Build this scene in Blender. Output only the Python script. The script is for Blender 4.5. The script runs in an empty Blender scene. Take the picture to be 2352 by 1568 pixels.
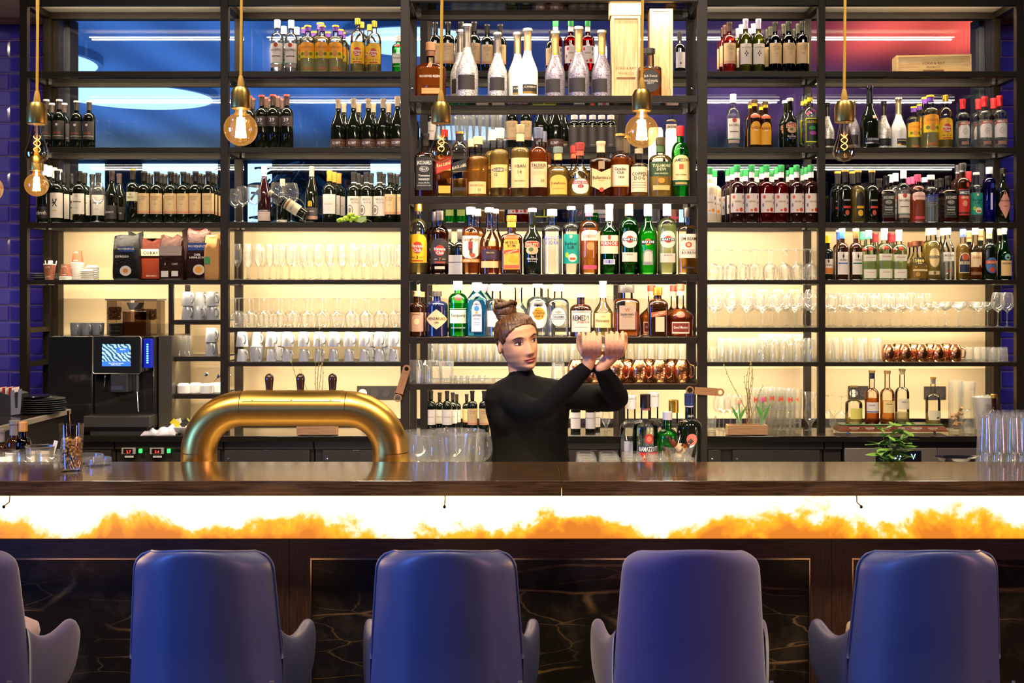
import bpy, math, random
from mathutils import Vector, Matrix
random.seed(7)
sc = bpy.context.scene
col = sc.collection
F, VX, HY, CH = 2654.0, 1200.0, 680.0, 1.72      # focal length in px, vanishing point, camera height

# ---------------------------------------------------------------- camera
cd = bpy.data.cameras.new('camera'); cam = bpy.data.objects.new('camera', cd); col.objects.link(cam)
cam.location = (0, 0, CH); cam.rotation_euler = (math.pi/2, 0, 0)
cd.sensor_width = 36; cd.lens = 36*F/2352
cd.shift_x = -(VX-1176)/2352; cd.shift_y = -(784-HY)/2352
cd.clip_start = .05; cd.clip_end = 100
sc.camera = cam
# ---------------------------------------------------------------- exposure, light paths, world
vs = sc.view_settings; vs.view_transform = 'Standard'; vs.look = 'None'; vs.exposure = 0.0; vs.gamma = 1; vs.use_curve_mapping = False
cy = sc.cycles
cy.max_bounces = 12; cy.diffuse_bounces = 3; cy.glossy_bounces = 5; cy.transmission_bounces = 10; cy.transparent_max_bounces = 40
cy.caustics_reflective = False; cy.caustics_refractive = False; cy.sample_clamp_indirect = 4.0; cy.use_denoising = True
cy.blur_glossy = 0.5
w = bpy.data.worlds.new('world'); sc.world = w; w.use_nodes = True
w.node_tree.nodes['Background'].inputs[0].default_value = (0.02, 0.018, 0.024, 1)
w.node_tree.nodes['Background'].inputs[1].default_value = 1.0

def area(name, loc, rot, sx, sy, power, colour, spread=180):
    l = bpy.data.lights.new(name, 'AREA'); l.shape = 'RECTANGLE'; l.size = sx; l.size_y = sy
    l.energy = power; l.color = colour; l.spread = math.radians(spread)
    o = bpy.data.objects.new(name, l); o.location = loc; o.rotation_euler = rot; col.objects.link(o); return o
def X(x, D): return (x-VX)*D/F
def Z(y, D): return CH-(y-HY)*D/F
WARM = (1, .80, .55)
# room lights: blue cove light on the left of the room, red and purple on the right, warm ceiling spots over the bar
# the room beyond the glass behind the bar has blue, violet and red cove lights; added blue and violet fill lights tint the stools
area('blue_cove_light', (-5.0, 14.5, 3.3), (math.pi, 0, 0), 8, 10, 270, (.10, .33, 1))
area('violet_cove_light', (1.2, 14.0, 3.3), (math.pi, 0, 0), 3, 9, 30, (.16, .20, .8))
area('red_cove_light', (4.6, 12.2, 3.7), (math.pi, 0, 0), 2.2, 1.8, 70, (1, .10, .05))
area('violet_cove_light', (3.6, 17.0, 3.3), (math.pi, 0, 0), 3, 5, 34, (.5, .16, .45))
area('window_daylight', (-6.0, .9, 1.7), (math.radians(90), 0, math.radians(-68)), 1.6, 2.0, 62, (.06, .24, 1), 80)  # this and the next: blue lights added for the stools, no window here
area('window_daylight', (-2.2, -3.5, 2.6), (math.radians(78), 0, math.radians(-22)), .9, 1.2, 22, (.07, .22, 1))
area('violet_stool_fill', (5.4, 1.6, 1.5), (math.radians(90), 0, math.radians(74)), 1.0, 1.6, 20, (1, .50, .62), 90)  # added from the other side to tint the stools, no fixture here
for i, x in enumerate((-2.6, -.9, .9, 2.6)):
    area('ceiling_spot', (x, 2.6, 4.35), (math.radians(42), 0, 0), .3, .3, 42, (1, .84, .64), 100)

# ---------------------------------------------------------------- helpers
ORD = ['first', 'second', 'third', 'fourth', 'fifth', 'sixth', 'seventh', 'eighth', 'ninth', 'tenth', 'eleventh', 'twelfth', 'thirteenth', 'fourteenth', 'fifteenth', 'sixteenth', 'seventeenth', 'eighteenth', 'nineteenth', 'twentieth', 'twenty-first', 'twenty-second', 'twenty-third', 'twenty-fourth', 'twenty-fifth', 'twenty-sixth', 'twenty-seventh']
def lin(c):
    if isinstance(c, str):
        c = [int(c[i:i+2], 16)/255 for i in (1, 3, 5)] if c[0] == '#' else [int(c[i:i+2], 16)/255 for i in (0, 2, 4)]
        c = [x/12.92 if x < .04045 else ((x+.055)/1.055)**2.4 for x in c]
    return tuple(c)[:3]+(1,)
MC = {}
def mat(c, rough=.5, metal=0, key=None, **kw):
    k = key or ('m', str(c), rough, metal, tuple(sorted(kw.items())))
    if k in MC: return MC[k]
    m = bpy.data.materials.new('material'); m.use_nodes = True
    b = m.node_tree.nodes['Principled BSDF']
    b.inputs['Base Color'].default_value = lin(c); b.inputs['Roughness'].default_value = rough; b.inputs['Metallic'].default_value = metal
    for a, v in kw.items():
        b.inputs[{'trans': 'Transmission Weight', 'ior': 'IOR', 'coat': 'Coat Weight', 'em': 'Emission Color', 'es': 'Emission Strength', 'sheen': 'Sheen Weight', 'sub': 'Subsurface Weight', 'aniso': 'Anisotropic', 'alpha': 'Alpha', 'spec': 'Specular IOR Level'}[a]].default_value = lin(v) if a == 'em' else v
    MC[k] = m; return m
def nodes(m):
    nt = m.node_tree
    def N(t, **kw):
        n = nt.nodes.new(t)
        for k, v in kw.items():
            if k[0] == 'i': n.inputs[int(k[1:])].default_value = v
            else: setattr(n, k, v)
        return n
    return nt, N, nt.links.new
def worldco(N, L, tc):
    oi = N('ShaderNodeObjectInfo'); va = N('ShaderNodeVectorMath', operation='ADD'); L(tc.outputs['Object'], va.inputs[0]); L(oi.outputs['Location'], va.inputs[1]); return va.outputs[0]
def thin(tint, edge=.45, key=None, strength=1.0, rough=.0, cap=1.0, milk=0):
    """thin-walled glass: tinted see-through wall that darkens at the rim and mirrors its surroundings"""
    k = ('thin', str(tint), edge, strength, rough, cap, milk)
    if k in MC: return MC[k]
    m = bpy.data.materials.new('glass'); m.use_nodes = True
    nt, N, L = nodes(m); nt.nodes.clear()
    out = N('ShaderNodeOutputMaterial'); mix = N('ShaderNodeMixShader'); tr = N('ShaderNodeBsdfTransparent'); gl = N('ShaderNodeBsdfGlossy')
    gl.inputs['Roughness'].default_value = .03+rough; gl.inputs['Color'].default_value = (1, 1, 1, 1)
    lw = N('ShaderNodeLayerWeight'); lw.inputs['Blend'].default_value = .22
    cr = N('ShaderNodeMix', data_type='RGBA'); t = lin(tint)
    cr.inputs[6].default_value = t; cr.inputs[7].default_value = (t[0]*edge, t[1]*edge**1.15, t[2]*edge**1.5, 1)
    L(lw.outputs['Facing'], cr.inputs[0]); L(cr.outputs[2], tr.inputs['Color'])
    fr = N('ShaderNodeFresnel'); fr.inputs[0].default_value = 1.5
    mu = N('ShaderNodeMath', operation='MULTIPLY', use_clamp=True); mu.inputs[1].default_value = 1.25*strength
    mn = N('ShaderNodeMath', operation='MINIMUM'); mn.inputs[1].default_value = cap
    L(fr.outputs[0], mu.inputs[0]); L(mu.outputs[0], mn.inputs[0]); L(mn.outputs[0], mix.inputs[0]); L(tr.outputs[0], mix.inputs[1]); L(gl.outputs[0], mix.inputs[2])
    if milk:
        df = N('ShaderNodeBsdfTranslucent'); d2 = N('ShaderNodeBsdfDiffuse'); ad = N('ShaderNodeAddShader'); mm = N('ShaderNodeMixShader'); mm.inputs[0].default_value = milk
        L(df.outputs[0], ad.inputs[0]); L(d2.outputs[0], ad.inputs[1]); L(mix.outputs[0], mm.inputs[1]); L(ad.outputs[0], mm.inputs[2]); L(mm.outputs[0], out.inputs['Surface'])
    else: L(mix.outputs[0], out.inputs['Surface'])
    MC[k] = m; return m

class MB:
    def __init__(s): s.v = []; s.f = []; s.m = []; s.mats = []
    def mi(s, m):
        if m not in s.mats: s.mats.append(m)
        return s.mats.index(m)
    def face(s, idx, m): s.f.append(tuple(idx)); s.m.append(m)
    def box(s, x0, x1, y0, y1, z0, z1, m=None):
        mi = s.mi(m); b = len(s.v)
        s.v += [(x, y, z) for z in (z0, z1) for y in (y0, y1) for x in (x0, x1)]
        for q in ((0, 2, 3, 1), (4, 5, 7, 6), (0, 1, 5, 4), (2, 6, 7, 3), (0, 4, 6, 2), (1, 3, 7, 5)): s.face([b+i for i in q], mi)
        return s
    def rings(s, rings, m=None, cap0=True, cap1=True, flip=False):
        """rings: list of equal-length closed point loops"""
        mi = s.mi(m) if not callable(m) else None
        n = len(rings[0]); b = len(s.v)
        for r in rings: s.v += r
        for i in range(len(rings)-1):
            mm = mi if mi is not None else s.mi(m(i))
            for j in range(n):
                k = (j+1) % n
                q = [b+i*n+j, b+i*n+k, b+(i+1)*n+k, b+(i+1)*n+j]
                s.face(q[::-1] if flip else q, mm)
        m0 = mi if mi is not None else s.mi(m(0)); m1 = mi if mi is not None else s.mi(m(len(rings)-2))
        if cap0: s.face([b+j for j in range(n)][::-1], m0)
        if cap1: s.face([b+(len(rings)-1)*n+j for j in range(n)], m1)
        return s
    def lathe(s, prof, n=20, m=None, c=(0, 0, 0), cap0=True, cap1=True):
        """prof: (z, r) or (z, rx, ry, p)"""
        R = []
        for p in prof:
            z, rx = p[0], p[1]; ry = p[2] if len(p) > 2 else rx; e = p[3] if len(p) > 3 else 2
            r = []
            for j in range(n):
                a = 2*math.pi*(j+.5)/n; ca, sa = math.cos(a), math.sin(a)
                if e != 2:
                    ca = math.copysign(abs(ca)**(2/e), ca); sa = math.copysign(abs(sa)**(2/e), sa)
                r.append((c[0]+rx*ca, c[1]+ry*sa, c[2]+z))
            R.append(r)
        return s.rings(R, m, cap0, cap1)
    def tube(s, pts, r, n=10, m=None, cap=True, flat=1.0):
        pts = [Vector(p) for p in pts]; R = []; up = None
        for i, p in enumerate(pts):
            t = (pts[min(i+1, len(pts)-1)]-pts[max(i-1, 0)]).normalized()
            if up is None:
                up = Vector((0, 0, 1)) if abs(t.z) < .9 else Vector((0, 1, 0))
            a = t.cross(up).normalized(); bb = a.cross(t).normalized(); up = bb
            rr = r[i] if isinstance(r, (list, tuple)) else r
            R.append([tuple(p+a*math.cos(2*math.pi*j/n)*rr+bb*math.sin(2*math.pi*j/n)*rr*flat) for j in range(n)])
        return s.rings(R, m, cap, cap, flip=True)
    def sphere(s, c, rx, ry=None, rz=None, m=None, n=14, k=9):
        ry = ry or rx; rz = rz or rx
        return s.lathe([(-rz*math.cos(math.pi*(i+.02)/(k+.04)), max(1e-4, rx*math.sin(math.pi*(i+.02)/(k+.04))), max(1e-4, ry*math.sin(math.pi*(i+.02)/(k+.04))), 2) for i in range(k+1)], n, m, c)
    def prism(s, out, y0, y1, m=None, plane='xz'):
        """closed 2-D outline extruded along y (plane xz) or z (plane xy)"""
        mk = (lambda p, t: (p[0], t, p[1])) if plane == 'xz' else (lambda p, t: (p[0], p[1], t))
        return s.rings([[mk(p, y0) for p in out], [mk(p, y1) for p in out]], m, flip=(plane == 'xz'))
    def mesh(s, name, ang=32):
        me = bpy.data.meshes.new(name); me.from_pydata(s.v, [], s.f)
        for m in s.mats: me.materials.append(m if m else mat('808080'))
        me.polygons.foreach_set('material_index', s.m)
        me.polygons.foreach_set('use_smooth', [True]*len(s.f))
        me.update()
        if ang < 180: me.set_sharp_from_angle(angle=math.radians(ang))
        return me
    def build(s, name, parent=None, loc=None, ang=32, label=None, bevel=0):
        o = bpy.data.objects.new(name, s.mesh(name, ang)); col.objects.link(o)
        if parent: o.parent = parent
        if loc: o.location = loc
        if label: o['label'] = label
        if bevel:
            bv = o.modifiers.new('bevel', 'BEVEL'); bv.width = bevel; bv.segments = 2; bv.limit_method = 'ANGLE'; bv.harden_normals = True
        return o
def put(name, mesh, parent=None, loc=None, label=None):
    o = bpy.data.objects.new(name, mesh); col.objects.link(o); o.parent = parent
    if loc: o.location = loc
    if label: o['label'] = label
    return o
def thing(name, label, cat, loc=(0, 0, 0), rz=0, group=None):
    o = bpy.data.objects.new(name, None); col.objects.link(o); o.location = loc; o.rotation_euler = (0, 0, rz)
    o['label'] = label; o['category'] = cat
    if group: o['group'] = group
    return o
def tag(o, label, cat, group=None):
    o['label'] = label; o['category'] = cat
    if group: o['group'] = group
    return o
def struct(o): o['kind'] = 'structure'; return o
def bx(name, x0, x1, y0, y1, z0, z1, m, parent=None, bevel=0, label=None):
    c = ((x0+x1)/2, (y0+y1)/2, (z0+z1)/2)
    mb = MB().box(x0-c[0], x1-c[0], y0-c[1], y1-c[1], z0-c[2], z1-c[2], m)
    return mb.build(name, parent, c, bevel=bevel, label=label)

# flat lettering, cached per string
TX = {}
def textgeo(t, bold=.012):
    if (t, bold) not in TX:
        c = bpy.data.curves.new('t', 'FONT'); c.body = t; c.resolution_u = 1; c.offset = bold
        o = bpy.data.objects.new('t', c); me = bpy.data.meshes.new_from_object(o)
        vs_ = [(v.co.x, v.co.y) for v in me.vertices]; fs = [tuple(p.vertices) for p in me.polygons]
        bpy.data.objects.remove(o); bpy.data.meshes.remove(me); bpy.data.curves.remove(c)
        x0 = min(v[0] for v in vs_); x1 = max(v[0] for v in vs_); cx = (x0+x1)/2
        TX[(t, bold)] = ([(x-cx, y-.35) for x, y in vs_], fs, x1-x0)
    return TX[(t, bold)]
def text_flat(mb, t, loc, maxw, h, m, u=(1, 0, 0), v=(0, 0, 1), bold=.012):
    vs_, fs, wd = textgeo(t, bold); k = min(h/.72, maxw/wd); kx = k; b = len(mb.v); mi = mb.mi(m)
    kx = min(maxw/wd, k)
    for x, y in vs_: mb.v.append(tuple(loc[i]+u[i]*x*kx+v[i]*y*k for i in range(3)))
    for f in fs: mb.face([b+i for i in f], mi)
# ================================================================ setting
CZ = .873
DF, DB, DM = 7.20, 7.55, 7.70      # front of back shelving, its rear frame, mirror plane
def steel():
    m = mat((.013, .0078, .004), .5, 0, key='steel', spec=.25); return m
STEEL = steel()
def wavyceil():
    m = bpy.data.materials.new('painted ceiling'); m.use_nodes = True; nt, N, L = nodes(m)
    b = nt.nodes['Principled BSDF']; b.inputs['Roughness'].default_value = .7
    tc = N('ShaderNodeTexCoord'); wv = N('ShaderNodeTexWave'); wv.inputs['Scale'].default_value = .28; wv.inputs['Distortion'].default_value = 5; wv.inputs['Detail'].default_value = 0; wv.inputs['Detail Scale'].default_value = .3
    L(tc.outputs['Object'], wv.inputs['Vector'])
    r = N('ShaderNodeValToRGB'); r.color_ramp.elements[0].color = (.34, .36, .40, 1); r.color_ramp.elements[1].color = (.62, .64, .68, 1)
    L(wv.outputs['Fac'], r.inputs[0]); L(r.outputs[0], b.inputs['Base Color']); return m
CEIL = wavyceil()
struct(bx('floor', -10.2, 10.2, -8.2, 23.6, -.1, 0, mat((.05, .035, .025), .35)))
struct(bx('ceiling', -10.2, 10.2, -8.2, 7.15, 4.5, 4.6, mat((.16, .15, .15), .8)))
struct(bx('ceiling', -10.2, 10.2, 7.96, 23.6, 4.5, 4.6, CEIL))
struct(bx('trim_1', -10.2, 10.2, 7.15, 7.9, 3.60, 4.6, mat((.72, .58, .46), .7)))
struct(bx('wall_left', -10.3, -10.2, -8.2, 23.6, -.1, 4.6, mat((.12, .12, .16), .7)))
struct(bx('wall_right', 10.2, 10.3, -8.2, 23.6, -.1, 4.6, mat((.30, .10, .10), .7)))
struct(bx('wall_rear', -10.3, 10.3, -8.3, -8.2, -.1, 4.6, mat((.05, .06, .09), .7)))
struct(bx('trim_2', -3.66, -3.535, 7.60, 7.80, 0, 3.6, mat((.75, .70, .66), .6), bevel=.004))
struct(bx('wall_far', -10.3, 10.3, 23.6, 23.7, -.1, 4.6, mat((.05, .07, .13), .7)))
# bright windows in the far wall of the room beyond the glass
WEM = mat((.3, .5, .8), .5, 0, em=(.55, .78, 1.0), es=2.2); WFR = mat((.03, .03, .04), .5)
for i, (x0, x1) in enumerate(((-9.9, -8.5), (-7.75, -6.2), (-5.6, -5.1), (-3.1, -2.45), (3.0, 3.5))):
    wn = struct(bx('window_%d' % (i+1), x0, x1, 23.57, 23.59, 1.0, 4.42, WEM))
    for a, b_ in ((x0-.06, x0), (x1, x1+.06)):
        fo = bx('window_frame', a, b_, 23.52, 23.6, .94, 4.48, WFR); fo.parent = wn; fo.matrix_parent_inverse = Matrix.Translation(-wn.location)
# round ceiling lamps of the room
for x, y, r in ((-5.85, 13.2, 1.0), (-5.2, 15.6, 1.05), (-1.15, 12.2, .75), (-1.0, 19.0, .9)):
    t = tag(MB().lathe([(-.10, r), (0, r), (0, r*.98)], 48, mat((.3, .35, .4), .5)).lathe([(-.104, r*.94), (-.102, r*.94)], 48, mat((.5, .7, .9), .5, 0, em=(.62, .80, 1.0), es=1.5)).build('ceiling_lamp', None, (x, y, 4.5)), 'round flat ceiling lamp of the blue room beyond the glass', 'lamp', 'round ceiling lamps of the room')

# tiled back wall with separate bevelled blue tiles beside and through the outer bays
GROUT = mat((.42, .30, .26), .8)
wb = MB()
for q in ((-10.2, X(147, 7.7), 0, 3.6), (X(2262, 7.7), 10.2, 0, 3.6), (X(147, 7.7), X(2262, 7.7), 0, Z(524, 7.7))): wb.box(q[0], q[1], -.075, .075, q[2]-1.8, q[3]-1.8, GROUT)
wb = struct(wb.build('wall_back', None, (0, 7.875, 1.8)))
def tile_mesh(w, h, sd):
    rnd = random.Random(sd); c = (.030+.012*rnd.random(), .022+.008*rnd.random(), .27+.09*rnd.random())
    m = mat(tuple(round(q, 3) for q in c), .12, 0, coat=.6)
    b = .012; d = .008
    mb = MB(); mb.rings([[(x, y, z) for x, z in ((-w/2+k, -h/2+k), (w/2-k, -h/2+k), (w/2-k, h/2-k), (-w/2+k, h/2-k))] for k, y in ((0, .004), (0, 0), (b, -d))], m, cap0=False)
    return mb.mesh('tile', 20)
TW, TH, TG = .226, .1115, .004
TM = [[tile_mesh(TW-TG, TH-TG, i) for i in range(5)], [tile_mesh(TW/2-TG, TH-TG, i+9) for i in range(3)]]
tn = 0
for side in (-1, 1):
    for r in range(31):
        z = 3.555-TH*(r+.5)
        if z < .12: break
        off = TW/2*(r % 2)
        for k in range(-1, 3):
            x = side*3.385+(-1 if side < 0 else 1)*(-.155+TW*k)+side*off
            if abs(x) > 3.64 and side < 0: continue
            if abs(x) > 3.75 or abs(x) < 2.94: continue
            if abs(x)-TW/2 < 3.057:
                x = side*(abs(x)+TW/4)
                if abs(x)-TW/4 < 3.05: continue
                put('tile', TM[1][tn % 3], wb, (x, 7.795-7.875, z-1.8)); tn += 1; continue
            put('tile', TM[0][tn % 5], wb, (x, 7.795-7.875, z-1.8)); tn += 1
wb_off = None

# mirror and lit cream panel behind the shelving
XM0, XM1 = X(147, DM), X(2262, DM)
MIR = thin((.80, .88, .95), .8, strength=1.3)
ZM = Z(524, DM)
xs_b = [XM0]+[X(x, DM) for x in (515, 973, 1428, 1888)]+[XM1]
for i in range(5):
    mo = bx('window_pane', xs_b[i]+.001, xs_b[i+1]-.001, DM, DM+.001, ZM, Z(38, DM), MIR)
    tag(mo, 'glass pane behind the upper shelves towards the blue room, %s bay from the coffee machine end' % ORD[i], 'glass pane', 'glass panes of the back bar')
def cream():
    m = bpy.data.materials.new('brushed cream laminate'); m.use_nodes = True; nt, N, L = nodes(m); b = nt.nodes['Principled BSDF']
    tc = N('ShaderNodeTexCoord'); mp = N('ShaderNodeMapping'); mp.inputs['Scale'].default_value = (.5, 1, 60); ns = N('ShaderNodeTexNoise'); ns.inputs['Scale'].default_value = 3
    r = N('ShaderNodeValToRGB'); r.color_ramp.elements[0].color = (.62, .47, .27, 1); r.color_ramp.elements[1].color = (.70, .55, .34, 1)
    L(tc.outputs['Object'], mp.inputs[0]); L(mp.outputs[0], ns.inputs[0]); L(ns.outputs[0], r.inputs[0]); L(r.outputs[0], b.inputs['Base Color']); b.inputs['Roughness'].default_value = .42
    return m
CREAM = cream()
XP0, XP1 = X(125, DM), X(2285, DM)
xp = [XP0]+xs_b[1:-1]+[XP1]
for i in range(5):
    po = bx('back_panel', xp[i]+.001, xp[i+1]-.001, DM, DM+.01, .905, ZM-.004, CREAM)
    tag(po, 'cream brushed splashback panel behind the lower shelves, %s bay from the coffee machine end' % ('first', 'second', 'third', 'fourth', 'fifth')[i], 'panel', 'cream panels of the back bar')

# ---------------------------------------------------------------- back shelving
GLS = thin((.86, .93, .90), .5)
LED = mat((1, .9, .7), .5, 0, em=(1, .88, .68), es=16)
CLIP = mat((.6, .6, .6), .2, 1)
LEV = [(163, 176), (338, 350), (510, 523), (642, 652), (752, 762), (831, 841)]
LZ = [Z(a, DF) for a, b in LEV]
def hbeam(par, name, x0, x1, y0, y1, z0, z1): return bx(name, x0, x1, y0, y1, z0, z1, STEEL, par, bevel=.0015)
back = thing('shelving', 'tall dark steel shelving with glass shelves before glass panes and a cream back wall', 'shelving')
PX = [(45, 62), (506, 524), (965, 982), (1420, 1436), (1880, 1896), (2335, 2352)]
PP = [(X(a, DF), X(b, DF)) for a, b in PX]
ZT = Z(12, DF)
for a, b in PP:
    hbeam(back, 'post', a, b, DF, DF+.045, CZ+.0005, ZT+.05)
    hbeam(back, 'post', a, b, DB, DB+.045, CZ+.0005, ZT+.05)
    bx('side_rail', a, b, DF+.046, DB-.001, ZT, ZT+.04, STEEL, back)
    for z in LZ: bx('side_rail', a, b, DF+.046, DB-.001, z-.034, z-.002, STEEL, back)
for a, b in ((127, 146), (2263, 2283)): bx('frame_post', X(a, 7.69), X(b, 7.69), 7.60, 7.69, CZ+.0005, ZT+.05, STEEL, back)
STRIP = []
for i in range(5):
    x0, x1 = PP[i][1]+.001, PP[i+1][0]-.001
    hbeam(back, 'beam', x0, x1, DF, DF+.04, ZT, ZT+.05)
    hbeam(back, 'beam', x0, x1, DB, DB+.04, ZT, ZT+.04)
    bx('top_panel', x0, x1, DF+.041, DB-.001, ZT+.042, ZT+.048, mat((.75, .68, .58), .6), back)
    levels = [ZT]+[z-(b-a)*DF/F for z, (a, b) in zip(LZ, LEV)]
    for k, z in enumerate(LZ):
        th = (LEV[k][1]-LEV[k][0])*DF/F
        xa, xb = x0, x1
        if i == 0 and k >= 4:
            continue
        hbeam(back, 'beam', xa, xb, DF, DF+.03, z-th, z-.001)
        hbeam(back, 'beam', xa, xb, DB, DB+.03, z-th, z-.001)
        bx('glass_shelf', xa, xb, DF+.031, DB-.002, z-.009, z-.001, GLS, back)
        for xx in (xa+.02, xb-.02): bx('shelf_clip', xx-.01, xx+.01, DB-.05, DB-.002, z-.03, z-.010, CLIP, back)
    for k, zb in enumerate(levels):
        if i == 0 and k >= 5: continue
        xa, xb = x0, x1
        bx('led_strip', xa+.03, xb-.03, DF+.042, DF+.050, zb+.012, zb+.018, LED, back)
        P = 8.0 if k < 3 else (11 if k == 3 else 8.5)
        if i == 0 and k >= 4: P *= .8
        if k == 0: area('shelf_light', ((xa+xb)/2, DF+.10, zb+.012), (math.radians(180), 0, 0), xb-xa-.1, .02, 6, WARM, 170)  # extra upward light added to brighten the top panel, no strip of its own
        area('shelf_light', ((xa+xb)/2, DF+.046, zb-.001), (math.radians(28), 0, 0), xb-xa-.1, .012, P, WARM, 170)
# little rack in the first bay beside the coffee machine
xs0, xs1 = X(387, DF), X(397, DF)
rack = thing('rack', 'small steel side rack of short shelves beside the coffee machine', 'rack')
bx('post', xs0, xs1, DF, DF+.03, CZ+.0005, LZ[3]-.03, STEEL, rack); bx('post', xs0, xs1, DB, DB+.03, CZ+.0005, LZ[3]-.03, STEEL, rack)
SZ = [Z(y, DF) for y in (735, 819, 905)]
for z in SZ:
    bx('beam', xs1+.001, PP[1][0]-.001, DF, DF+.03, z-.028, z, STEEL, rack); bx('glass_shelf', xs1+.001, PP[1][0]-.001, DF+.031, DB, z-.008, z, mat((.05, .045, .04), .3), rack)
    bx('side_rail', xs0, xs1, DF+.031, DB-.001, z-.028, z-.001, STEEL, rack)
    area('shelf_light', (X(452, DF), DF+.05, z-.03), (math.radians(30), 0, 0), .25, .012, 1.6, WARM, 170)

# ---------------------------------------------------------------- rear worktop and cabinets
def granite():
    m = bpy.data.materials.new('black granite'); m.use_nodes = True; nt, N, L = nodes(m); b = nt.nodes['Principled BSDF']
    vo = N('ShaderNodeTexVoronoi'); vo.inputs['Scale'].default_value = 260; tc = N('ShaderNodeTexCoord'); L(tc.outputs['Object'], vo.inputs[0])
    r = N('ShaderNodeValToRGB'); r.color_ramp.elements[0].color = (.16, .13, .10, 1); r.color_ramp.elements[0].position = 0; r.color_ramp.elements[1].color = (.012, .010, .008, 1); r.color_ramp.elements[1].position = .22
    L(vo.outputs['Distance'], r.inputs[0]); L(r.outputs[0], b.inputs['Base Color']); b.inputs['Roughness'].default_value = .08; return m
GRAN = granite(); CZ = .873
ct = bx('worktop', X(62, DF), X(2352, 7.0)+.3, 7.00, DM-.002, CZ-.035, CZ, GRAN, bevel=.003); tag(ct, 'long black speckled granite worktop under the back shelving', 'worktop')
CAB = mat((.022, .018, .015), .35); CABD = mat((.028, .023, .019), .4)
def cabinet(px0, px1, lab, doors=(), keys=True, vents=False):
    x0, x1 = X(px0, 7.05), X(px1, 7.05)
    t = thing('cabinet', lab, 'cabinet', ((x0+x1)/2, 7.05, 0)); w2 = (x1-x0)/2-.002
    bx('body', -w2, w2, .03, .60, 0, CZ-.037, CAB, t); bx('top_rail', -w2, w2, .0, .029, CZ-.085, CZ-.038, CAB, t)
    if doors:
        for a, b in doors:
            xa, xb = X(a, 7.05)-(x0+x1)/2, X(b, 7.05)-(x0+x1)/2
            d = bx('drawer', xa, xb, -.012, .029, .40, CZ-.09, CABD, t, bevel=.002)
            cx = (xa+xb)/2; hn = bx('handle', cx-.02, cx+.02, -.02, -.013, CZ-.093, CZ-.088, mat((.4, .36, .3), .3, 1), t)
            if keys: MB().lathe([(0, .008), (.006, .008), (.007, .004)], 12, CLIP).build('lock', t, (xa+.025, -.013, CZ-.145)).rotation_euler = (math.radians(90), 0, 0)
    return t
c1 = cabinet(190, 262, 'dark narrow cabinet front below the coffee machine, beside the red displays', ((195, 256),), False)
c2 = cabinet(264, 420, 'dark fridge panel with two red temperature displays and green switches')
c2x = (X(264, 7.05)+X(420, 7.05))/2
for k, (px, tx) in enumerate(((296, '2.7'), (361, '5.4'))):
    xc = X(px, 7.04)-c2x; zc = Z(1035, 7.04)
    dp = bx('display', xc-.042, xc+.042, -.022, -.004, zc-.02, zc+.02, mat((.35, .33, .30), .4), c2, bevel=.003)
    mb = MB().box(-.028, .028, -.013, -.011, -.014, .014, mat((.01, .005, .005), .2)); text_flat(mb, tx, (.004, -.0135, -.003), .034, .016, mat((1, .05, .03), .5, 0, em=(1, .04, .02), es=3), bold=.02); mb.build('screen', dp)
    xg = X(px+27, 7.04)-c2x; bx('switch', xg-.010, xg+.010, -.02, -.004, zc-.013, zc+.013, mat((.05, .9, .2), .4, 0, em=(.04, .8, .15), es=1.2), c2, bevel=.003)
    mb = MB().box(xc-.026, xc+.026, -.006, -.003, zc-.042, zc-.029, mat('e8e4dc')); text_flat(mb, 'KUEHLUNG', (xc, -.0065, zc-.036), .04, .007, mat('404040')); mb.build('sticker', c2)
cabinet(422, 512, 'dark cabinet front seen behind the left leg of the brass beer tower', ((430, 506),))
cabinet(514, 720, 'wide dark drawer cabinet seen under the arch of the brass beer tower', ((516, 712),))
cabinet(722, 900, 'dark drawer cabinet with two metal locks under the brass arch', ((742, 896),))
cabinet(902, 1300, 'dark cabinet front mostly behind the bartender and the stemware', ((906, 1100), (1104, 1296)))
cabinet(1302, 1424, 'grey edged cabinet door behind the upturned tumblers', ((1306, 1420),), False)
cabinet(1426, 1620, 'dark cabinet behind the aperitif bottles on the working shelf', ((1430, 1612),))
cabinet(1622, 1892, 'dark drawer cabinet under the tulip box, with two metal locks', ((1626, 1655), (1682, 1882)))
cabinet(1894, 1935, 'narrow dark cabinet strip beside the glass washer', ())

# ---------------------------------------------------------------- centre shelving, standing nearer
DC, DCB = 5.33, 5.68
cen = thing('shelving', 'freestanding dark steel centre rack crowded with spirits, in front of the back shelving', 'shelving')
LEVC = [(-13, 3), (219, 234), (450, 467), (629, 645), (774, 789), (881, 895)]
LZC = [Z(a, DC) for a, b in LEVC]
PC = [(X(920, DC), X(940, DC)), (X(1603, DC), X(1625, DC))]
for a, b in PC:
    hbeam(cen, 'post', a, b, DC, DC+.04, 0, 4.495); hbeam(cen, 'post', a, b, DCB, DCB+.04, 0, 4.495)
    for z in LZC: bx('side_rail', a+.006, b-.006, DC+.041, DCB-.001, z-.032, z-.001, STEEL, cen)
for z in (2.74, 2.62): 
    for a, b in PC: MB().lathe([(0, .006), (.003, .005), (.0045, .002)], 10, CLIP).build('screw', cen, ((a+b)/2, DCB-.0005, z)).rotation_euler = (math.radians(90), 0, 0)
x0, x1 = PC[0][1]+.001, PC[1][0]-.001
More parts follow.
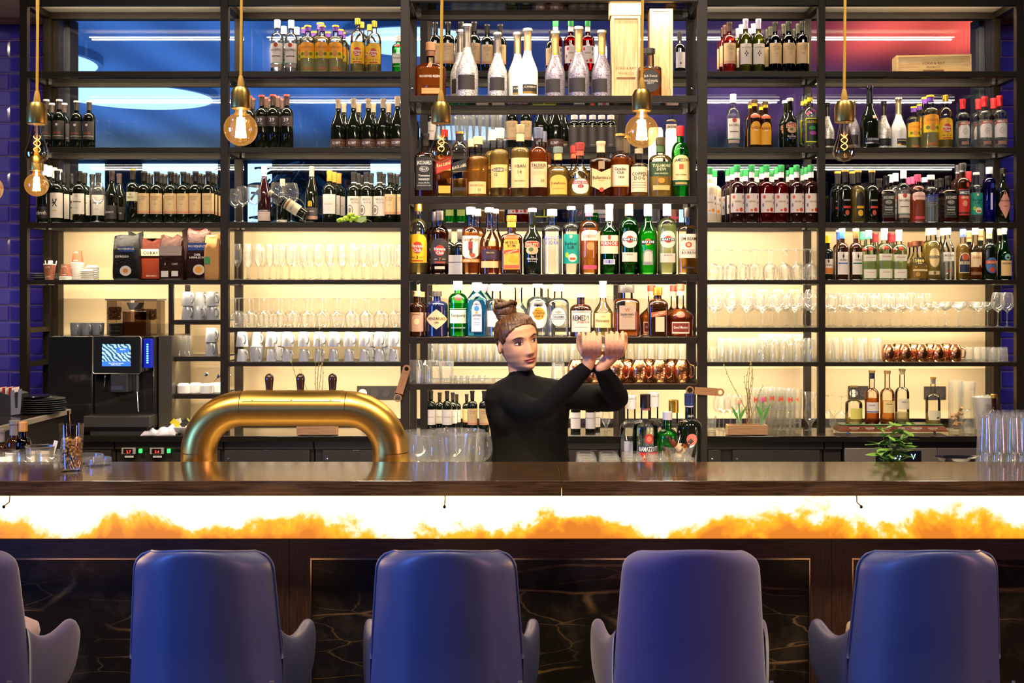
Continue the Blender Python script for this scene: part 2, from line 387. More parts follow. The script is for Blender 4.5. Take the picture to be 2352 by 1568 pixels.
for k, z in enumerate(LZC):
    th = (LEVC[k][1]-LEVC[k][0])*DC/F
    hbeam(cen, 'beam', x0, x1, DC, DC+.03, z-th, z-.001); hbeam(cen, 'beam', x0, x1, DCB, DCB+.03, z-th, z-.001)
    bx('glass_shelf', x0, x1, DC+.031, DCB-.002, z-.009, z-.001, GLS, cen)
    for xx in (x0+.015, x1-.015): bx('shelf_clip', xx-.012, xx+.012, DCB-.05, DCB-.002, z-.03, z-.010, CLIP, cen)
    bx('led_strip', x0+.03, x1-.03, DC+.033, DC+.041, z-th+.012, z-th+.018, LED, cen)
    area('shelf_light', ((x0+x1)/2, DC+.037, z-th-.001), (math.radians(22), 0, 0), x1-x0-.08, .012, 8.5, WARM, 175)
# ================================================================ bar counter
def wood(name, c0, c1, rough, scale=(1.2, 9, 9), det=6):
    m = bpy.data.materials.new(name); m.use_nodes = True; nt, N, L = nodes(m); b = nt.nodes['Principled BSDF']
    tc = N('ShaderNodeTexCoord'); mp = N('ShaderNodeMapping'); mp.inputs['Scale'].default_value = scale
    ns = N('ShaderNodeTexNoise'); ns.inputs['Scale'].default_value = 9; ns.inputs['Detail'].default_value = det; ns.inputs['Distortion'].default_value = .6
    r = N('ShaderNodeValToRGB'); r.color_ramp.elements[0].position = .35; r.color_ramp.elements[1].position = .68; r.color_ramp.elements[0].color = lin(c0); r.color_ramp.elements[1].color = lin(c1)
    L(tc.outputs['Object'], mp.inputs[0]); L(mp.outputs[0], ns.inputs[0]); L(ns.outputs[0], r.inputs[0]); L(r.outputs[0], b.inputs['Base Color'])
    bp = N('ShaderNodeBump'); bp.inputs['Strength'].default_value = .10; bp.inputs['Distance'].default_value = .0004; L(ns.outputs[0], bp.inputs['Height']); L(bp.outputs[0], b.inputs['Normal'])
    b.inputs['Roughness'].default_value = rough; b.inputs['Coat Weight'].default_value = .9 if rough < .35 else 0; b.inputs['Coat Roughness'].default_value = .09; b.inputs['Coat IOR'].default_value = 2.0; return m
OAKH = wood('dark oak', (.045, .022, .008), (.13, .066, .024), .22, (1.0, 22, 22))
OAKV = wood('dark oak upright', (.030, .013, .006), (.075, .034, .015), .42, (22, 22, 1.0))
OAKR = wood('dark oak rail', (.030, .013, .006), (.075, .034, .015), .42, (1.0, 22, 22))
BZ, BF, BB, BP = 1.097, 3.90, 4.35, 4.05
bar = thing('bar_counter', 'long dark oak bar counter with a glowing onyx band and black marble panels', 'bar counter', (0, BF, 0))
xs = X(1290, BF)
bx('top_slab', -2.6, xs-.0006, 0, BB-BF, BZ-.0514, BZ, OAKH, bar, bevel=.0015)
bx('top_slab', xs+.0006, 2.6, 0, BB-BF, BZ-.0514, BZ, OAKH, bar, bevel=.0015)
def onyx():
    m = bpy.data.materials.new('backlit onyx'); m.use_nodes = True; nt, N, L = nodes(m); b = nt.nodes['Principled BSDF']
    tc = N('ShaderNodeTexCoord'); ns = N('ShaderNodeTexNoise'); ns.inputs['Scale'].default_value = 2.4; ns.inputs['Detail'].default_value = 9; ns.inputs['Roughness'].default_value = .62; ns.inputs['Distortion'].default_value = .5
    n2 = N('ShaderNodeTexNoise'); n2.inputs['Scale'].default_value = 22; n2.inputs['Detail'].default_value = 8; n2.inputs['Roughness'].default_value = .7
    sp = N('ShaderNodeSeparateXYZ'); mu = N('ShaderNodeMath', operation='MULTIPLY_ADD'); mu.inputs[1].default_value = -3.1; mu.inputs[2].default_value = -.345
    a1 = N('ShaderNodeMath', operation='ADD'); a2 = N('ShaderNodeMath', operation='MULTIPLY_ADD'); a2.inputs[1].default_value = .30
    wc = worldco(N, L, tc); L(wc, ns.inputs[0]); L(wc, n2.inputs[0]); L(tc.outputs['Object'], sp.inputs[0]); nm_ = N('ShaderNodeMath', operation='MULTIPLY'); nm_.inputs[1].default_value = 1.75; L(ns.outputs[0], nm_.inputs[0]); L(sp.outputs['Z'], mu.inputs[0])
    L(mu.outputs[0], a1.inputs[0]); L(nm_.outputs[0], a1.inputs[1]); L(n2.outputs[0], a2.inputs[0]); L(a1.outputs[0], a2.inputs[2])
    r = N('ShaderNodeValToRGB'); el = r.color_ramp.elements; el[0].position = .60; el[0].color = (9.0, 5.2, 1.9, 1); el[1].position = .97; el[1].color = (.8, .22, .0, 1)
    for p, c in ((.70, (3.0, 2.1, 1.1, 1)), (.755, (1.3, .85, .40, 1)), (.80, (1.35, .58, .0, 1)), (.88, (1.2, .40, .0, 1))):
        e = el.new(p); e.color = c
    L(a2.outputs[0], r.inputs[0]); L(r.outputs[0], b.inputs['Emission Color']); b.inputs['Emission Strength'].default_value = 1.0
    b.inputs['Base Color'].default_value = (.3, .2, .1, 1); b.inputs['Roughness'].default_value = .3
    return m
ONYX = onyx(); yP = BP-BF
zo0 = Z(1236, BP)
for a, b_ in ((-2.6, X(666, BP)), (X(666, BP), X(1907, BP)), (X(1907, BP), 2.6)):
    bx('onyx_panel', a+.0005, b_-.0005, yP, yP+.02, zo0, BZ-.052, ONYX, bar)
bx('core', -2.6, 2.6, yP+.10, BB-BF-.03, .05, BZ-.053, CAB, bar)
bx('light_channel', -2.6, 2.6, yP+.021, yP+.099, zo0-.03, zo0-.002, CAB, bar)
MARB = None
def marble():
    m = bpy.data.materials.new('black marble'); m.use_nodes = True; nt, N, L = nodes(m); b = nt.nodes['Principled BSDF']
    tc = N('ShaderNodeTexCoord'); mp = N('ShaderNodeMapping'); mp.inputs['Rotation'].default_value = (0, math.radians(32), 0); mp.inputs['Scale'].default_value = (.55, 1, 2.2); wc = worldco(N, L, tc)
    ds = N('ShaderNodeTexNoise'); ds.inputs['Scale'].default_value = 2.2; ds.inputs['Detail'].default_value = 5
    mx = N('ShaderNodeMix', data_type='RGBA'); mx.inputs[0].default_value = .22
    L(wc, mp.inputs[0]); L(mp.outputs[0], ds.inputs[0]); L(mp.outputs[0], mx.inputs[6]); L(ds.outputs['Color'], mx.inputs[7])
    acc = None
    for s, th, wgt in ((2.6, .022, 1.0), (6.5, .016, .55)):
        vo = N('ShaderNodeTexVoronoi', feature='DISTANCE_TO_EDGE'); vo.inputs['Scale'].default_value = s; L(mx.outputs[2], vo.inputs[0])
        r = N('ShaderNodeMapRange'); r.inputs[1].default_value = 0; r.inputs[2].default_value = th; r.inputs[3].default_value = wgt; r.inputs[4].default_value = 0; L(vo.outputs['Distance'], r.inputs[0])
        if acc: a = N('ShaderNodeMath', operation='MAXIMUM'); L(acc, a.inputs[0]); L(r.outputs[0], a.inputs[1]); acc = a.outputs[0]
        else: acc = r.outputs[0]
    nm = N('ShaderNodeTexNoise'); nm.inputs['Scale'].default_value = 3.5; nm.inputs['Detail'].default_value = 3; L(wc, nm.inputs[0])
    rr = N('ShaderNodeMapRange'); rr.inputs[1].default_value = .42; rr.inputs[2].default_value = .66; L(nm.outputs[0], rr.inputs[0])
    mm = N('ShaderNodeMath', operation='MULTIPLY'); L(acc, mm.inputs[0]); L(rr.outputs[0], mm.inputs[1])
    c = N('ShaderNodeMix', data_type='RGBA'); c.inputs[6].default_value = (.012, .009, .006, 1); c.inputs[7].default_value = (.34, .19, .07, 1); L(mm.outputs[0], c.inputs[0])
    cl = N('ShaderNodeTexNoise'); cl.inputs['Scale'].default_value = 7; cl.inputs['Detail'].default_value = 9; cl.inputs['Roughness'].default_value = .7; L(wc, cl.inputs[0])
    c2_ = N('ShaderNodeMix', data_type='RGBA', blend_type='ADD'); c2_.inputs[7].default_value = (.045, .033, .018, 1)
    cr = N('ShaderNodeMapRange'); cr.inputs[1].default_value = .48; cr.inputs[2].default_value = .75; L(cl.outputs[0], cr.inputs[0]); L(cr.outputs[0], c2_.inputs[0]); L(c.outputs[2], c2_.inputs[6])
    L(c2_.outputs[2], b.inputs['Base Color']); b.inputs['Roughness'].default_value = .28; return m
MARB = marble(); BRASS_TRIM = mat((.85, .68, .50), .22, 1)
zt, zr = zo0-.001, Z(1281, BP)
seams = [-2.6, X(665, BP), X(1909, BP), 2.6]; sw = .072
for i in range(3):
    a, b_ = seams[i]+.0008, seams[i+1]-.0008
    L_, R_ = a+(sw if i else 0), b_-(sw if i < 2 else 0)
    MB().prism([(a, zt), (b_, zt), (R_, zr), (L_, zr)], yP-.004, yP+.09, OAKR).build('frame_rail', bar)
    MB().prism([(L_, .17), (R_, .17), (b_, .10), (a, .10)], yP-.004, yP+.09, OAKR).build('frame_rail', bar)
    if i: MB().prism([(a, zt-.0006), (L_, zr-.0006), (L_, .1706), (a, .1006)], yP-.004, yP+.09, OAKV).build('frame_stile', bar)
    if i < 2: MB().prism([(b_, zt-.0006), (b_, .1006), (R_, .1706), (R_, zr-.0006)], yP-.004, yP+.09, OAKV).build('frame_stile', bar)
    bx('metal_trim', L_, R_, yP-.002, yP+.02, zr-.006, zr-.0005, BRASS_TRIM, bar)
    if i: bx('metal_trim', L_, L_+.005, yP-.002, yP+.02, .171, zr-.0055, BRASS_TRIM, bar)
    if i < 2: bx('metal_trim', R_-.005, R_, yP-.002, yP+.02, .171, zr-.0055, BRASS_TRIM, bar)
    bx('marble_panel', L_+(.006 if i else 0), R_-(.006 if i < 2 else 0), yP+.006, yP+.05, .171, zr-.006, MARB, bar)
bx('plinth', -2.6, 2.6, yP+.02, yP+.2, 0, .10, CAB, bar)
for px, d in ((66/2.94, -1), (1022, 0), (1967, 1)):
    x = X(px, 3.97); z0 = BZ-.052
    MB().tube([(x, .07, z0), (x+d*.0+.001, .068, z0-.02), (x-d*-.004 if 0 else x, .064, z0-.032), (x+d*.008, .05, z0-.040)], .0022, 8, mat((.10, .05, .03), .4, .6)).sphere((x+d*.010, .047, z0-.044), .006, m=mat((.10, .05, .03), .4, .6)).build('hook', bar)
# working shelf behind the bar
inox = mat((.50, .45, .40), .25, 1)
WZ = .98
ws = bx('worktop', -2.5, 2.5, BB+.012, 4.66, WZ-.03, WZ, mat((.30, .26, .22), .3, .8), bevel=.002); tag(ws, 'low metal working shelf hidden behind the bar top', 'worktop')
for i, x in enumerate((-2.3, 0, 2.3)): bx('leg', x-.02, x+.02, 4.4-4.505, 4.44-4.505, -.965, -.016, STEEL, ws)
ws.location = (0, 4.511, .965)
ws2 = bx('worktop', X(1325, 4.66), X(1625, 4.66), 4.662, 4.88, WZ-.03, WZ, inox, bevel=.002); tag(ws2, 'short metal bottle shelf behind the upturned tumblers', 'worktop')
area('work_light', (-.1, BB+.02, BZ-.05), (math.radians(35), 0, 0), 4.2, .01, 34, WARM, 170)

# ---------------------------------------------------------------- brass beer tower
def brass():
    m = bpy.data.materials.new('brushed brass'); m.use_nodes = True; nt, N, L = nodes(m); b = nt.nodes['Principled BSDF']
    b.inputs['Metallic'].default_value = 1; b.inputs['Base Color'].default_value = (.86, .50, .10, 1); b.inputs['Roughness'].default_value = .3; b.inputs['Anisotropic'].default_value = .4
    ns = N('ShaderNodeTexNoise'); ns.inputs['Scale'].default_value = 8; ns.inputs['Detail'].default_value = 6
    r = N('ShaderNodeMapRange'); r.inputs[3].default_value = .30; r.inputs[4].default_value = .36; L(ns.outputs[0], r.inputs[0]); L(r.outputs[0], b.inputs['Roughness']); return m
BRA = brass(); DT = 4.50
tower = thing('beer_tower', 'big brushed brass arch beer tower with three dark tap handles', 'beer tap', (X(676, DT), DT, WZ))
zc_ = Z(938, DT)-WZ; xl = X(457, DT)-X(676, DT); xr = X(897, DT)-X(676, DT); R = .17; rt = .0685
def arc(cx, cz, r, a0, a1, n=14): return [(cx+r*math.cos(math.radians(a0+(a1-a0)*i/n)), 0, cz+r*math.sin(math.radians(a0+(a1-a0)*i/n))) for i in range(n+1)]
MB().tube([(xl, 0, 0), (xl, 0, .06), (xl, 0, zc_-R-.001)], rt, 40, BRA).build('leg_pipe', tower)
MB().tube([(xr, 0, 0), (xr, 0, .06), (xr, 0, zc_-R-.001)], rt, 40, BRA).build('leg_pipe', tower)
MB().tube([(xl, 0, zc_-R)]+arc(xl+R, zc_-R, R, 180, 90, 18)[1:], rt, 40, BRA).build('elbow', tower)
MB().tube(arc(xr-R, zc_-R, R, 90, 0, 18), rt, 40, BRA).build('elbow', tower)
MB().tube([(xl+R+.001, 0, zc_), (0, 0, zc_), (xr-R-.001, 0, zc_)], rt, 40, BRA).build('cross_pipe', tower)
MB().rings([[(x, .0-math.cos(math.radians(a))*r_, zc_+math.sin(math.radians(a))*r_) for a, r_ in [(a, rt+.003) for a in range(28, 152, 8)]+[(a, rt+.0005) for a in range(148, 27, -8)]] for x in (-.19, .19)], BRA).build('name_plate', tower)
for x in (-.15, 0, .15): MB().sphere((x, -math.cos(math.radians(32))*(rt+.003), zc_+math.sin(math.radians(32))*(rt+.003)), .004, m=BRA, n=8, k=5).build('screw', tower)
for px in (616, 688, 762):
    x = X(px, DT)-X(676, DT)
    h = MB().lathe([(0, .013), (.015, .0135), (.04, .0155), (.055, .0175), (.065, .017), (.074, .012), (.079, .004)], 18, mat((.05, .022, .012), .12, 0, coat=1)).lathe([(-.03, .006), (0.0, .006)], 10, BRA).build('tap_handle', tower, (x, .02, zc_+rt-.012), label='dark glossy tap handle')

# ---------------------------------------------------------------- bar stools
def fabric(c, sheen):
    return mat(c, .62, 0, sheen=sheen)
def stool(px_x, style, lab):
    leather = mat((.085, .10, .21), .40, 0, key='leather') if style == 'l' else mat((.06, .045, .17), .8, 0, key='velvet', sheen=.5)
    inner = mat((.42, .30, .18), .8, 0, key='inner', sheen=.2) if style == 'l' else mat((.30, .20, .26), .8, 0, key='inner2', sheen=.5)
    t = thing('bar_stool', lab, 'bar stool', (px_x, 3.30, 0), 0, 'bar stools along the counter')
    # back shell
    def hw(z):
        k = max(0, min(1, (z-.42)/(.98-.42))); w_ = .240-.036*k**1.1
        return w_
    top, bot, NV, NU = .995, .44, 14, 14
    def surf(u, v, off=0):
        # rounded upper corners
        z = bot+(top-bot)*v; w_ = hw(z)
        if z > top-.06: 
            q = (z-(top-.06))/.06; w_ -= .050*(1-math.sqrt(max(0, 1-q*q)))
        x = w_*u; y = .02+.050*u*u*u*u+.085*u*u-.055*(v-.4)*(1 if v > .4 else .5)+off
        sag = .006*math.sin(u*3.1)*0
        return (x, y, z-.030*u*u*v+sag)
    mb = MB(); mi = mb.mi(leather); mj = mb.mi(inner)
    nu = NU+1
    for off in (0, .042):
        for i in range(NV+1):
            for j in range(nu): mb.v.append(surf(-1+2*j/NU, (i/NV)**.55, off))
    B = nu*(NV+1)
    for i in range(NV):
        for j in range(NU):
            a = i*nu+j; mb.face((a, a+1, a+1+nu, a+nu), mi); mb.face((B+a, B+a+nu, B+a+1+nu, B+a+1), mj)
    for j in range(NU): mb.face((NV*nu+j, NV*nu+j+1, B+NV*nu+j+1, B+NV*nu+j), mi); mb.face((j, B+j, B+j+1, j+1), mi)
    for i in range(NV): mb.face((i*nu, (i+1)*nu, B+(i+1)*nu, B+i*nu), mi); mb.face((i*nu+NU, B+i*nu+NU, B+(i+1)*nu+NU, (i+1)*nu+NU), mi)
    o = mb.build('backrest', t, ang=180); sb = o.modifiers.new('s', 'SUBSURF'); sb.levels = sb.render_levels = 2
    # piping along the upper edge
    pp = [Vector(surf(-1, (i/30)**.55, .012)) for i in range(5, 30)]+[Vector(surf(-1+2*j/20, 1, .012)) for j in range(21)]+[Vector(surf(1, (i/30)**.55, .012)) for i in range(29, 4, -1)]
    if style == 'l': MB().tube([tuple(p*1.0+Vector((0, .0, -.002))) for p in pp], .0045, 6, leather).build('piping', t, ang=180)
    for s in (-1, 1):
        mb = MB(); NT = 10; rings = []
        for i in range(NT+1):
            q = i/NT; x = s*(.207+.056*math.sin(q*1.5)); y = .168+.275*q
            zt_ = .735-.055*math.sin(q*math.pi*.9)*(1-q)*1.6-.035*q; zb_ = .44+.10*q**2
            if q > .75: k = (q-.75)/.25; zt_ -= .055*(1-math.sqrt(max(0, 1-k*k))); zb_ += .075*(1-math.sqrt(max(0, 1-k*k)))
            h = (zt_-zb_)/2; zc = (zt_+zb_)/2; th = .023 if q < .95 else .016
            rings.append([(x+math.copysign(abs(math.cos(a))**.7, math.cos(a))*th, y, zc+math.copysign(abs(math.sin(a))**.55, math.sin(a))*h) for a in [2*math.pi*(j+.5)/16 for j in range(16)]])
        mb.rings(rings, leather, flip=True); o = mb.build('armrest', t, ang=180); sb = o.modifiers.new('s', 'SUBSURF'); sb.levels = sb.render_levels = 1
    mb = MB().lathe([(0, .15, .13, 3), (.01, .175, .155, 3), (.055, .188, .165, 3), (.08, .184, .16, 3), (.095, .16, .14, 3), (.10, .05, .05, 3)], 32, inner, (0, .285, .60)); mb.build('seat', t, ang=180)
    MB().lathe([(0, .13, .12, 3), (.16, .175, .155, 3)], 24, leather, (0, .26, .43)).build('seat_shell', t)
    leg = mat((.55, .42, .28), .25, 1)
    for sx in (-1, 1):
        for sy in (-1, 1):
            MB().tube([(sx*.12, .2+sy*.12, .44), (sx*.21, .2+sy*.19, .005)], [.014, .010], 10, leg).build('leg', t)
    MB().tube([(-.175, .05, .24), (.175, .05, .24), (.175, .35, .24), (-.175, .35, .24), (-.175, .05, .24)], .008, 8, leg, cap=False).build('footrest', t)
    tg = MB().box(-.007, .007, -.003, .0, -.03, .03, mat((.20, .20, .24), .6)); tg.build('fabric_tag', t, (.215, .050, .575)).rotation_euler = (0, math.radians(14), math.radians(38))
    return t
for px_x, s, l in ((-1.71, 'v', 'mauve velvet bar stool cut off at the tiled end of the bar'),
                   (-.948, 'l', 'blue grey piped bar stool below the brass beer tower'),
                   (-.227, 'l', 'blue grey piped bar stool in front of the bartender'),
                   (.502, 'v', 'violet blue velvet bar stool without piping, below the upturned tumblers'),
                   (1.204, 'l', 'blue grey piped bar stool below the mint plant')):
    stool(px_x, s, l)

# ---------------------------------------------------------------- pendant lamps
GOLD = mat((.90, .62, .16), .30, 1); CORD = mat((.75, .42, .03), .8)
BULBG = thin((1, .90, .66), .60, strength=.8, cap=.5); FIL = mat((1, .5, .1), .5, 0, em=(1, .42, .08), es=14); FILH = mat((1, .7, .3), .5, 0, em=(1, .74, .36), es=55)
def litglass():
    m = thin((1, .86, .60), .7, strength=.7, cap=.5); nt, N, L = nodes(m); out = [n for n in nt.nodes if n.type == 'OUTPUT_MATERIAL'][0]; sh = out.inputs[0].links[0].from_socket
    e = N('ShaderNodeEmission'); e.inputs[0].default_value = (1, .42, .06, 1); e.inputs[1].default_value = .28; a = N('ShaderNodeAddShader'); L(sh, a.inputs[0]); L(e.outputs[0], a.inputs[1]); L(a.outputs[0], out.inputs[0]); return m
BULBL = litglass()
def pendant(px, py, D, kind, lab, w_=1.0):
    x, zs = X(px, D), Z(py, D); sc_ = w_          # py: lower rim of the socket
    t = thing('pendant_lamp', lab, 'pendant lamp', (x, D, zs), 0, 'bare bulb pendant lamps over the bar')
    MB().tube([(0, 0, .085), (.004, 0, .5), (-.003, 0, 1.0), (0, 0, 4.5-zs)], .0042, 8, CORD).build('cord', t, label='mustard yellow textile cord')
    MB().lathe([(.062, .010), (.068, .010), (.092, .006), (.094, .005)], 16, mat((.55, .30, .03), .6)).build('cord_grip', t)
    MB().lathe([(0, .026), (.002, .0275), (.046, .0275), (.060, .020), (.064, .009)], 28, GOLD).build('socket', t)
    if kind == 'drop':
        MB().lathe([(0, .012), (-.012, .0135), (-.05, .022), (-.075, .0315), (-.088, .0325), (-.10, .028), (-.109, .016), (-.112, .004), (-.117, .002)], 32, BULBG, cap0=False).build('bulb', t)
        MB().tube([(0, 0, -.004), (0, 0, -.045)], .003, 6, mat((.9, .85, .7), .2)).build('bulb_stem', t)
        fl = MB()
        for s in (0, math.pi): fl.tube([(math.cos(s+a*.55)*.009, math.sin(s+a*.55)*.009, -.034-a*.0032) for a in range(0, 15)], .0007, 5, FIL)
        fl.build('filament', t)
    else:
        r = .0475
        MB().lathe([(0, .0145), (-.010, .0155)]+[(-.058-r*math.cos(math.radians(a)), max(.001, r*math.sin(math.radians(a)))) for a in range(158-0, -1, -12)][0:0]+[(-.058+r*math.cos(math.radians(a)), max(.001, r*math.sin(math.radians(a)))) for a in range(24, 181, 12)], 32, BULBL, cap0=False).build('bulb', t)
        fl = MB()
        for k in range(6):
            a = k*math.pi/3; fl.tube([(math.cos(a)*.008, math.sin(a)*.008, -.025), (math.cos(a)*.013, math.sin(a)*.013, -.082)], .0032, 8, FILH)
        fl.tube([(0, 0, -.002), (0, 0, -.03)], .004, 6, FILH)
        fl.build('filament', t)
        pl = bpy.data.lights.new('bulb_light', 'POINT'); pl.energy = 3.5; pl.color = (1, .62, .26); pl.shadow_soft_size = .012; po = bpy.data.objects.new('bulb_light', pl); col.objects.link(po); po.location = (x, D, zs-.058)
    return t
pendant(85, 285, 3.30, 'drop', 'clear teardrop bulb in a brass socket hanging before the blue tiles')
pendant(84, 392, 4.75, 'globe', 'glowing globe bulb hanging just below and behind the first teardrop bulb')
pendant(553, 250, 3.30, 'globe', 'glowing globe bulb hanging in front of the bottles with red necks')
pendant(1013, 284, 3.30, 'drop', 'clear teardrop bulb hanging before the black square whiskey bottle')
pendant(1474, 255, 3.30, 'globe', 'glowing globe bulb hanging before the wooden boxes in the centre rack')
pendant(1939, 281, 3.30, 'drop', 'clear teardrop bulb hanging before the glittery sparkling wine bottles')
pendant(-26, 395, 4.0, 'globe', 'globe bulb cut off at the picture edge beside the blue tiles')
# ================================================================ bottles and glassware: one template per kind, copied
GT = {  # glass type -> (outer wall, liquid)
 'wine': (mat((.006, .008, .004), .07, 0, coat=.5), None), 'brown': (mat((.025, .008, .003), .07, 0, coat=.5), None),
 'red': (thin((.80, .06, .05), .4), (.75, .03, .03)), 'pinkw': (thin((.95, .45, .35), .5), (.95, .22, .14)), 'darkred': (mat((.02, .003, .004), .07, 0, coat=.5), None),
 'olive': (thin((.62, .66, .16), .35), (.62, .62, .10)), 'dkolive': (thin((.10, .13, .03), .3), (.10, .12, .02)),
 'clear': (thin((.985, .995, .985), .75), (.96, .97, .94)), 'lemon': (thin((.985, .995, .985), .75), (.97, .93, .55)), 'gold': (thin((.98, .98, .95), .7), (.96, .80, .30)),
 'amber': (thin((.98, .96, .92), .7), (1, .56, .12)), 'honey': (thin((.98, .97, .93), .7), (.97, .68, .18)), 'cognac': (thin((.98, .95, .9), .65), (.80, .24, .04)),
 'coffee': (thin((.90, .80, .7), .5), (.22, .05, .012)), 'orange': (thin((.98, .95, .9), .5), (.99, .42, .08)), 'rose': (thin((.98, .9, .88), .5), (.99, .38, .20)),
 'green': (thin((.30, .90, .30), .6), (.10, .72, .12)), 'dkgreen': (thin((.10, .55, .12), .5), (.05, .30, .05)), 'palegreen': (thin((.93, .99, .90), .7), (.88, .93, .50)),
 'blue': (thin((.60, .88, .98), .75), (.14, .62, .95)), 'navy': (mat((.01, .012, .05), .06, 0, coat=.6), None), 'indigo': (thin((.25, .25, .85), .4), (.15, .15, .75)),
 'white': (mat((.86, .82, .78), .16, 0, coat=.4), None), 'cream': (thin((.95, .9, .8), .5), (.9, .66, .36)), 'milk': (mat((.82, .66, .44), .25, 0, coat=.5), None),
}
def glitter(c):
    m = bpy.data.materials.new('glitter'); m.use_nodes = True; nt, N, L = nodes(m); b = nt.nodes['Principled BSDF']
    tc = N('ShaderNodeTexCoord'); vo = N('ShaderNodeTexVoronoi'); vo.inputs['Scale'].default_value = 330; L(tc.outputs['Object'], vo.inputs[0])
    sp = N('ShaderNodeSeparateColor'); L(vo.outputs['Color'], sp.inputs[0]); r = N('ShaderNodeMapRange'); r.inputs[3].default_value = .25; r.inputs[4].default_value = 1.25; L(sp.outputs[0], r.inputs[0])
    v = N('ShaderNodeVectorMath', operation='SCALE'); v.inputs[0].default_value = lin(c)[:3]; L(r.outputs[0], v.inputs['Scale']); L(v.outputs[0], b.inputs['Base Color'])
    b.inputs['Metallic'].default_value = .55; b.inputs['Roughness'].default_value = .35
    nm = N('ShaderNodeBump'); nm.inputs['Strength'].default_value = .6; nm.inputs['Distance'].default_value = .002; L(sp.outputs[1], nm.inputs['Height']); L(nm.outputs[0], b.inputs['Normal']); return m
GT['glit'] = (glitter((.80, .74, .70)), None); GT['glitd'] = (glitter((.46, .40, .46)), None)
LQ = {}
def liquid(c):
    if c not in LQ:
        m = bpy.data.materials.new('liquid'); m.use_nodes = True; nt, N, L = nodes(m); b = nt.nodes['Principled BSDF']; out = nt.nodes['Material Output']
        b.inputs['Base Color'].default_value = (*c, 1); b.inputs['Transmission Weight'].default_value = 1; b.inputs['IOR'].default_value = 1.2; b.inputs['Roughness'].default_value = .02
        tr = N('ShaderNodeBsdfTransparent'); tl = N('ShaderNodeBsdfTranslucent'); tr.inputs[0].default_value = (*[q**.45 for q in c], 1); tl.inputs[0].default_value = (*c, 1)
        df = N('ShaderNodeBsdfDiffuse'); df.inputs[0].default_value = (*c, 1); md = N('ShaderNodeMixShader'); L(tl.outputs[0], md.inputs[1]); L(df.outputs[0], md.inputs[2])
        m1 = N('ShaderNodeMixShader'); m1.inputs[0].default_value = .70; L(b.outputs[0], m1.inputs[1]); L(md.outputs[0], m1.inputs[2])
        m2 = N('ShaderNodeMixShader'); m2.inputs[0].default_value = .20 if min(c) > .8 else .50; L(tr.outputs[0], m2.inputs[1]); L(m1.outputs[0], m2.inputs[2]); L(m2.outputs[0], out.inputs[0]); LQ[c] = m
    return LQ[c]
KD = {}
def K(key, desc, shape, h, w, nw, glass, cap, decor=(), d=None, p=2, lvl=.72, cat='bottle', name='bottle', hand=None):
    """shape (style, body top, shoulder end) as fractions of h; cap (colour, fraction, flare[, 'c' = second colour]);
    decor: R/O/D/A/V/S patches (kind, s, z, w, h, colour) and T lettering (kind, text, s, z, max w, h, colour)"""
    KD[key] = dict(desc=desc, shape=shape, h=h, w=w, nw=nw, glass=glass, cap=cap, decor=decor, d=d or w, p=p, lvl=lvl, cat=cat, name=name, tpl=None)
def profile(k):
    st, zb, zs = k['shape']; h = k['h']; R, Ry, n, p = k['w']/2, k['d']/2, k['nw']/2, k['p']
    P = [(0, R*.90, Ry*.90, p), (.012*h, R, Ry, p), (zb*h*.5, R, Ry, p), (zb*h, R, Ry, p)]
    for i in range(1, 9):
        t = i/8
        if st == 'r': g = (1-t**2.6)**.72
        elif st == 's': g = .5*(1+math.cos(math.pi*t))
        elif st == 'l': g = 1-t
        elif st == 'b': g = .5*(1+math.cos(math.pi*t))+.35*math.sin(math.pi*t)*(1-t)
        pp = 2 if t > .8 else p+(2-p)*t
        P.append(((zb+(zs-zb)*t)*h, n+(R-n)*g, n+(Ry-n)*g, pp))
    z1 = .985
    if k.get('bulge'): pass
    P += [((zs+.02)*h, n, n, 2), ((z1-.035)*h, n*.96, n*.96, 2), ((z1-.03)*h, n*1.12, n*1.12, 2), (z1*h, n*1.10, n*1.10, 2)]
    return P
def at(P, z):
    for a, b in zip(P, P[1:]):
        if z <= b[0]:
            t = (z-a[0])/max(1e-9, b[0]-a[0]); return [a[i]+(b[i]-a[i])*t for i in range(4)]
    return list(P[-1])
def onsurf(P, s, z, off):
    _, rx, ry, p = at(P, z); rx += off; ry += off
    if p <= 2.3: th = max(-1.5, min(1.5, s/rx)); return (rx*math.sin(th), -ry*math.cos(th), z)
    x = max(-rx*.995, min(rx*.995, s)); return (x, -ry*(1-abs(x/rx)**p)**(1/p), z)
def patch(mb, P, R, h, kd, s0, z0, w_, hh, colr, off):
    m = mat(colr, .55) if not colr.startswith('*') else mat(colr[1:], .3, .9)
    mi = mb.mi(m); nc, nr = 14, 4; W2 = w_*R/2; H = hh*h; zc = z0*h; S0 = s0*R; b = len(mb.v)
    for i in range(nc+1):
        u = -1+2*i/nc
        a, c = -.5, .5
        if kd == 'O': q = math.sqrt(max(0, 1-u*u)); a, c = -.5*q, .5*q
        elif kd == 'D': q = 1-abs(u); a, c = -.5*q, .5*q
        elif kd == 'A': c = .5-.32*(1-math.sqrt(max(0, 1-u*u)))
        elif kd == 'V': a = -.5+.22*abs(u); c = .5-.0*(1-abs(u))-.20*(1-abs(u)); 
        elif kd == 'S': a, c = -.5+.5*(u*.5), .5+.5*(u*.5)
        elif kd == 'U': a = -.5+.3*(1-math.sqrt(max(0, 1-u*u))); c = .5
        for j in range(nr+1):
            t = j/nr; mb.v.append(onsurf(P, S0+W2*u*(math.pi/2 if 0 else 1), zc+H*(a+(c-a)*t), off))
    for i in range(nc):
        for j in range(nr):
            q = b+i*(nr+1)+j; mb.face((q, q+nr+1, q+nr+2, q+1), mi)
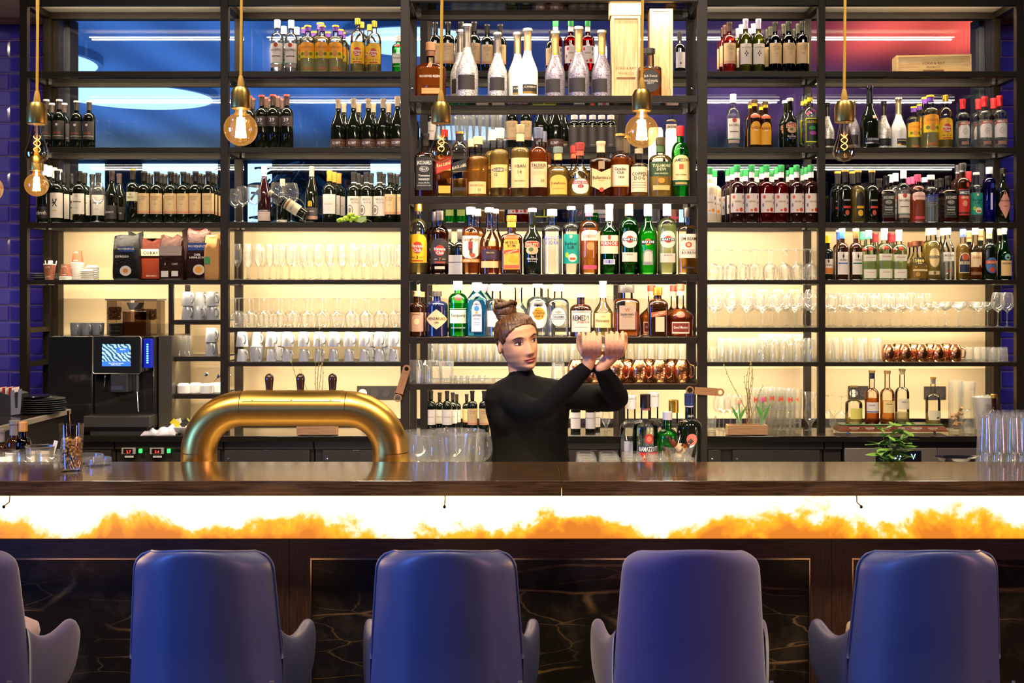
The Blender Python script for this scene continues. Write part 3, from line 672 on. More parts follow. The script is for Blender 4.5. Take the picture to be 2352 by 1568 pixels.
def lettering(mb, P, R, h, t, s0, z0, mw, th, colr, off=.0016):
    vs_, fs, wd = textgeo(t); k = th*h/.72; kx = min(k, mw*R/wd); mi = mb.mi(mat(colr, .5) if not colr.startswith('*') else mat(colr[1:], .3, .9)); b = len(mb.v)
    slant = 0
    if isinstance(s0, tuple): s0, slant = s0
    for x, y in vs_: mb.v.append(onsurf(P, s0*R+x*kx, z0*h+y*k+slant*x*kx, off))
    for f in fs: mb.face([b+i for i in f], mi)
def template(key):
    k = KD[key]
    if k['tpl']: return k['tpl']
    P = profile(k); h = k['h']; R = k['w']/2; parts = []
    gw, lq = GT[k['glass']]; n = 24 if k['p'] == 2 else 32
    parts.append(('body', MB().lathe(P, n, gw).mesh('body', 50), None, None))
    if lq and k['lvl'] > 0:
        zl = k['lvl']*h; I = .0025
        Q = [(max(z, .008), max(rx-I, .002), max(ry-I, .002), p) for z, rx, ry, p in P if z < zl]; a = at(P, zl); Q.append((zl, a[1]-I, a[2]-I, a[3]))
        parts.append(('liquid', MB().lathe(Q, n, liquid(lq)).mesh('liquid', 50), None, None))
    c = k['cap']
    if c:
        cm = mat(c[0], .35) if not c[0].startswith('*') else mat(c[0][1:], .28, .85)
        z0 = (1-c[1])*h; pr = []
        mb = MB()
        if c[2] > 1.9:      # wide stopper
            r = k['nw']/2*c[2]; mb.lathe([(z0, r*.92), (z0+.003, r), (h-.004, r), (h, r*.9)], 20, cm, cap0=True)
        else:
            f = c[2]; zz = [z0+(h-z0)*i/5 for i in range(6)]
            if c[1] <= .175: rc_ = k['nw']/2*min(1.30, 1.14+(f-1.15)*.5)+.0006; pr = [(z, rc_) for z in zz[:-1]]+[(h-.002, rc_), (h, rc_*.9)]
            else: pr = [(z, at(P, z)[1]+.0011) for z in zz[:-1]]+[(h-.010, k['nw']/2*1.12+.001), (h-.001, k['nw']/2*1.12+.001), (h, k['nw']/2)]
            mb.lathe(pr, 18, cm)
        if len(c) > 3:
            cm2 = mat(c[3], .4) if not c[3].startswith('*') else mat(c[3][1:], .28, .85)
            if len(c) > 4:    # neck sleeve under the cap
                zs_ = z0-c[4]*h; mb.lathe([(z_, at(P, z_)[1]+.0009) for z_ in (zs_, zs_+(z0-zs_)*.5, z0)], 18, cm2, cap0=False, cap1=False)
            else: mb.lathe([(h-.010, k['nw']/2*1.14*c[2]), (h+.0006, k['nw']/2*1.10*c[2])], 18, cm2)
        parts.append(('cap', mb.mesh('cap', 40), None, None))
    pm, tm = MB(), MB(); o = .0004
    for dcr in k['decor']:
        if dcr[0] == 'T': lettering(tm, P, R, h, *dcr[1:])
        else: patch(pm, P, R, h, *dcr, off=o); o += .00035 if o < .0014 else 0
    if pm.v: parts.append(('label', pm.mesh('label', 60), None, None))
    if tm.v: parts.append(('lettering', tm.mesh('lettering', 60), 'label' if pm.v else None, None))
    k['tpl'] = parts; return parts
PL = []          # placements: (root object, desc, shelf words, row depth)
def spawn(key, x, y, z, s=1.0, rot=None):
    k = KD[key]
    if callable(k.get('fn')): parts = k['tpl'] or k['fn'](); k['tpl'] = parts
    else: parts = template(key)
    if len(parts) == 1:
        r = put(k['name'], parts[0][1], None, (x, y, z)); r.scale = (s, s, s)
    else:
        r = bpy.data.objects.new(k['name'], None); col.objects.link(r); r.location = (x, y, z); r.scale = (s, s, s)
        made = {}
        for nm, me, par, lb in parts:
            o = put(nm, me, made.get(par) or r); made.setdefault(nm, o)
            if lb: o['label'] = lb
    if rot: r.rotation_euler = rot
    elif k['name'] == 'mug': r.rotation_euler = (0, 0, -.85+random.uniform(-.25, .25))
    elif k['name'] == 'copper_mug': r.rotation_euler = (0, 0, -.5)
    r['category'] = k['cat']
    return r
def G(key, desc, h, fn, name, cat): KD[key] = dict(desc=desc, h=h, fn=fn, name=name, cat=cat, tpl=None, glass=None)

def row(where, z, D, spec):
    """spec: 'kind:x,top x,top ... ; kind:...'  x and top in picture px at depth D; top '-' keeps the kind's own height"""
    for part in spec.split(';'):
        part = part.strip()
        if not part: continue
        key, xs_ = part.split(':'); k = KD[key]
        for q in xs_.split():
            if ',' in q: a, b = q.split(',')
            else: a, b = q, '-'
            DD = D
            if '@' in b: b, dd = b.split('@'); DD = D+float(dd)
            s = 1.0 if b == '-' else max(.5, (Z(float(b), DD)-z)/k['h'])
            r = spawn(key, X(float(a), DD), DD, z+.0003, s, (0, 0, random.uniform(-.12, .12)) if k['glass'] and k.get('p', 2) == 2 else None)
            PL.append((r, k['desc'], where, round(DD, 3)))
def cols(x0, x1, n, jit=1.5): return ' '.join('%.1f' % (x0+(x1-x0)*i/max(1, n-1)+random.uniform(-jit, jit)) for i in range(n))

# ---- wines
B_ = ('r', .62, .75)
AR = (('R', 0, .37, 2.5, .40, '#e9c68e'), ('R', 0, .20, 2.5, .05, '#dc9f74'), ('T', 'ARTNER', 0, .50, 1.5, .035, '#b0906a'), ('T', 'JOSEF', 0, .455, 1.2, .035, '#b0906a'), ('T', 'CUVEE', 0, .36, .7, .014, '#8a6a48'))
K('artner', 'dark wine bottle with peach label', B_, .30, .075, .029, 'wine', ('#191512', .19, 1.12, '#2a2420'), AR)
K('artwhite', 'green wine bottle with beige label', B_, .30, .075, .029, 'dkolive', ('#2a2a1c', .19, 1.12), AR[:1]+AR[2:])
K('artrose', 'pink wine bottle with peach label', B_, .30, .075, .029, 'pinkw', ('#3a2018', .19, 1.12), AR)
K('fant', 'black wine bottle, dark label, white disc', B_, .30, .075, .029, 'wine', ('#4a423c', .20, 1.14, '#efe9df'), (('R', 0, .37, 2.6, .38, '#453d37'), ('O', 0, .48, .46, .055, '#e9e3da'), ('T', 'FANTINI', 0, .31, 1.3, .035, '#c8552a'), ('R', 0, .25, 2.3, .010, '#cfc8bf')))
K('hands', 'red wine bottle, white label, crossed hands', B_, .31, .079, .029, 'wine', ('#17130f', .20, 1.12), (('R', 0, .33, 2.6, .48, '#efe2d2'), ('S', -.10, .38, .60, .030, '#3b332c'), ('S', -.28, .43, .22, .045, '#5a4d42'), ('S', .22, .43, .25, .05, '#5a4d42'), ('T', 'X', 0, .37, .8, .12, '#3b332c'), ('R', 0, .23, .7, .022, '#d9c068')))
K('uno', 'red wine bottle with plain white label', B_, .31, .077, .029, 'wine', ('#1b1815', .20, 1.12), (('R', 0, .36, 2.6, .40, '#ece2d6'), ('T', 'UNO', 0, .51, .6, .03, '#8a8178'), ('R', 0, .40, 1.5, .018, '#6a625a'), ('T', 'Primitivo', 0, .28, 1.0, .018, '#8a8178')))
K('schroth', 'white capped wine bottle, low black label', B_, .31, .075, .029, 'wine', ('#e9e4e0', .19, 1.12), (('R', 0, .17, 2.6, .20, '#1a1512'), ('T', 'schroth', 0, .17, 1.6, .07, '#f0ebe4')))
K('langm', 'slope shouldered red bottle, dark low label', ('s', .50, .82), .31, .080, .029, 'wine', ('#3a2e2c', .19, 1.12), (('R', .1, .20, 1.9, .26, '#3f3733'), ('T', 'LANDMAYER', -.1, .20, 1.4, .035, '#e5ddd2')))
K('maya', 'tall red bottle with cream upper label', B_, .325, .073, .029, 'wine', ('#2c2418', .20, 1.12, '#a88c4a'), (('R', 0, .48, 2.6, .17, '#e3dcb4'), ('T', 'MAYA', 0, .47, 1.0, .03, '#6a5a30'), ('O', 0, .52, .2, .02, '#6a3020')))
K('r39', 'red capped wine bottle, brown numbered label', ('r', .63, .76), .32, .076, .030, 'wine', ('#4a352e', .20, 1.12, '#d0443a'), (('R', 0, .50, 2.6, .19, '#463833'), ('T', '39', 0, .525, .8, .075, '#f4eee8'), ('T', 'CUVEE', .25, .455, .5, .014, '#d8ccc4')))
K('klumpp', 'slope shouldered bottle, low brown label', ('s', .42, .78), .30, .092, .030, 'wine', ('#9a866c', .19, 1.12), (('R', 0, .10, 2.8, .155, '#5e3b2e'), ('T', 'KLUMPP', -.15, .10, 1.1, .055, '#f1e6da'), ('T', 'PINOT NOIR', .85, .105, .7, .02, '#c8a070')))
K('alois', 'slender red bottle, pink white label', ('s', .45, .86), .345, .077, .029, 'darkred', ('#ddcfca', .18, 1.12), (('R', 0, .12, 2.6, .16, '#c8b0a4'), ('R', 0, .215, 2.6, .035, '#4a4450'), ('T', 'ALOIS KIEFER', 0, .215, 1.7, .022, '#efe6de')))
K('ries', 'slender dark bottle with grey label', ('s', .45, .86), .345, .077, .029, 'wine', ('#8d8478', .18, 1.12), (('R', 0, .20, 2.6, .14, '#54494b'), ('R', 0, .095, 2.6, .06, '#c09a8c'), ('A', -.15, .34, .7, .10, '#d2a80e'), ('T', 'Gutswein', -.1, .21, 1.1, .03, '#e8dfd4')))
K('vara', 'orange capped bottle with white label', B_, .31, .079, .030, 'wine', ('#d9832a', .20, 1.12), (('R', 0, .36, 2.6, .37, '#e6dbd2'), ('T', 'VARAONDE', 0, .36, 1.6, .025, '#b58a30')))
K('varad', 'dark capped bottle, white sunburst label', B_, .31, .079, .030, 'wine', ('#26201c', .20, 1.12), (('R', 0, .36, 2.6, .37, '#e6dbd2'), ('T', 'VARAONDE', 0, .36, 1.6, .025, '#8a6a40'), ('R', 0, .22, 1.2, .006, '#b8a89c')))
K('script', 'red wine bottle, label with ring print', B_, .30, .077, .030, 'wine', ('#1d1a17', .20, 1.12, '#efece6', .02), (('R', 0, .33, 2.6, .38, '#e9dfcd'), ('O', -.55, .25, 1.1, .20, '#4a443c'), ('O', -.55, .25, .92, .17, '#e9dfcd'), ('O', -.55, .25, .55, .10, '#8a8070'), ('T', 'BRICCO', .2, .46, 1.2, .04, '#4a4034'), ('T', 'AL SOLE', .3, .40, 1.2, .035, '#8a7c58')))
K('smallw', 'small dark wine bottle, tall white label', ('r', .58, .72), .25, .070, .027, 'wine', ('#3a342e', .22, 1.12), (('R', 0, .30, 1.9, .38, '#e3dcd4'), ('O', -.05, .22, .35, .05, '#8a2a2a')))
K('cork', 'stubby wine bottle with pale cork cap', B_, .30, .075, .029, 'wine', ('#b9a98c', .16, 1.15), (('R', 0, .05, 2.4, .09, '#cfc6b8'),))
K('wwhite', 'yellow green wine bottle, cross print label', ('r', .60, .74), .32, .073, .029, 'olive', ('#9a96a8', .19, 1.12), (('R', 0, .34, 2.3, .38, '#f0e2cc'), ('R', 0, .31, .18, .035, '#2a2a40'), ('R', -.2, .345, .18, .03, '#2a2a40'), ('R', .2, .345, .18, .03, '#2a2a40'), ('R', 0, .38, .18, .03, '#2a2a40'), ('T', 'MUENCHHAUSEN', 0, .46, 1.6, .018, '#7a6a50')), lvl=.70)
K('jbottle', 'wine bottle with white double label', B_, .30, .077, .029, 'wine', ('#2b2723', .2, 1.12), (('R', 0, .42, 2.6, .14, '#e2dad4'), ('R', 0, .21, 2.6, .26, '#e2dad4')))
# ---- sparkling
CH_ = ('s', .34, .70)
K('glits', 'silver glitter sparkling bottle, black label', CH_, .31, .094, .033, 'glit', ('*8f8478', .32, 1.2, '*a89c8c'), (('R', -.1, .20, 1.7, .20, '#2a1f18'), ('T', 'SCAVI', 0, .675, 1.6, .03, '#e8dcc8')))
K('glitd', 'mauve glitter bottle, gold foil neck', CH_, .31, .094, .033, 'glitd', ('*e6c078', .32, 1.2, '*f4e2b4'), (('R', -.3, .17, 1.7, .20, '#2a1f18'), ('O', 0, .66, .5, .035, '*c8901c')))
K('glitb', 'grey glitter bottle, dark foil neck', CH_, .31, .094, .033, 'glit', ('*4c4646', .30, 1.15), (('R', 0, .10, 2.6, .20, '#150f0c'),))
K('swhite', 'glossy white sparkling bottle, gold foil', CH_, .31, .094, .033, 'white', ('*e8c890', .32, 1.2, '*f4e6c4'), (('R', .35, .125, 1.5, .11, '#2a2118'), ('R', .35, .065, 1.5, .03, '*c9a04a'), ('T', 'SCAVI&RAY', .35, .145, 1.3, .028, '#e8d8b0')))
K('sblack', 'big black sparkling wine bottle', ('s', .40, .74), .38, .118, .036, 'wine', ('*26262c', .28, 1.15, '*16161a'), (('R', .2, .115, 1.9, .09, '#15151c'), ('R', .2, .075, 1.9, .02, '*a9a0b8'), ('T', 'SCAVI&RAY', .2, .135, 1.4, .03, '#cfcfe0'), ('R', .25, .49, .30, .05, '#c8a890')))
# ---- spirits
HV = lambda y, c, n, lc: (('A', 0, .36, 2.55, .40, y), ('O', 0, .37, 1.15, .165, '#cf3a22'), ('T', 'Havana', 0, .395, 1.35, .05, '#f7f2e6'), ('T', 'Club', 0, .335, .9, .05, '#f7f2e6'), ('T', n, 0, .235, .3, .045, c), ('T', 'ANOS', .48, .235, .45, .02, lc), ('T', 'ANEJO', -.48, .235, .45, .02, lc), ('R', 0, .185, 1.3, .02, '#b8401c'))
K('hav3', 'pale rum bottle, yellow label, red disc', ('r', .58, .78), .325, .085, .030, 'gold', ('*e8b040', .115, 1.15), HV('#eeb81e', '#20160a', '3', '#3a2c10'), lvl=.56)
K('hav7', 'dark rum bottle, black label, red disc', ('r', .62, .76), .295, .083, .034, 'coffee', ('*6b625c', .15, 1.12), HV('#2a2622', '#d07a1e', '7', '#d8c8a8')+(('R', 0, .10, 1.2, .045, '#c8b494'),), lvl=.66)
K('bac', 'clear rum bottle, white label, red disc', ('r', .60, .76), .325, .080, .031, 'clear', ('#eceae8', .16, 1.2), (('R', 0, .36, 2.2, .37, '#ece0d2'), ('O', 0, .51, .66, .085, '#c83c20'), ('T', 'BACARDI', 0, .42, 1.7, .045, '#1c1a18'), ('R', 0, .30, 1.4, .02, '#6a5a4a'), ('R', 0, .175, 2.2, .018, '#a8c8a0'), ('R', 0, .12, 1.9, .06, '#b09a8c')), lvl=.62)
K('gorl', 'clear gin bottle, yellow lemon label', ('r', .66, .78), .285, .090, .034, 'lemon', ('#e9b814', .035, 1.2, '#6a3f9c', .09), (('A', 0, .50, 2.3, .26, '#f0a020'), ('T', "GORDON'S", 0, .52, 1.6, .05, '#b8551c'), ('R', 0, .36, 2.3, .14, '#e8c81c'), ('O', 0, .38, .7, .12, '#d9892a'), ('O', -.6, .38, .5, .07, '#6c7a1c'), ('O', .6, .38, .5, .07, '#6c7a1c'), ('R', .1, .075, 1.3, .05, '#a8682c')), lvl=.62)
K('gorp', 'orange pink gin bottle, cream label', ('r', .66, .78), .32, .086, .034, 'orange', ('#e6e0e0', .12, 1.15, '#c84a6a', .05), (('A', 0, .555, 2.2, .15, '#f3d3b4'), ('T', "GORDON'S", 0, .54, 1.7, .045, '#a8402a'), ('O', 0, .40, .85, .11, '#f08a4a'), ('R', 0, .10, 1.6, .055, '#d6465a')), lvl=.66)
K('gorr', 'rose gin bottle with pink cap', ('r', .66, .78), .295, .090, .034, 'rose', ('#c94a72', .15, 1.2), (('A', 0, .55, 2.0, .16, '#f0c8bc'), ('T', "GORDON'S", 0, .545, 1.5, .045, '#a8402a'), ('R', .1, .10, 1.5, .055, '#d6465a')), lvl=.58)
K('tanq', 'bright green gin bottle, red seal', ('r', .64, .78), .255, .088, .033, 'green', ('#f4efe8', .165, 1.35), (('R', 0, .36, 2.0, .24, '#e6e2cc'), ('T', 'Tanqueray', 0, .385, 1.7, .055, '#2a3a24'), ('O', 0, .70, .75, .11, '#cc2420'), ('T', 'LONDON DRY GIN', 0, .16, 1.6, .025, '#dfe8c8'), ('R', 0, .50, 2.0, .012, '#cfd8b4')), lvl=.60)
K('smir', 'clear vodka bottle with red cap', ('r', .62, .74), .31, .085, .031, 'clear', ('#d02428', .20, 1.2), (('A', -.1, .34, 1.9, .28, '#ece4e0'), ('S', .1, .50, 2.0, .055, '#b8452e'), ('T', 'SMIRNOFF', (.1, 0), .50, 1.6, .04, '#f4ece4'), ('O', -.05, .33, .7, .11, '#b8987c'), ('O', -.05, .33, .56, .09, '#ece4e0'), ('T', '21', -.05, .33, .4, .03, '#706050'), ('R', 0, .10, 1.2, .06, '#a87c64')), lvl=.55)
K('absol', 'clear vodka bottle with blue lettering', ('r', .66, .76), .30, .094, .040, 'clear', ('#e9e7e4', .10, 1.15), (('T', 'ABSOLUT', 0, .555, 1.8, .062, '#2340b0'), ('T', 'VODKA', 0, .48, 1.4, .062, '#2340b0'), ('T', 'Country of Sweden', 0, .41, 1.6, .022, '#8a8a8a'), ('T', 'Superb vodka', 0, .37, 1.5, .022, '#8a8a8a')), lvl=.55)
K('berl', 'clear bottle with turquoise label', ('r', .66, .76), .31, .077, .032, 'clear', ('#eceae2', .05, 1.3), (('R', 0, .37, 2.3, .43, '#129a84'), ('T', 'Berliner', 0, .45, 1.5, .05, '#0c1a18'), ('T', 'Luft', 0, .395, .8, .05, '#0c1a18'), ('O', .2, .24, 1.1, .12, '#e6e0c0'), ('R', .2, .225, .7, .035, '#c05a20'), ('O', -.5, .28, .5, .08, '#a8c81c'), ('O', 0, .55, .35, .05, '#e8e0b0')), lvl=.6)
K('pern', 'green aperitif bottle, cream and red label', ('s', .58, .76), .325, .087, .033, 'dkgreen', ('#f1ede8', .24, 1.2), (('R', 0, .42, 2.5, .26, '#e6d2a8'), ('R', 0, .435, 2.6, .065, '#c8402a'), ('T', 'PERNOD', 0, .437, 2.1, .052, '#f4ead4'), ('O', 0, .52, .35, .07, '#c8482c'), ('R', 0, .175, 1.3, .07, '#e8e0d8'), ('R', 0, .175, 1.15, .05, '#4a3a8c')), lvl=.70)
MT = (('O', 0, .49, 1.9, .24, '#e9d4b4'), ('O', 0, .49, .82, .10, '#c83c22'), ('R', 0, .488, 1.7, .045, '#1a1714'), ('T', 'MARTINI', 0, .49, 1.55, .036, '#f4f0ea'))
K('mrosso', 'green vermouth bottle, round label, red cap', ('r', .64, .80), .325, .088, .032, 'dkgreen', ('#e88878', .17, 1.2), MT+(('R', 0, .24, 1.8, .13, '#dcc4a8'), ('T', 'ROSSO', 0, .275, 1.0, .022, '#4a4038')), lvl=.80)
K('mdry', 'bright green vermouth bottle, small label', ('s', .54, .80), .325, .088, .032, 'green', ('#8cc49c', .17, 1.2), (('R', 0, .45, 1.7, .06, '#1a1714'), ('O', 0, .455, .65, .095, '#d8a020'), ('O', 0, .462, .5, .07, '#c83c22'), ('R', 0, .455, 1.6, .042, '#1a1714'), ('T', 'MARTINI', 0, .456, 1.5, .034, '#f4f0ea'), ('A', 0, .24, 1.1, .22, '#8a8478'), ('A', 0, .25, .85, .15, '#d9c8a8')), lvl=.62)
K('mbian', 'pale vermouth bottle, round label, blue cap', ('r', .64, .80), .325, .088, .032, 'palegreen', ('#e4eef4', .17, 1.2), MT+(('R', 0, .23, 1.8, .13, '#cfc0a4'), ('T', 'BIANCO', 0, .265, 1.1, .022, '#4a4038')), lvl=.70)
K('jimb', 'square bourbon bottle, white label', ('r', .66, .74), .30, .085, .032, 'amber', ('*5d564c', .15, 1.15), (('R', 0, .42, 1.9, .36, '#f1dcba'), ('T', 'JIM BEAM', 0, .53, 1.6, .05, '#2a1c12'), ('O', 0, .44, .7, .085, '#c84a20'), ('O', 0, .44, .35, .045, '#e8b890'), ('T', 'BOURBON', 0, .32, 1.4, .045, '#2a1c12'), ('T', 'KENTUCKY STRAIGHT', 0, .36, 1.4, .015, '#5a4630'), ('R', 0, .10, 1.3, .03, '#3a2214')), p=4, d=.075, lvl=.26)
JD = (('R', 0, .36, 1.65, .52, '#14100d'), ('R', 0, .36, 1.5, .48, '#2a241e'), ('R', 0, .36, 1.45, .465, '#14100d'), ('T', "JACK DANIEL'S", 0, .53, 1.4, .06, '#ece6da'), ('O', 0, .43, .95, .09, '#b8b0a0'), ('O', 0, .43, .88, .08, '#14100d'), ('T', 'No.7', 0, .43, .7, .035, '#ece6da'), ('T', 'Tennessee', 0, .33, 1.1, .035, '#ece6da'), ('T', 'WHISKEY', 0, .27, 1.1, .035, '#ece6da'), ('T', '1.0 Litre 40% Vol.', 0, .215, 1.2, .018, '#ece6da'), ('T', 'DISTILLED AND BOTTLED', 0, .175, 1.3, .016, '#cfc8b8'))
K('jack', 'square dark whiskey bottle, black label', ('r', .62, .72), .285, .092, .034, 'coffee', ('#15120f', .20, 1.15), JD, p=5, lvl=.62)
K('redl', 'square whisky bottle, slanted red label', ('r', .64, .84), .30, .074, .030, 'cognac', ('#c01c18', .12, 1.2), (('S', 0, .47, 2.1, .19, '#c22a14'), ('S', 0, .385, 2.1, .012, '*d8a040'), ('T', 'Red Label', (0, .26), .48, 1.6, .055, '#f0d890'), ('R', .1, .11, 1.4, .11, '#e0a030')), p=6, lvl=.60)
K('blackl', 'square whisky bottle, slanted black label', ('r', .62, .84), .30, .076, .030, 'amber', ('#1a1510', .14, 1.2, '*b8924a'), (('S', 0, .46, 2.1, .17, '#17120d'), ('S', 0, .385, 2.1, .012, '*c89440'), ('T', 'BLACK LABEL', (0, .26), .46, 1.7, .045, '#e8d8a8'), ('R', 0, .12, 1.5, .05, '#2a2018')), p=6, lvl=.28)
K('malt', 'amber malt whisky bottle, low cream label', ('r', .60, .70), .27, .092, .036, 'amber', ('#c9b184', .13, 1.2), (('R', 0, .15, 2.0, .20, '#e9c37c'), ('T', 'AKNACHIE', 0, .19, 1.4, .035, '#a87c3c'), ('T', '12', .3, .115, .4, .04, '#6a4a20')), lvl=.66)
K('cragg', 'golden whisky bottle, cream label, black script', ('r', .60, .70), .31, .084, .034, 'honey', ('#d8c8a0', .15, 1.2), (('R', 0, .30, 2.1, .33, '#ecc774'), ('O', 0, .39, 1.9, .06, '#3a3024'), ('T', 'CRAGGANMORE', 0, .39, 1.7, .045, '#f0dca8'), ('T', '12', -.3, .32, .5, .04, '#3a2a14')), lvl=.70)
K('oban', 'golden whisky bottle, tall beige label', ('r', .60, .70), .32, .087, .034, 'honey', ('#7a6a4c', .12, 1.15, '#d8c07c', .11), (('R', 0, .33, 2.15, .41, '#eac482'), ('T', 'OBAN', 0, .42, 1.2, .045, '#3a2a1c'), ('T', '14', 0, .34, .4, .05, '#8a6a3c'), ('T', 'SINGLE MALT', 0, .22, 1.2, .018, '#5a4028')), lvl=.68)
K('talis', 'amber whisky bottle, cream label, grey cap', ('r', .60, .74), .315, .084, .036, 'cognac', ('#4c4e60', .16, 1.2), (('R', 0, .32, 2.1, .36, '#edc48a'), ('T', 'TALISKER', 0, .45, 1.7, .045, '#2a1c14'), ('T', 'SINGLE MALT', 0, .41, 1.2, .02, '#4a3424'), ('T', '10', .4, .23, .4, .045, '#2a1c14'), ('R', 0, .34, 1.6, .05, '#e2b47c')), lvl=.68)
K('dalw', 'squat golden whisky bottle, green cap', ('r', .50, .64), .215, .092, .034, 'honey', ('#6e7b70', .12, 1.3, '#e0b860', .14), (('A', 0, .24, 1.8, .38, '#ecb44a'), ('T', 'Dalwhinnie', 0, .27, 1.5, .05, '#5a3c14'), ('R', 0, .16, 1.2, .01, '#a8803c')), lvl=.52)
K('chiv', 'round whisky bottle with red cap', ('b', .34, .62), .235, .096, .034, 'honey', ('#8c2c24', .14, 1.2, '#c85a3c', .10), (('O', 0, .19, 1.7, .28, '#e9dcc4'), ('R', 0, .26, 1.6, .05, '#a8281c'), ('T', 'CHIVAS REGAL', 0, .26, 1.4, .035, '#f4ead8'), ('O', 0, .19, .55, .07, '#a8281c'), ('T', '12', 0, .19, .3, .04, '#f4ead8')), lvl=.34)
K('ball', 'brown square whisky bottle, chevron label', ('r', .62, .72), .25, .098, .036, 'coffee', ('#c9b088', .20, 1.2), (('V', 0, .31, 1.95, .42, '#e8c684'), ('T', "Ballantine's", 0, .34, 1.6, .06, '#4a3018'), ('T', 'FINEST', 0, .285, .9, .025, '#c8a060'), ('O', 0, .125, .42, .08, '#c8381c'), ('R', 0, .56, .55, .14, '#a88c5c')), p=4.5, lvl=.72)
K('canc', 'whisky bottle, cream label, brown neck', ('r', .58, .70), .28, .084, .036, 'cognac', ('#4a3c28', .27, 1.15, '*c8a050'), (('R', 0, .34, 2.1, .33, '#efd2a8'), ('T', 'Canadian', 0, .44, 1.3, .045, '#3a2818'), ('T', 'Club', 0, .385, .8, .05, '#3a2818'), ('T', '1858', .1, .31, .8, .035, '#5a4028'), ('R', 0, .165, 2.1, .012, '#d89030')), lvl=.62)
K('copd', 'clear whisky bottle, big cream label', ('r', .60, .72), .24, .090, .036, 'amber', ('#a89878', .10, 1.1), (('R', 0, .36, 2.2, .52, '#eccfa0'), ('T', 'COPPER', 0, .47, 1.8, .075, '#2a2018'), ('T', 'DOG', 0, .385, 1.2, .075, '#2a2018'), ('R', 0, .29, 1.7, .008, '#8a6a48'), ('R', 0, .24, 1.7, .008, '#8a6a48'), ('R', 0, .19, 1.7, .008, '#8a6a48')), lvl=.12)
K('tull', 'whiskey bottle, dark green label', ('r', .60, .72), .275, .102, .036, 'honey', ('#4c4426', .13, 1.15, '#46602c', .12), (('R', 0, .46, 2.1, .24, '#33481e'), ('T', 'TULLAMORE', 0, .515, 1.6, .05, '#e0dca0'), ('T', 'DEW', 0, .455, .9, .05, '#e0dca0'), ('T', 'IRISH WHISKEY', 0, .385, 1.2, .025, '#e0dca0'), ('O', 0, .27, .6, .09, '#d88c20'), ('R', 0, .15, 1.5, .08, '#e0b060')), p=2.6, lvl=.36)
K('jame', 'tall green whiskey bottle, red cap', ('r', .60, .78), .325, .082, .031, 'green', ('#b01c1c', .14, 1.2), (('A', 0, .41, 2.3, .35, '#ecd08a'), ('T', 'JAMESON', 0, .515, 1.7, .045, '#20301a'), ('R', 0, .42, .5, .07, '#c85a24'), ('T', 'IRISH WHISKEY', 0, .31, 1.3, .02, '#5a5024'), ('R', 0, .19, 2.1, .07, '#1c4018'), ('R', 0, .19, 1.4, .03, '#b8a050')), lvl=.58)
K('capt', 'orange spiced rum bottle, white picture label', ('r', .58, .72), .31, .080, .036, 'orange', ('#f4ece6', .11, 1.2), (('U', 0, .40, 2.1, .34, '#f1dfc6'), ('T', 'Captain Morgan', 0, .52, 1.8, .05, '#8a5a30'), ('R', 0, .42, .5, .13, '#a03020'), ('R', .05, .33, .35, .10, '#5a3424'), ('O', .25, .28, .6, .07, '#b8502c'), ('O', 0, .505, .22, .035, '#6a3c24'), ('R', 0, .20, 2.2, .05, '#e88a2c'), ('T', 'SPICED GOLD', 0, .20, 1.7, .028, '#f8e0c0')), p=2.8, lvl=.62)
K('zaca', 'half empty rum bottle, purple label', ('s', .46, .72), .31, .090, .034, 'cognac', ('#ebe4de', .07, 1.25), (('R', 0, .29, 2.1, .15, '#3c2434'), ('T', 'PELICAN', 0, .32, 1.0, .022, '#d0b46c'), ('R', 0, .145, 2.2, .10, '#e0b87c')), lvl=.42)
K('myers', 'square dark rum bottle, yellow label', ('r', .60, .70), .275, .102, .040, 'brown', ('#d85c1c', .10, 1.2, '#f0b030', .10), (('R', 0, .37, 1.5, .58, '#e8842a'), ('R', 0, .37, 1.35, .52, '#efb03c'), ('R', 0, .62, 1.35, .05, '#d8602a'), ('T', "MYERS'S", 0, .535, 1.1, .05, '#4a2c14'), ('T', 'RUM', 0, .48, .7, .05, '#4a2c14'), ('S', 0, .385, 1.35, .06, '#c04020'), ('T', 'Original Dark', (0, .3), .385, 1.1, .035, '#f4dca8'), ('O', .15, .25, .9, .12, '#b8a020'), ('R', 0, .13, 1.35, .05, '#c0583c')), p=4.5, d=.07, lvl=.65)
K('bail', 'black cream liqueur bottle, oval landscape label', ('b', .46, .74), .305, .083, .033, 'wine', ('#d8d0c8', .06, 1.25), (('A', 0, .45, 1.8, .10, '#e0c8a0'), ('A', 0, .45, 1.7, .08, '#b8401c'), ('T', 'BAILEYS', 0, .448, 1.4, .04, '#f0dcb0'), ('O', 0, .36, 1.5, .13, '#d8a878'), ('O', -.15, .37, .6, .06, '#5a6a30'), ('T', 'The', 0, .265, .4, .022, '#e8dcc8'), ('T', 'ORIGINAL', 0, .23, 1.3, .03, '#e8dcc8'), ('T', 'Irish Cream', 0, .195, 1.0, .02, '#e8dcc8')))
K('monk', 'brown apothecary gin bottle, pale label', ('r', .62, .74), .205, .075, .034, 'brown', ('#d8b078', .12, 1.25), (('R', 0, .32, 1.9, .42, '#cc9c84'), ('O', 0, .33, 1.4, .28, '#dcb48c'), ('O', 0, .33, 1.25, .25, '#cc9c84'), ('T', 'MONKEY', 0, .485, 1.3, .035, '#6a4430'), ('O', 0, .33, .7, .13, '#e8cca0')))
K('hend', 'black gin bottle with diamond label', ('r', .66, .78), .205, .098, .034, 'navy', ('#3c362f', .12, 1.3), (('D', 0, .38, 2.5, .44, '#e9c890'), ('T', "HENDRICK'S", 0, .395, 1.7, .06, '#2c2018'), ('T', 'GIN', 0, .31, .6, .04, '#2c2018')))
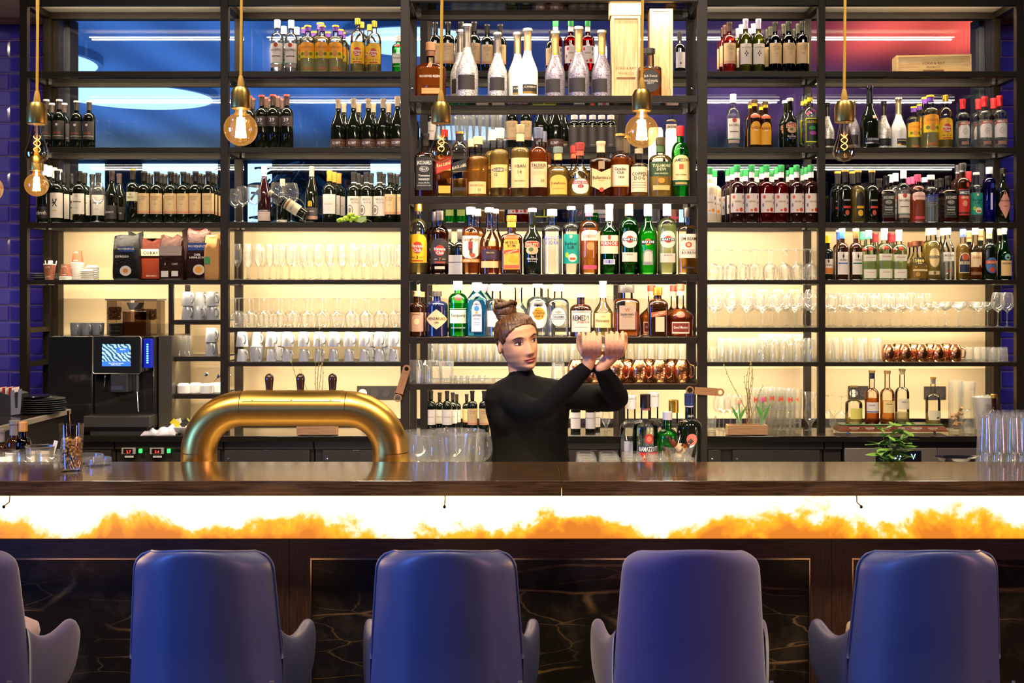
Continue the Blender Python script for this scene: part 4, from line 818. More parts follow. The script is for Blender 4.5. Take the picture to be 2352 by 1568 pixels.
K('bomb', 'pale blue square gin bottle', ('l', .70, .84), .245, .088, .040, 'blue', ('#b8b8d8', .14, 1.15), (('A', 0, .38, 1.15, .60, '#404a64'), ('A', 0, .38, 1.05, .57, '#dcdce4'), ('T', 'BOMBAY', 0, .60, .85, .045, '#20242c'), ('O', 0, .52, .55, .10, '#4a8cc0'), ('O', 0, .45, .25, .05, '#d8a030'), ('T', 'SAPPHIRE', 0, .395, .95, .045, '#20242c'), ('T', 'DRY GIN', 0, .33, .7, .02, '#606878'), ('R', 0, .26, .7, .006, '#8890a0'), ('R', 0, .22, .7, .006, '#8890a0')), p=6, lvl=.68)
K('clearr', 'round clear gin bottle, bright cap', ('r', .58, .72), .24, .100, .044, 'clear', ('#f4efe6', .13, 1.5), (('R', -.2, .34, 1.6, .3, '#efe6d8'),), lvl=.55)
K('decan', 'clear decanter with round stopper', ('s', .46, .70), .235, .095, .036, 'clear', None, (), lvl=.4)
K('nonino', 'clear grappa bottle, orange disc on white', ('r', .60, .76), .24, .100, .036, 'clear', ('#e8d8b0', .07, 1.9), (('O', 0, .42, 1.9, .52, '#eee6da'), ('O', 0, .44, 1.15, .24, '#eaa428'), ('T', 'Moscato', 0, .50, .8, .03, '#5a3410'), ('T', 'NONINO', 0, .45, 1.2, .05, '#3a2410'), ('T', 'GRAPPA', 0, .39, .9, .04, '#5a3410')), lvl=.55)
K('cana', 'clear square bottle, round line print', ('r', .62, .74), .24, .098, .040, 'clear', ('#efe8de', .13, 1.6), (('O', 0, .38, 1.5, .38, '#5a5a48'), ('O', 0, .38, 1.42, .36, '#eae4d2'), ('R', 0, .38, 1.3, .07, '#eae4d2'), ('R', 0, .42, 1.3, .006, '#5a5a48'), ('R', 0, .34, 1.3, .006, '#5a5a48'), ('T', 'CANAIMA', 0, .38, 1.15, .045, '#2a2a22'), ('D', 0, .47, .8, .06, '#b8b498')), p=4, lvl=.60)
K('remedy', 'squat dark rum bottle, big white label', ('r', .62, .76), .195, .100, .036, 'brown', ('#b09880', .08, 1.3), (('R', 0, .36, 2.1, .50, '#e9dcc0'), ('T', 'REMEDY', 0, .44, 1.7, .13, '#3a2c20'), ('T', 'SPICED RUM', .2, .34, 1.2, .045, '#b83a28'), ('R', 0, .58, 1.8, .02, '#8a7a60'), ('R', 0, .22, 1.3, .01, '#8a7a60')))
K('henn', 'cognac bottle with tall pale cap', ('s', .40, .66), .262, .092, .030, 'gold', ('#f2d99c', .30, 1.25), (('R', 0, .29, 1.9, .26, '#ead08c'), ('T', 'Hennessy', 0, .29, 1.5, .06, '#5a4018'), ('T', 'COGNAC', 0, .36, .8, .02, '#8a6a30')), lvl=.42)
K('disa', 'square amaretto bottle, black square cap', ('r', .64, .74), .24, .118, .062, 'cognac', ('#3c3834', .15, 1.25), (('R', 0, .37, 1.25, .46, '#c8a888'), ('T', 'DISARONNO', 0, .43, 1.05, .045, '#2a1c14'), ('T', 'W', 0, .52, .4, .07, '#c86a34'), ('R', 0, .38, .7, .008, '#6a5040')), p=4.5, lvl=.46)
K('coint', 'square brown orange liqueur bottle', ('r', .62, .76), .235, .094, .036, 'brown', ('*d89c3c', .17, 1.3), (('S', 0, .46, 1.5, .09, '#e8a04c'), ('S', 0, .46, 1.42, .075, '#b8481c'), ('T', 'COINTREAU', (0, .25), .46, 1.2, .05, '#f4e4c8'), ('R', .1, .25, .9, .30, '#e4c49c')), p=5)
K('grand', 'round cognac liqueur bottle, wax seal', ('b', .32, .60), .24, .114, .032, 'cognac', ('#b84a34', .12, 1.2, '#e8d0a8', .10), (('R', 0, .17, 1.5, .22, '#f0d8b8'), ('R', 0, .175, 1.38, .17, '#7c2c1c'), ('T', 'Grand Marnier', 0, .18, 1.2, .05, '#f4e4d0'), ('O', 0, .42, .7, .12, '#a8503c')), lvl=.52)
K('woodf', 'flat amber bourbon bottle, wooden stopper', ('r', .50, .64), .245, .135, .036, 'cognac', ('#a8724c', .15, 1.25, '#7c4a2c', .10), (('T', 'WOODFORD RESERVE', 0, .38, 1.4, .045, '#f0e0c0'), ('R', .1, .12, 1.3, .10, '#dc8c4c'), ('O', 0, .58, .3, .09, '#b8682c')), d=.06, p=2.6, lvl=.56)
K('jsb', 'square amber whiskey, dark oval label', ('r', .56, .64), .215, .106, .044, 'cognac', ('#3a332e', .11, 1.25), (('O', 0, .30, 1.7, .46, '#2a211c'), ('T', 'Jack Daniel', 0, .40, 1.1, .05, '#d8c8b0'), ('T', 'SINGLE BARREL', 0, .30, 1.3, .045, '#d8c8b0'), ('T', 'SELECT', 0, .25, .7, .03, '#d8c8b0')), p=4, lvl=.52)
K('kahl', 'brown coffee liqueur, yellow arched label', ('r', .60, .74), .29, .078, .032, 'brown', ('#4a3420', .06, 1.2, '#e8c01c', .07), (('A', .1, .31, 1.9, .48, '#e6a21e'), ('T', 'KAHLUA', .1, .42, 1.5, .055, '#8a2c14'), ('R', .1, .37, .6, .015, '#f4e8c8'), ('A', 0, .66, 1.6, .07, '#c8542c')))
K('cach', 'clear bottle with colourful dark label', ('r', .60, .76), .335, .094, .032, 'clear', ('#1c1a18', .07, 1.2, '#d8b81c', .08), (('R', 0, .32, 1.8, .44, '#d8d820'), ('R', 0, .32, 1.6, .40, '#0c1a14'), ('T', 'CACHACA', 0, .47, 1.4, .045, '#e8c81c'), ('O', 0, .36, .9, .07, '#1c8c3c'), ('O', .1, .27, 1.0, .07, '#a03c8c'), ('O', .3, .68, .5, .05, '#c8408c')), lvl=.6)
GF = lambda a, b: (('R', 0, .335, 2.2, .33, '#ecdcd2'), ('O', -.55, .44, .38, .06, a), ('O', .45, .22, .5, .07, b), ('O', -.1, .21, .35, .04, a), ('D', 0, .33, 1.2, .22, '#f0dcc0'), ('T', 'GIFFARD', 0, .36, 1.0, .03, '#6a5044'), ('O', .75, .44, .25, .07, '#6a6470'), ('O', -.75, .30, .22, .07, '#7a7078'), ('O', .8, .34, .18, .05, '#7a7078'))
K('gifd', 'dark syrup bottle, white botanical label', ('r', .60, .72), .325, .085, .030, 'darkred', ('#1c7a3c', .12, 1.2, '#e8e0dc', .10), GF('#e0642c', '#d8402c'))
K('gifr', 'red syrup bottle, white botanical label', ('r', .60, .72), .325, .085, .030, 'red', ('#1c7a3c', .12, 1.2, '#e8e0dc', .10), GF('#e0502c', '#c8301c'), lvl=.7)
K('gifc', 'cream syrup bottle, white botanical label', ('r', .60, .72), .325, .085, .030, 'milk', ('#1c7a3c', .12, 1.2, '#e8e0dc', .10), GF('#e8941c', '#e8941c'))
K('liqd', 'dark syrup bottle, red band', ('r', .58, .72), .32, .085, .034, 'wine', ('#d8922c', .04, 1.2, '#1a1512', .20), (('R', .1, .29, 1.1, .04, '#d03420'), ('T', 'BARSIRUP', .1, .42, 1.0, .03, '#d8d0c8'), ('O', .1, .185, .6, .10, '#c04a20')))
K('liqy', 'yellow syrup bottle, black arched label', ('r', .58, .72), .32, .085, .034, 'gold', ('#d8922c', .04, 1.2, '#1a1512', .20), (('A', .1, .33, 1.2, .50, '#17130c'), ('R', .1, .29, 1.1, .045, '#e8a81c'), ('O', .1, .18, .8, .12, '#e8b41c')), lvl=.68)
K('rama', 'dark amaro bottle, red label', ('r', .66, .76), .35, .082, .036, 'brown', ('#23211f', .12, 1.2, '*b8b8c0', .03), (('R', .1, .34, 1.8, .44, '#d0301c'), ('R', .1, .50, 1.8, .10, '#20243c'), ('T', 'RAMAZZOTTI', .1, .50, 1.5, .05, '#f0ece4'), ('T', 'AMARO', .1, .42, 1.1, .045, '#f4dcc0'), ('O', .1, .32, .7, .10, '#e89c7c'), ('O', .5, .63, .5, .08, '#c83c24'), ('R', .1, .16, 1.8, .03, '#4a1c14')))
K('ramac', 'clear spirit bottle, red label, pourer', ('r', .58, .70), .33, .100, .036, 'palegreen', ('#2c2119', .16, 1.1, '#b86858', .03), (('R', .3, .20, 1.9, .30, '#cc2a1c'), ('R', .3, .36, 1.95, .08, '#23283c'), ('T', 'RAMAZZOTTI', .3, .36, 1.7, .055, '#f0ece4'), ('T', 'AMARO', .35, .27, 1.2, .05, '#f4dcc0'), ('T', 'FRATELLI RAMAZZOTTI', .35, .21, 1.4, .03, '#f4dcc0'), ('O', .25, .48, .75, .12, '#b8281c'), ('O', .25, .48, .45, .07, '#d8705c')), lvl=0)
K('ciroc', 'blue tall vodka bottle', ('r', .72, .82), .335, .080, .032, 'indigo', ('#d0d4e4', .12, 1.2), (('O', .2, .66, .6, .10, '#2c30a8'), ('R', 0, .38, .3, .3, '#d8d8ec')), lvl=.5)
K('belsa', 'dark vermouth bottle, pink diamond label', ('s', .56, .78), .33, .083, .029, 'wine', ('#1c1816', .10, 1.15), (('D', .1, .33, 2.0, .52, '#e09a86'), ('T', 'BELSAZAR', .1, .40, 1.4, .03, '#3a241c'), ('T', 'ROSE', .1, .30, .5, .02, '#3a241c'), ('T', 'B', .1, .88, .4, .05, '#e8e0d8')))
SD = lambda c: (('R', 0, .32, 1.85, .44, '#e9ddd4'), ('D', 0, .46, .3, .12, '#1c1818'), ('T', 'SANDEMAN', 0, .385, 1.2, .025, '#3a302c'), ('R', 0, .32, 1.6, .028, c))
K('sandb', 'dark sherry bottle, white label, blue neck', ('r', .58, .72), .31, .078, .032, 'brown', ('#e9e4e0', .045, 1.25, '#2c5cb8', .15), SD('#5a6ab8'))
K('sandg', 'dark sherry bottle, white label, green band', ('r', .58, .72), .31, .078, .032, 'brown', ('#e9e4e0', .045, 1.25, '#4a3c1c', .15), SD('#1c6a4c'))
K('sando', 'short port bottle, label with orange base', ('r', .56, .70), .27, .072, .032, 'wine', ('#e8b41c', .17, 1.15), (('R', 0, .30, 2.0, .34, '#e0d4c8'), ('D', 0, .42, .35, .10, '#1c1818'), ('T', 'SANDEMAN', 0, .33, 1.5, .03, '#3a302c'), ('R', 0, .20, 2.0, .13, '#d07a28')))
SG = (('R', 0, .44, 1.9, .13, '#e8e0cc'), ('R', 0, .12, 1.8, .18, '#e8e0cc'), ('T', 'SCHLADERER', 0, .45, 1.5, .022, '#c86a3c'), ('T', 'SCHLADERER', 0, .15, 1.3, .018, '#c86a3c'), ('O', 0, .62, .75, .08, '#c8442c'))
K('schg', 'clear square bottle, red seal, green neck', ('r', .58, .72), .305, .085, .034, 'palegreen', ('#4aa880', .17, 1.25), SG, p=4, lvl=.5)
K('schw', 'clear square bottle, red seal, white neck', ('r', .58, .72), .305, .085, .034, 'palegreen', ('#ece0dc', .22, 1.25), SG, p=4, lvl=.5)
K('schr', 'clear square bottle with dark red neck', ('r', .58, .72), .295, .085, .034, 'palegreen', ('#8c1c24', .20, 1.25), SG, p=4, lvl=.5)
K('t1800', 'tapered tequila bottle, square wooden cap', ('l', .30, .70), .242, .112, .058, 'honey', ('#6a3a24', .13, 1.35), (('R', 0, .47, 1.15, .19, '#2a1c10'), ('T', '1800', 0, .485, .95, .09, '#efc860'), ('T', 'ANEJO', 0, .42, .5, .03, '#efc860'), ('R', 0, .24, 1.6, .05, '#e8cc98'), ('O', -.3, .14, .5, .12, '#c89840')), p=4, lvl=.44)
K('cuer', 'yellow tequila bottle, oval cream label', ('r', .60, .76), .32, .084, .033, 'gold', ('#e8d098', .14, 1.2), (('O', 0, .42, 1.6, .36, '#e8cc8c'), ('R', 0, .43, 1.5, .05, '#2a2018'), ('T', 'ESPECIAL', 0, .43, 1.3, .035, '#e8d8a8'), ('R', 0, .13, 1.8, .07, '#d8c094'), ('O', 0, .13, .4, .06, '#7a5a24')), lvl=.72)
K('moli', 'clear sambuca bottle, white label', ('s', .56, .80), .325, .082, .034, 'clear', ('#f0ecea', .14, 1.2), (('R', 0, .44, 1.9, .17, '#ece6da'), ('T', 'MOLINARI', 0, .46, 1.5, .045, '#2a2a2a'), ('T', 'EXTRA', 0, .40, .5, .02, '#c8903c'), ('T', 'X', .1, .18, .6, .06, '#c83c34')), lvl=.5)
K('linie', 'golden aquavit bottle, dark shield label', ('r', .56, .72), .31, .078, .031, 'honey', ('#3c4a8c', .16, 1.2), (('A', 0, .33, 1.9, .40, '#d8c8a0'), ('A', 0, .33, 1.7, .36, '#1c2440'), ('O', 0, .44, 1.1, .13, '#c85a34'), ('R', 0, .33, 1.7, .06, '#d8c8a0'), ('T', 'LINIE', 0, .33, 1.2, .05, '#1c2440')), lvl=.72)
K('asba', 'brandy bottle, cream label, red wax', ('s', .50, .74), .32, .082, .031, 'cognac', ('#e8c498', .14, 1.2), (('R', 0, .38, 1.8, .28, '#efd2a4'), ('T', 'Asbach', 0, .43, 1.2, .06, '#a8482c'), ('O', .5, .25, .35, .06, '#8c1c1c'), ('R', 0, .12, 1.8, .06, '#8c5c3c')), lvl=.50)
K('cass', 'dark cassis liqueur bottle, blue red label', ('r', .58, .70), .32, .084, .031, 'wine', ('#e8a868', .22, 1.2, '#e8d8c0'), (('O', 0, .27, 1.9, .30, '#3c6a9c'), ('R', 0, .33, 1.9, .07, '#b82c2c'), ('T', 'CASSISSEE', 0, .33, 1.6, .045, '#f0d8a0'), ('D', 0, .19, 1.0, .12, '#c83c2c'), ('O', 0, .85, .9, .04, '#c84a24')))
K('fern', 'dark green bitters bottle, cream label', ('s', .44, .80), .325, .084, .032, 'dkgreen', ('#c8c8c0', .08, 1.2, '#e8dcb0', .05), (('R', 0, .22, 1.95, .29, '#e4bc80'), ('O', 0, .43, .9, .12, '#7cb8a8'), ('D', 0, .42, .6, .05, '#2a2a2a'), ('T', 'FERNET-BRANCA', 0, .31, 1.5, .035, '#2a2018')), lvl=.7)
K('minib', 'small grey ribbed bottle, pale cap', ('r', .72, .84), .20, .070, .036, 'wine', ('#e6ddd4', .13, 1.2), (('R', 0, .33, 2.9, .60, '#50463c'), ('T', 'MEZZEK', 0, .10, 1.0, .03, '#b89a5c'), ('R', 0, .66, 2.0, .012, '#d8c89c')))
K('tube', 'white whisky gift tube', ('l', .97, .985), .33, .070, .06, 'white', None, (('T', 'OBAN', .3, .18, .8, .05, '#8a7c70'),), cat='gift tube', name='gift_tube')
K('island', 'island whisky bottle', ('r', .58, .70), .31, .080, .034, 'clear', ('#b88c50', .05, 1.15, '#3a3632', .10), (('R', 0, .28, 2.0, .22, '#ddd8d0'), ('R', -.2, .27, 1.0, .02, '#4a5a8c')), lvl=.52)
K('wtalk', 'half full whisky bottle, blue label', ('r', .52, .66), .305, .080, .032, 'cognac', ('#b88c50', .05, 1.15, '#2a2a34', .11), (('R', 0, .305, 2.0, .20, '#dcd0c4'), ('R', 0, .225, 2.0, .02, '#3c4488'), ('T', 'TALISKER', -.2, .35, .9, .02, '#3c4488')), lvl=.47)
K('wlagv', 'half full whisky bottle, yellow label', ('r', .52, .66), .305, .080, .032, 'orange', ('#b88c50', .07, 1.15), (('R', .1, .315, 1.9, .22, '#e6cc84'), ('T', 'LAGAVULIN', 0, .37, .9, .02, '#4a3c1c')), lvl=.42)
K('woban', 'nearly empty whisky bottle, white label', ('r', .52, .66), .315, .080, .032, 'lemon', ('#a08860', .05, 1.2, '#c8b488', .06), (('R', 0, .36, 1.8, .19, '#e2d4b4'), ('T', 'OBAN 14', 0, .40, 1.0, .022, '#4a4030')), lvl=.20)
K('wknock', 'squat whisky bottle, yellow label', ('r', .48, .62), .205, .090, .030, 'gold', ('#a88048', .06, 1.5), (('R', .1, .27, 1.7, .28, '#d8cc60'),), lvl=.14)
K('wdram', 'round shouldered whisky bottle, low label', ('r', .52, .64), .275, .086, .030, 'gold', ('#b88a3c', .05, 1.2, '#8a8478', .10), (('R', .1, .18, 1.8, .20, '#ddd4b0'), ('R', .5, .13, .4, .03, '#2a2a2a')), lvl=.13)
K('xo', 'dark cognac decanter with gold stopper', ('s', .30, .66), .20, .135, .026, 'brown', ('*d8a850', .10, 1.4), (), d=.07)
K('oilb', 'dark oil bottle with cork', ('r', .60, .75), .16, .030*1.4, .018, 'dkolive', ('#c88c4c', .16, 1.25), (('R', 0, .30, 2.4, .35, '#2a2018'),), lvl=.5)
K('vinb', 'short dark seasoning bottle, grey pourer', ('r', .58, .72), .16, .042, .022, 'brown', ('#7a7470', .24, 1.5), (('R', 0, .32, 2.4, .34, '#e4dcd0'),))
K('gbot', 'bright green liqueur bottle', ('r', .60, .74), .29, .090, .036, 'green', ('#d8d0c8', .12, 1.2), (('R', 0, .30, 1.2, .3, '#b8c85c'),), lvl=.66)
K('gcap', 'clear bottle with tall gold cap', ('r', .56, .68), .30, .090, .036, 'clear', ('*e0b040', .17, 1.05), (('R', 0, .3, 1.6, .25, '#e4d8c8'),), lvl=.5)
K('bcap', 'dark grappa bottle with blue cap', ('r', .56, .68), .32, .100, .034, 'wine', ('#2c3868', .15, 1.05, '#d8dce8', .02), (('O', 0, .44, .9, .14, '#c86a5c'), ('T', 'GRAPPA', .1, .72, .6, .03, '#d8d0c8')))
K('wcap', 'clear bottle with tall white cap', ('r', .56, .68), .32, .092, .036, 'clear', ('#f0ece8', .17, 1.05), (('R', 0, .3, 1.7, .25, '#e8e0d8'),), lvl=.4)
K('reda', 'orange red aperitif bottle', ('r', .56, .70), .29, .088, .034, 'rose', ('*d8a050', .10, 1.2), (('R', 0, .32, 1.8, .25, '#efd8c0'),), lvl=.6)

# ---- glassware
CG = thin((.992, .995, .985), .76, strength=.7, cap=.36, milk=.035); CG2 = thin((.985, .992, .975), .72, strength=.75, cap=.4, milk=.04); CG3 = thin((.985, .992, .975), .72, strength=.75, cap=.4)
def gl(prof, n=22, m=None, c0=False, c1=False):
    return lambda: [('glass', MB().lathe(prof, n, m or CG, cap0=c0, cap1=c1).mesh('glass', 70), None, None)]
def wineprof(h, r, rim, hb=.46, foot=.036, stem=.0036):
    z0 = h*hb
    return [(0, foot), (.002, foot), (.006, foot*.35), (.012, stem*1.2), (z0*.5, stem), (z0-.008, stem*1.3), (z0, r*.22), (z0+(h-z0)*.10, r*.62), (z0+(h-z0)*.25, r*.92), (z0+(h-z0)*.42, r), (z0+(h-z0)*.7, r*.95), (h, rim), (h+.0006, rim-.0006), (h-.002, rim-.0012)]
def inv(p): h = max(q[0] for q in p); return [(h-q[0],)+tuple(q[1:]) for q in p][::-1]
WG = wineprof(.215, .042, .031); WB = wineprof(.235, .048, .034, .42, .040); FLU = wineprof(.225, .027, .021, .36, .032); WSM = wineprof(.185, .036, .028, .45, .033)
G('wgl', 'upright clear wine glass', .215, gl(WG), 'wine_glass', 'wine glass'); G('wbig', 'large upright clear wine glass', .235, gl(WB), 'wine_glass', 'wine glass')
G('flute', 'clear champagne flute', .225, gl(FLU), 'champagne_flute', 'glass'); G('wgi', 'upturned clear wine glass', .185, gl(inv(WSM)), 'wine_glass', 'wine glass')
G('wbi', 'large upturned clear wine glass', .195, gl(inv(wineprof(.195, .040, .030, .46, .037))), 'wine_glass', 'wine glass')
G('coupe', 'shallow clear coupe glass', .16, gl([(0, .034), (.004, .012), (.010, .0035), (.10, .0035), (.106, .012), (.120, .036), (.135, .045), (.16, .047)]), 'coupe_glass', 'glass')
def tumb(h, r0, r1, b=.012, t=.003): return [(0, r0*.96), (.003, r0), (h*.5, (r0+r1)/2), (h, r1), (h, r1-t), (h*.5, (r0+r1)/2-t), (b, r0-t), (b*.8, .002)]
G('hbi', 'upturned clear highball glass', .145, gl(inv(tumb(.145, .024, .031)), 20, CG2, True), 'highball_glass', 'glass')
G('hbt', 'upturned tall beer glass', .165, gl(inv([(0, .034), (.01, .035), (.03, .026), (.09, .033), (.165, .036), (.165, .034), (.09, .030), (.035, .022), (.028, .002)]), 20, CG2, True), 'beer_glass', 'glass')
G('tmi', 'upturned clear tumbler', .095, gl(inv(tumb(.095, .030, .037)), 20, CG2, True), 'tumbler', 'glass')
G('tmw', 'wide upturned clear tumbler', .118, gl(inv(tumb(.118, .036, .0425)), 22, CG2, True), 'tumbler', 'glass')
G('tm', 'clear water tumbler', .10, gl(tumb(.10, .030, .037), 20, CG2, True), 'tumbler', 'glass')
G('jar', 'upturned clear printed jar glass', .105, gl([(0, .040), (.02, .041), (.07, .041), (.085, .036), (.090, .034), (.105, .030)], 22, CG2, False, True), 'jar_glass', 'glass')
G('shot', 'small clear shot glass', .045, gl(tumb(.045, .017, .022, .01), 16, CG2, True), 'shot_glass', 'glass')
G('stein', 'tall clear printed beer glass', .235, lambda: [('glass', MB().lathe([(0, .036), (.012, .036), (.022, .027), (.10, .030), (.20, .038), (.235, .037), (.235, .0345), (.19, .035), (.10, .027), (.03, .022), (.025, .002)], 22, CG2).mesh('glass', 70), None, None), ('print', (lambda mb: (mb.lathe([(.14, .0345), (.165, .0366)], 22, mat('#c8472c', .5), cap0=False, cap1=False), mb)[1])(MB()).mesh('print'), None, None)][:1], 'beer_glass', 'glass')
def goblet():
    P = [(0, .034, .034, 2), (.05, .034, .034, 2), (.1, .036, .036, 2), (.2, .037, .037, 2)]
    return [('glass', MB().lathe(tumb(.20, .031, .036, .03), 20, CG2).mesh('glass', 70), None, None), ('lettering', (lambda mb: (lettering(mb, [(0, .0315, .0315, 2), (.2, .0365, .0365, 2)], .034, .2, 'BERLINER', 0, .55, 1.3, .10, '#a8a49c'), lettering(mb, [(0, .0315, .0315, 2), (.2, .0365, .0365, 2)], .034, .2, 'M', 0, .75, .6, .12, '#d8502c'), mb)[2])(MB()).mesh('lettering'), None, None)]
G('pils', 'tall straight beer glass, red print', .20, goblet, 'beer_glass', 'glass')
G('hurr', 'tall clear hurricane glass', .21, gl([(0, .034), (.004, .012), (.02, .008), (.035, .012), (.06, .030), (.09, .033), (.13, .026), (.17, .026), (.21, .036)]), 'hurricane_glass', 'glass')
def mug(m, h, r0, r1, nm='body', inverted=False, hs=1):
    def f():
        P = [(0, r0*.94), (.003, r0), (h*.5, (r0*1.04+r1)/2), (h, r1), (h, r1-.004), (.01, r0-.005), (.009, .001)]
        if inverted: P = inv(P)
        b = MB().lathe(P, 24, m).mesh('body', 40)
        z0, z1 = h*.25, h*.78; rr = (r0+r1)/2
        pts = [(rr-.004, 0, z1), (rr+.014, 0, z1+.002), (rr+.025, 0, h*.62), (rr+.026, 0, h*.45), (rr+.014, 0, z0), (rr-.004, 0, z0)]
        return [('body', b, None, None), ('handle', MB().tube(pts, .0042, 8, m, flat=1.4).mesh('handle', 70), None, None)]
    return f
WHP = mat((.36, .36, .38), .18, 0, coat=.5); GRP = mat((.20, .21, .23), .28, 0, coat=.3)
G('mugi', 'upturned white porcelain mug', .092, mug(WHP, .092, .030, .039, inverted=True), 'mug', 'mug'); G('mugw', 'small upright white cup', .088, mug(WHP, .088, .036, .040), 'mug', 'mug')
G('mugg', 'upturned grey porcelain mug', .088, mug(GRP, .088, .032, .041, inverted=True), 'mug', 'mug'); G('mugu', 'upright grey porcelain mug', .088, mug(GRP, .088, .036, .041), 'mug', 'mug')
def copper():
    m = bpy.data.materials.new('hammered copper'); m.use_nodes = True; nt, N, L = nodes(m); b = nt.nodes['Principled BSDF']
    b.inputs['Metallic'].default_value = 1; b.inputs['Base Color'].default_value = (.80, .34, .14, 1); b.inputs['Roughness'].default_value = .2
    vo = N('ShaderNodeTexVoronoi'); vo.inputs['Scale'].default_value = 100; tc = N('ShaderNodeTexCoord'); L(tc.outputs['Object'], vo.inputs[0])
    bp = N('ShaderNodeBump'); bp.inputs['Strength'].default_value = .55; bp.inputs['Distance'].default_value = .0016; L(vo.outputs['Distance'], bp.inputs['Height']); L(bp.outputs[0], b.inputs['Normal']); return m
COP = copper()
def cmug():
    h = .106; P = [(0, .034), (.004, .037), (.02, .0415), (.05, .0440), (.08, .041), (.098, .031), (.104, .028), (.106, .023), (.106, .001)]
    pts = [(.040, 0, .085), (.058, 0, .078), (.064, 0, .055), (.058, 0, .030), (.042, 0, .022)]
    return [('body', MB().lathe(P, 28, COP).mesh('body', 40), None, None), ('handle', MB().tube(pts, .004, 8, COP).mesh('handle', 70), None, None)]
G('cmug', 'upturned hammered copper mug', .106, cmug, 'copper_mug', 'mug')
# ================================================================ what stands on the shelves
A_, B2_, C_, D_, E_ = 'far left bay', 'second bay', 'back shelf behind centre rack', 'fourth bay', 'far right bay'
N_ = ['top', 'second', 'third', 'fourth', 'fifth', 'sixth']
r0, r1_, r2_ = 7.275, 7.365, 7.455
def S(bay, k): return '%s shelf, %s' % (N_[k], bay) if bay != C_ else '%s %s' % (N_[k], bay)
# far left bay
row(S(A_, 1), LZ[1], r0, 'fant:106,229 136,229 176,232 205,232'); row(S(A_, 1), LZ[1], r1_, 'fant:119 148')
row(S(A_, 2), LZ[2], r0, 'schroth:101,378; hands:131,392; uno:182,393; langm:257,393; maya:305,388; artner:331,394 360,394.5 392,394.5 421,395 449,394 479,394')
row(S(A_, 2), LZ[2], r1_, 'schroth:113,381; hands:146,396; uno:194,397; langm:274,399; artner:338,398 369,399 400,398 430,398 458,399 487,398; uno:226,397')
row(S(A_, 2), LZ[2], r2_, 'schroth:124,385; hands:165,399; artner:346,401 379,401 407,401 437,402 466,401 495,401; uno:212,400'); row(S(A_, 2), LZ[2], 7.52, 'schroth:136,389')
row(S(A_, 2), LZ[2], 7.22, 'wgl:223,420')
# second bay
row(S(B2_, 0), LZ[0], r0, 'bac:637,46 669,47; gorl:707,59 740.5,59 771,59; hav3:821.5,43 860,49; tanq:915,82')
row(S(B2_, 0), LZ[0], r1_, 'bac:652,61 682,63; gorl:700,64 736,53 753,74 782,68; hav3:831,51 849,57'); row(S(B2_, 0), LZ[0], r2_, 'gorl:722,73 787,75')
row(S(B2_, 1), LZ[1], r0, 'r39:601,219 627,218 659,218; klumpp:777,228 812,227 846,227 880,227 913,222 946,228')
row(S(B2_, 1), LZ[1], r1_, 'r39:572,221 610,224 637,222; klumpp:790,238 824,238 858,238 893,238 930,238'); row(S(B2_, 1), LZ[1], r2_, 'r39:580,226 617,229 647,227')
row(S(B2_, 2), LZ[2], 7.235, 'wgl:540,434 557,429 583,425 637,420 669,421')
row(S(B2_, 2), LZ[2], 7.33, 'alois:607,381; ries:716,382; vara:757,392; script:813,395 842,395 872,395; artner:896,397 925,397 950,397')
row(S(B2_, 2), LZ[2], 7.42, 'cork:649,411; vara:767,395; script:822,398 852,398 880,399; artner:903,399'); row(S(B2_, 2), LZ[2], 7.50, 'vara:778,398; script:830,402; artner:912,401')
row(S(B2_, 3), LZ[3], r0, 'flute:'+cols(546, 905, 16)); row(S(B2_, 3), LZ[3], r1_, 'flute:'+cols(566, 918, 14)); row(S(B2_, 3), LZ[3], r2_, 'flute:'+cols(574, 912, 12))
row(S(B2_, 4), LZ[4], r0, 'wgi:'+cols(541, 905, 12)); row(S(B2_, 4), LZ[4], r1_, 'wgi:'+cols(549, 915, 12)); row(S(B2_, 4), LZ[4], r2_, 'wgi:'+cols(560, 908, 11))
xm = [556, 623.5, 660.5, 698, 733, 766.6, 802, 837, 872, 905]
row('lower layer, '+S(B2_, 5), LZ[5], r0, 'mugi:'+' '.join('%s,801' % x for x in xm)); row(S(B2_, 5), LZ[5], r0, 'mugw:589,795')
row('upper layer, '+S(B2_, 5), LZ[5]+.0925, r0, 'mugi:'+' '.join('%s,-' % x for x in xm)); row('lower layer, '+S(B2_, 5), LZ[5], r1_+.02, 'mugi:590,- 642,- 850,- 888,-'); row('upper layer, '+S(B2_, 5), LZ[5]+.0925, r1_+.02, 'mugi:590,- 642,- 850,- 888,-')
# back shelf behind the centre rack
row(S(C_, 0), LZ[0], r0, 'artner:1000,52 1029,51 1059,51 1089,51 1119,57 1149,57 1266,70; gifr:1311,47 1350,47; gifr:1276,47@.06; smallw:1561,74')
row(S(C_, 1), LZ[1], r0, 'varad:988,232; stein:1045,265 1066,265 1095,262 1126,262 1152,262; artner:1176,232 1208,232; klumpp:1242,226 1277,226; minib:1319,265 1339,265 1361,265 1382,265 1403,265; jimb:1541,250')
row(S(C_, 1), LZ[1], r1_, 'stein:1056,266 1080,266 1110,264 1140,264; klumpp:1260,236 1294,236')
row(S(C_, 2), LZ[2], r0, 'gbot:1033,410 1060,410; jimb:1108,405 1145,405; gifr:1180,392 1200,392; cach:1238,392 1262,392; moli:1330,395; tanq:1360,420; bac:1385,395; absol:1500,405; gorr:1543,405')
row(S(C_, 3), LZ[3], r0, 'jbottle:1031,527 1056,527; jbottle:1005,527'); row(S(C_, 4), LZ[4], r0, 'wbi:'+cols(1000, 1400, 12)+' '+cols(1455, 1580, 5))
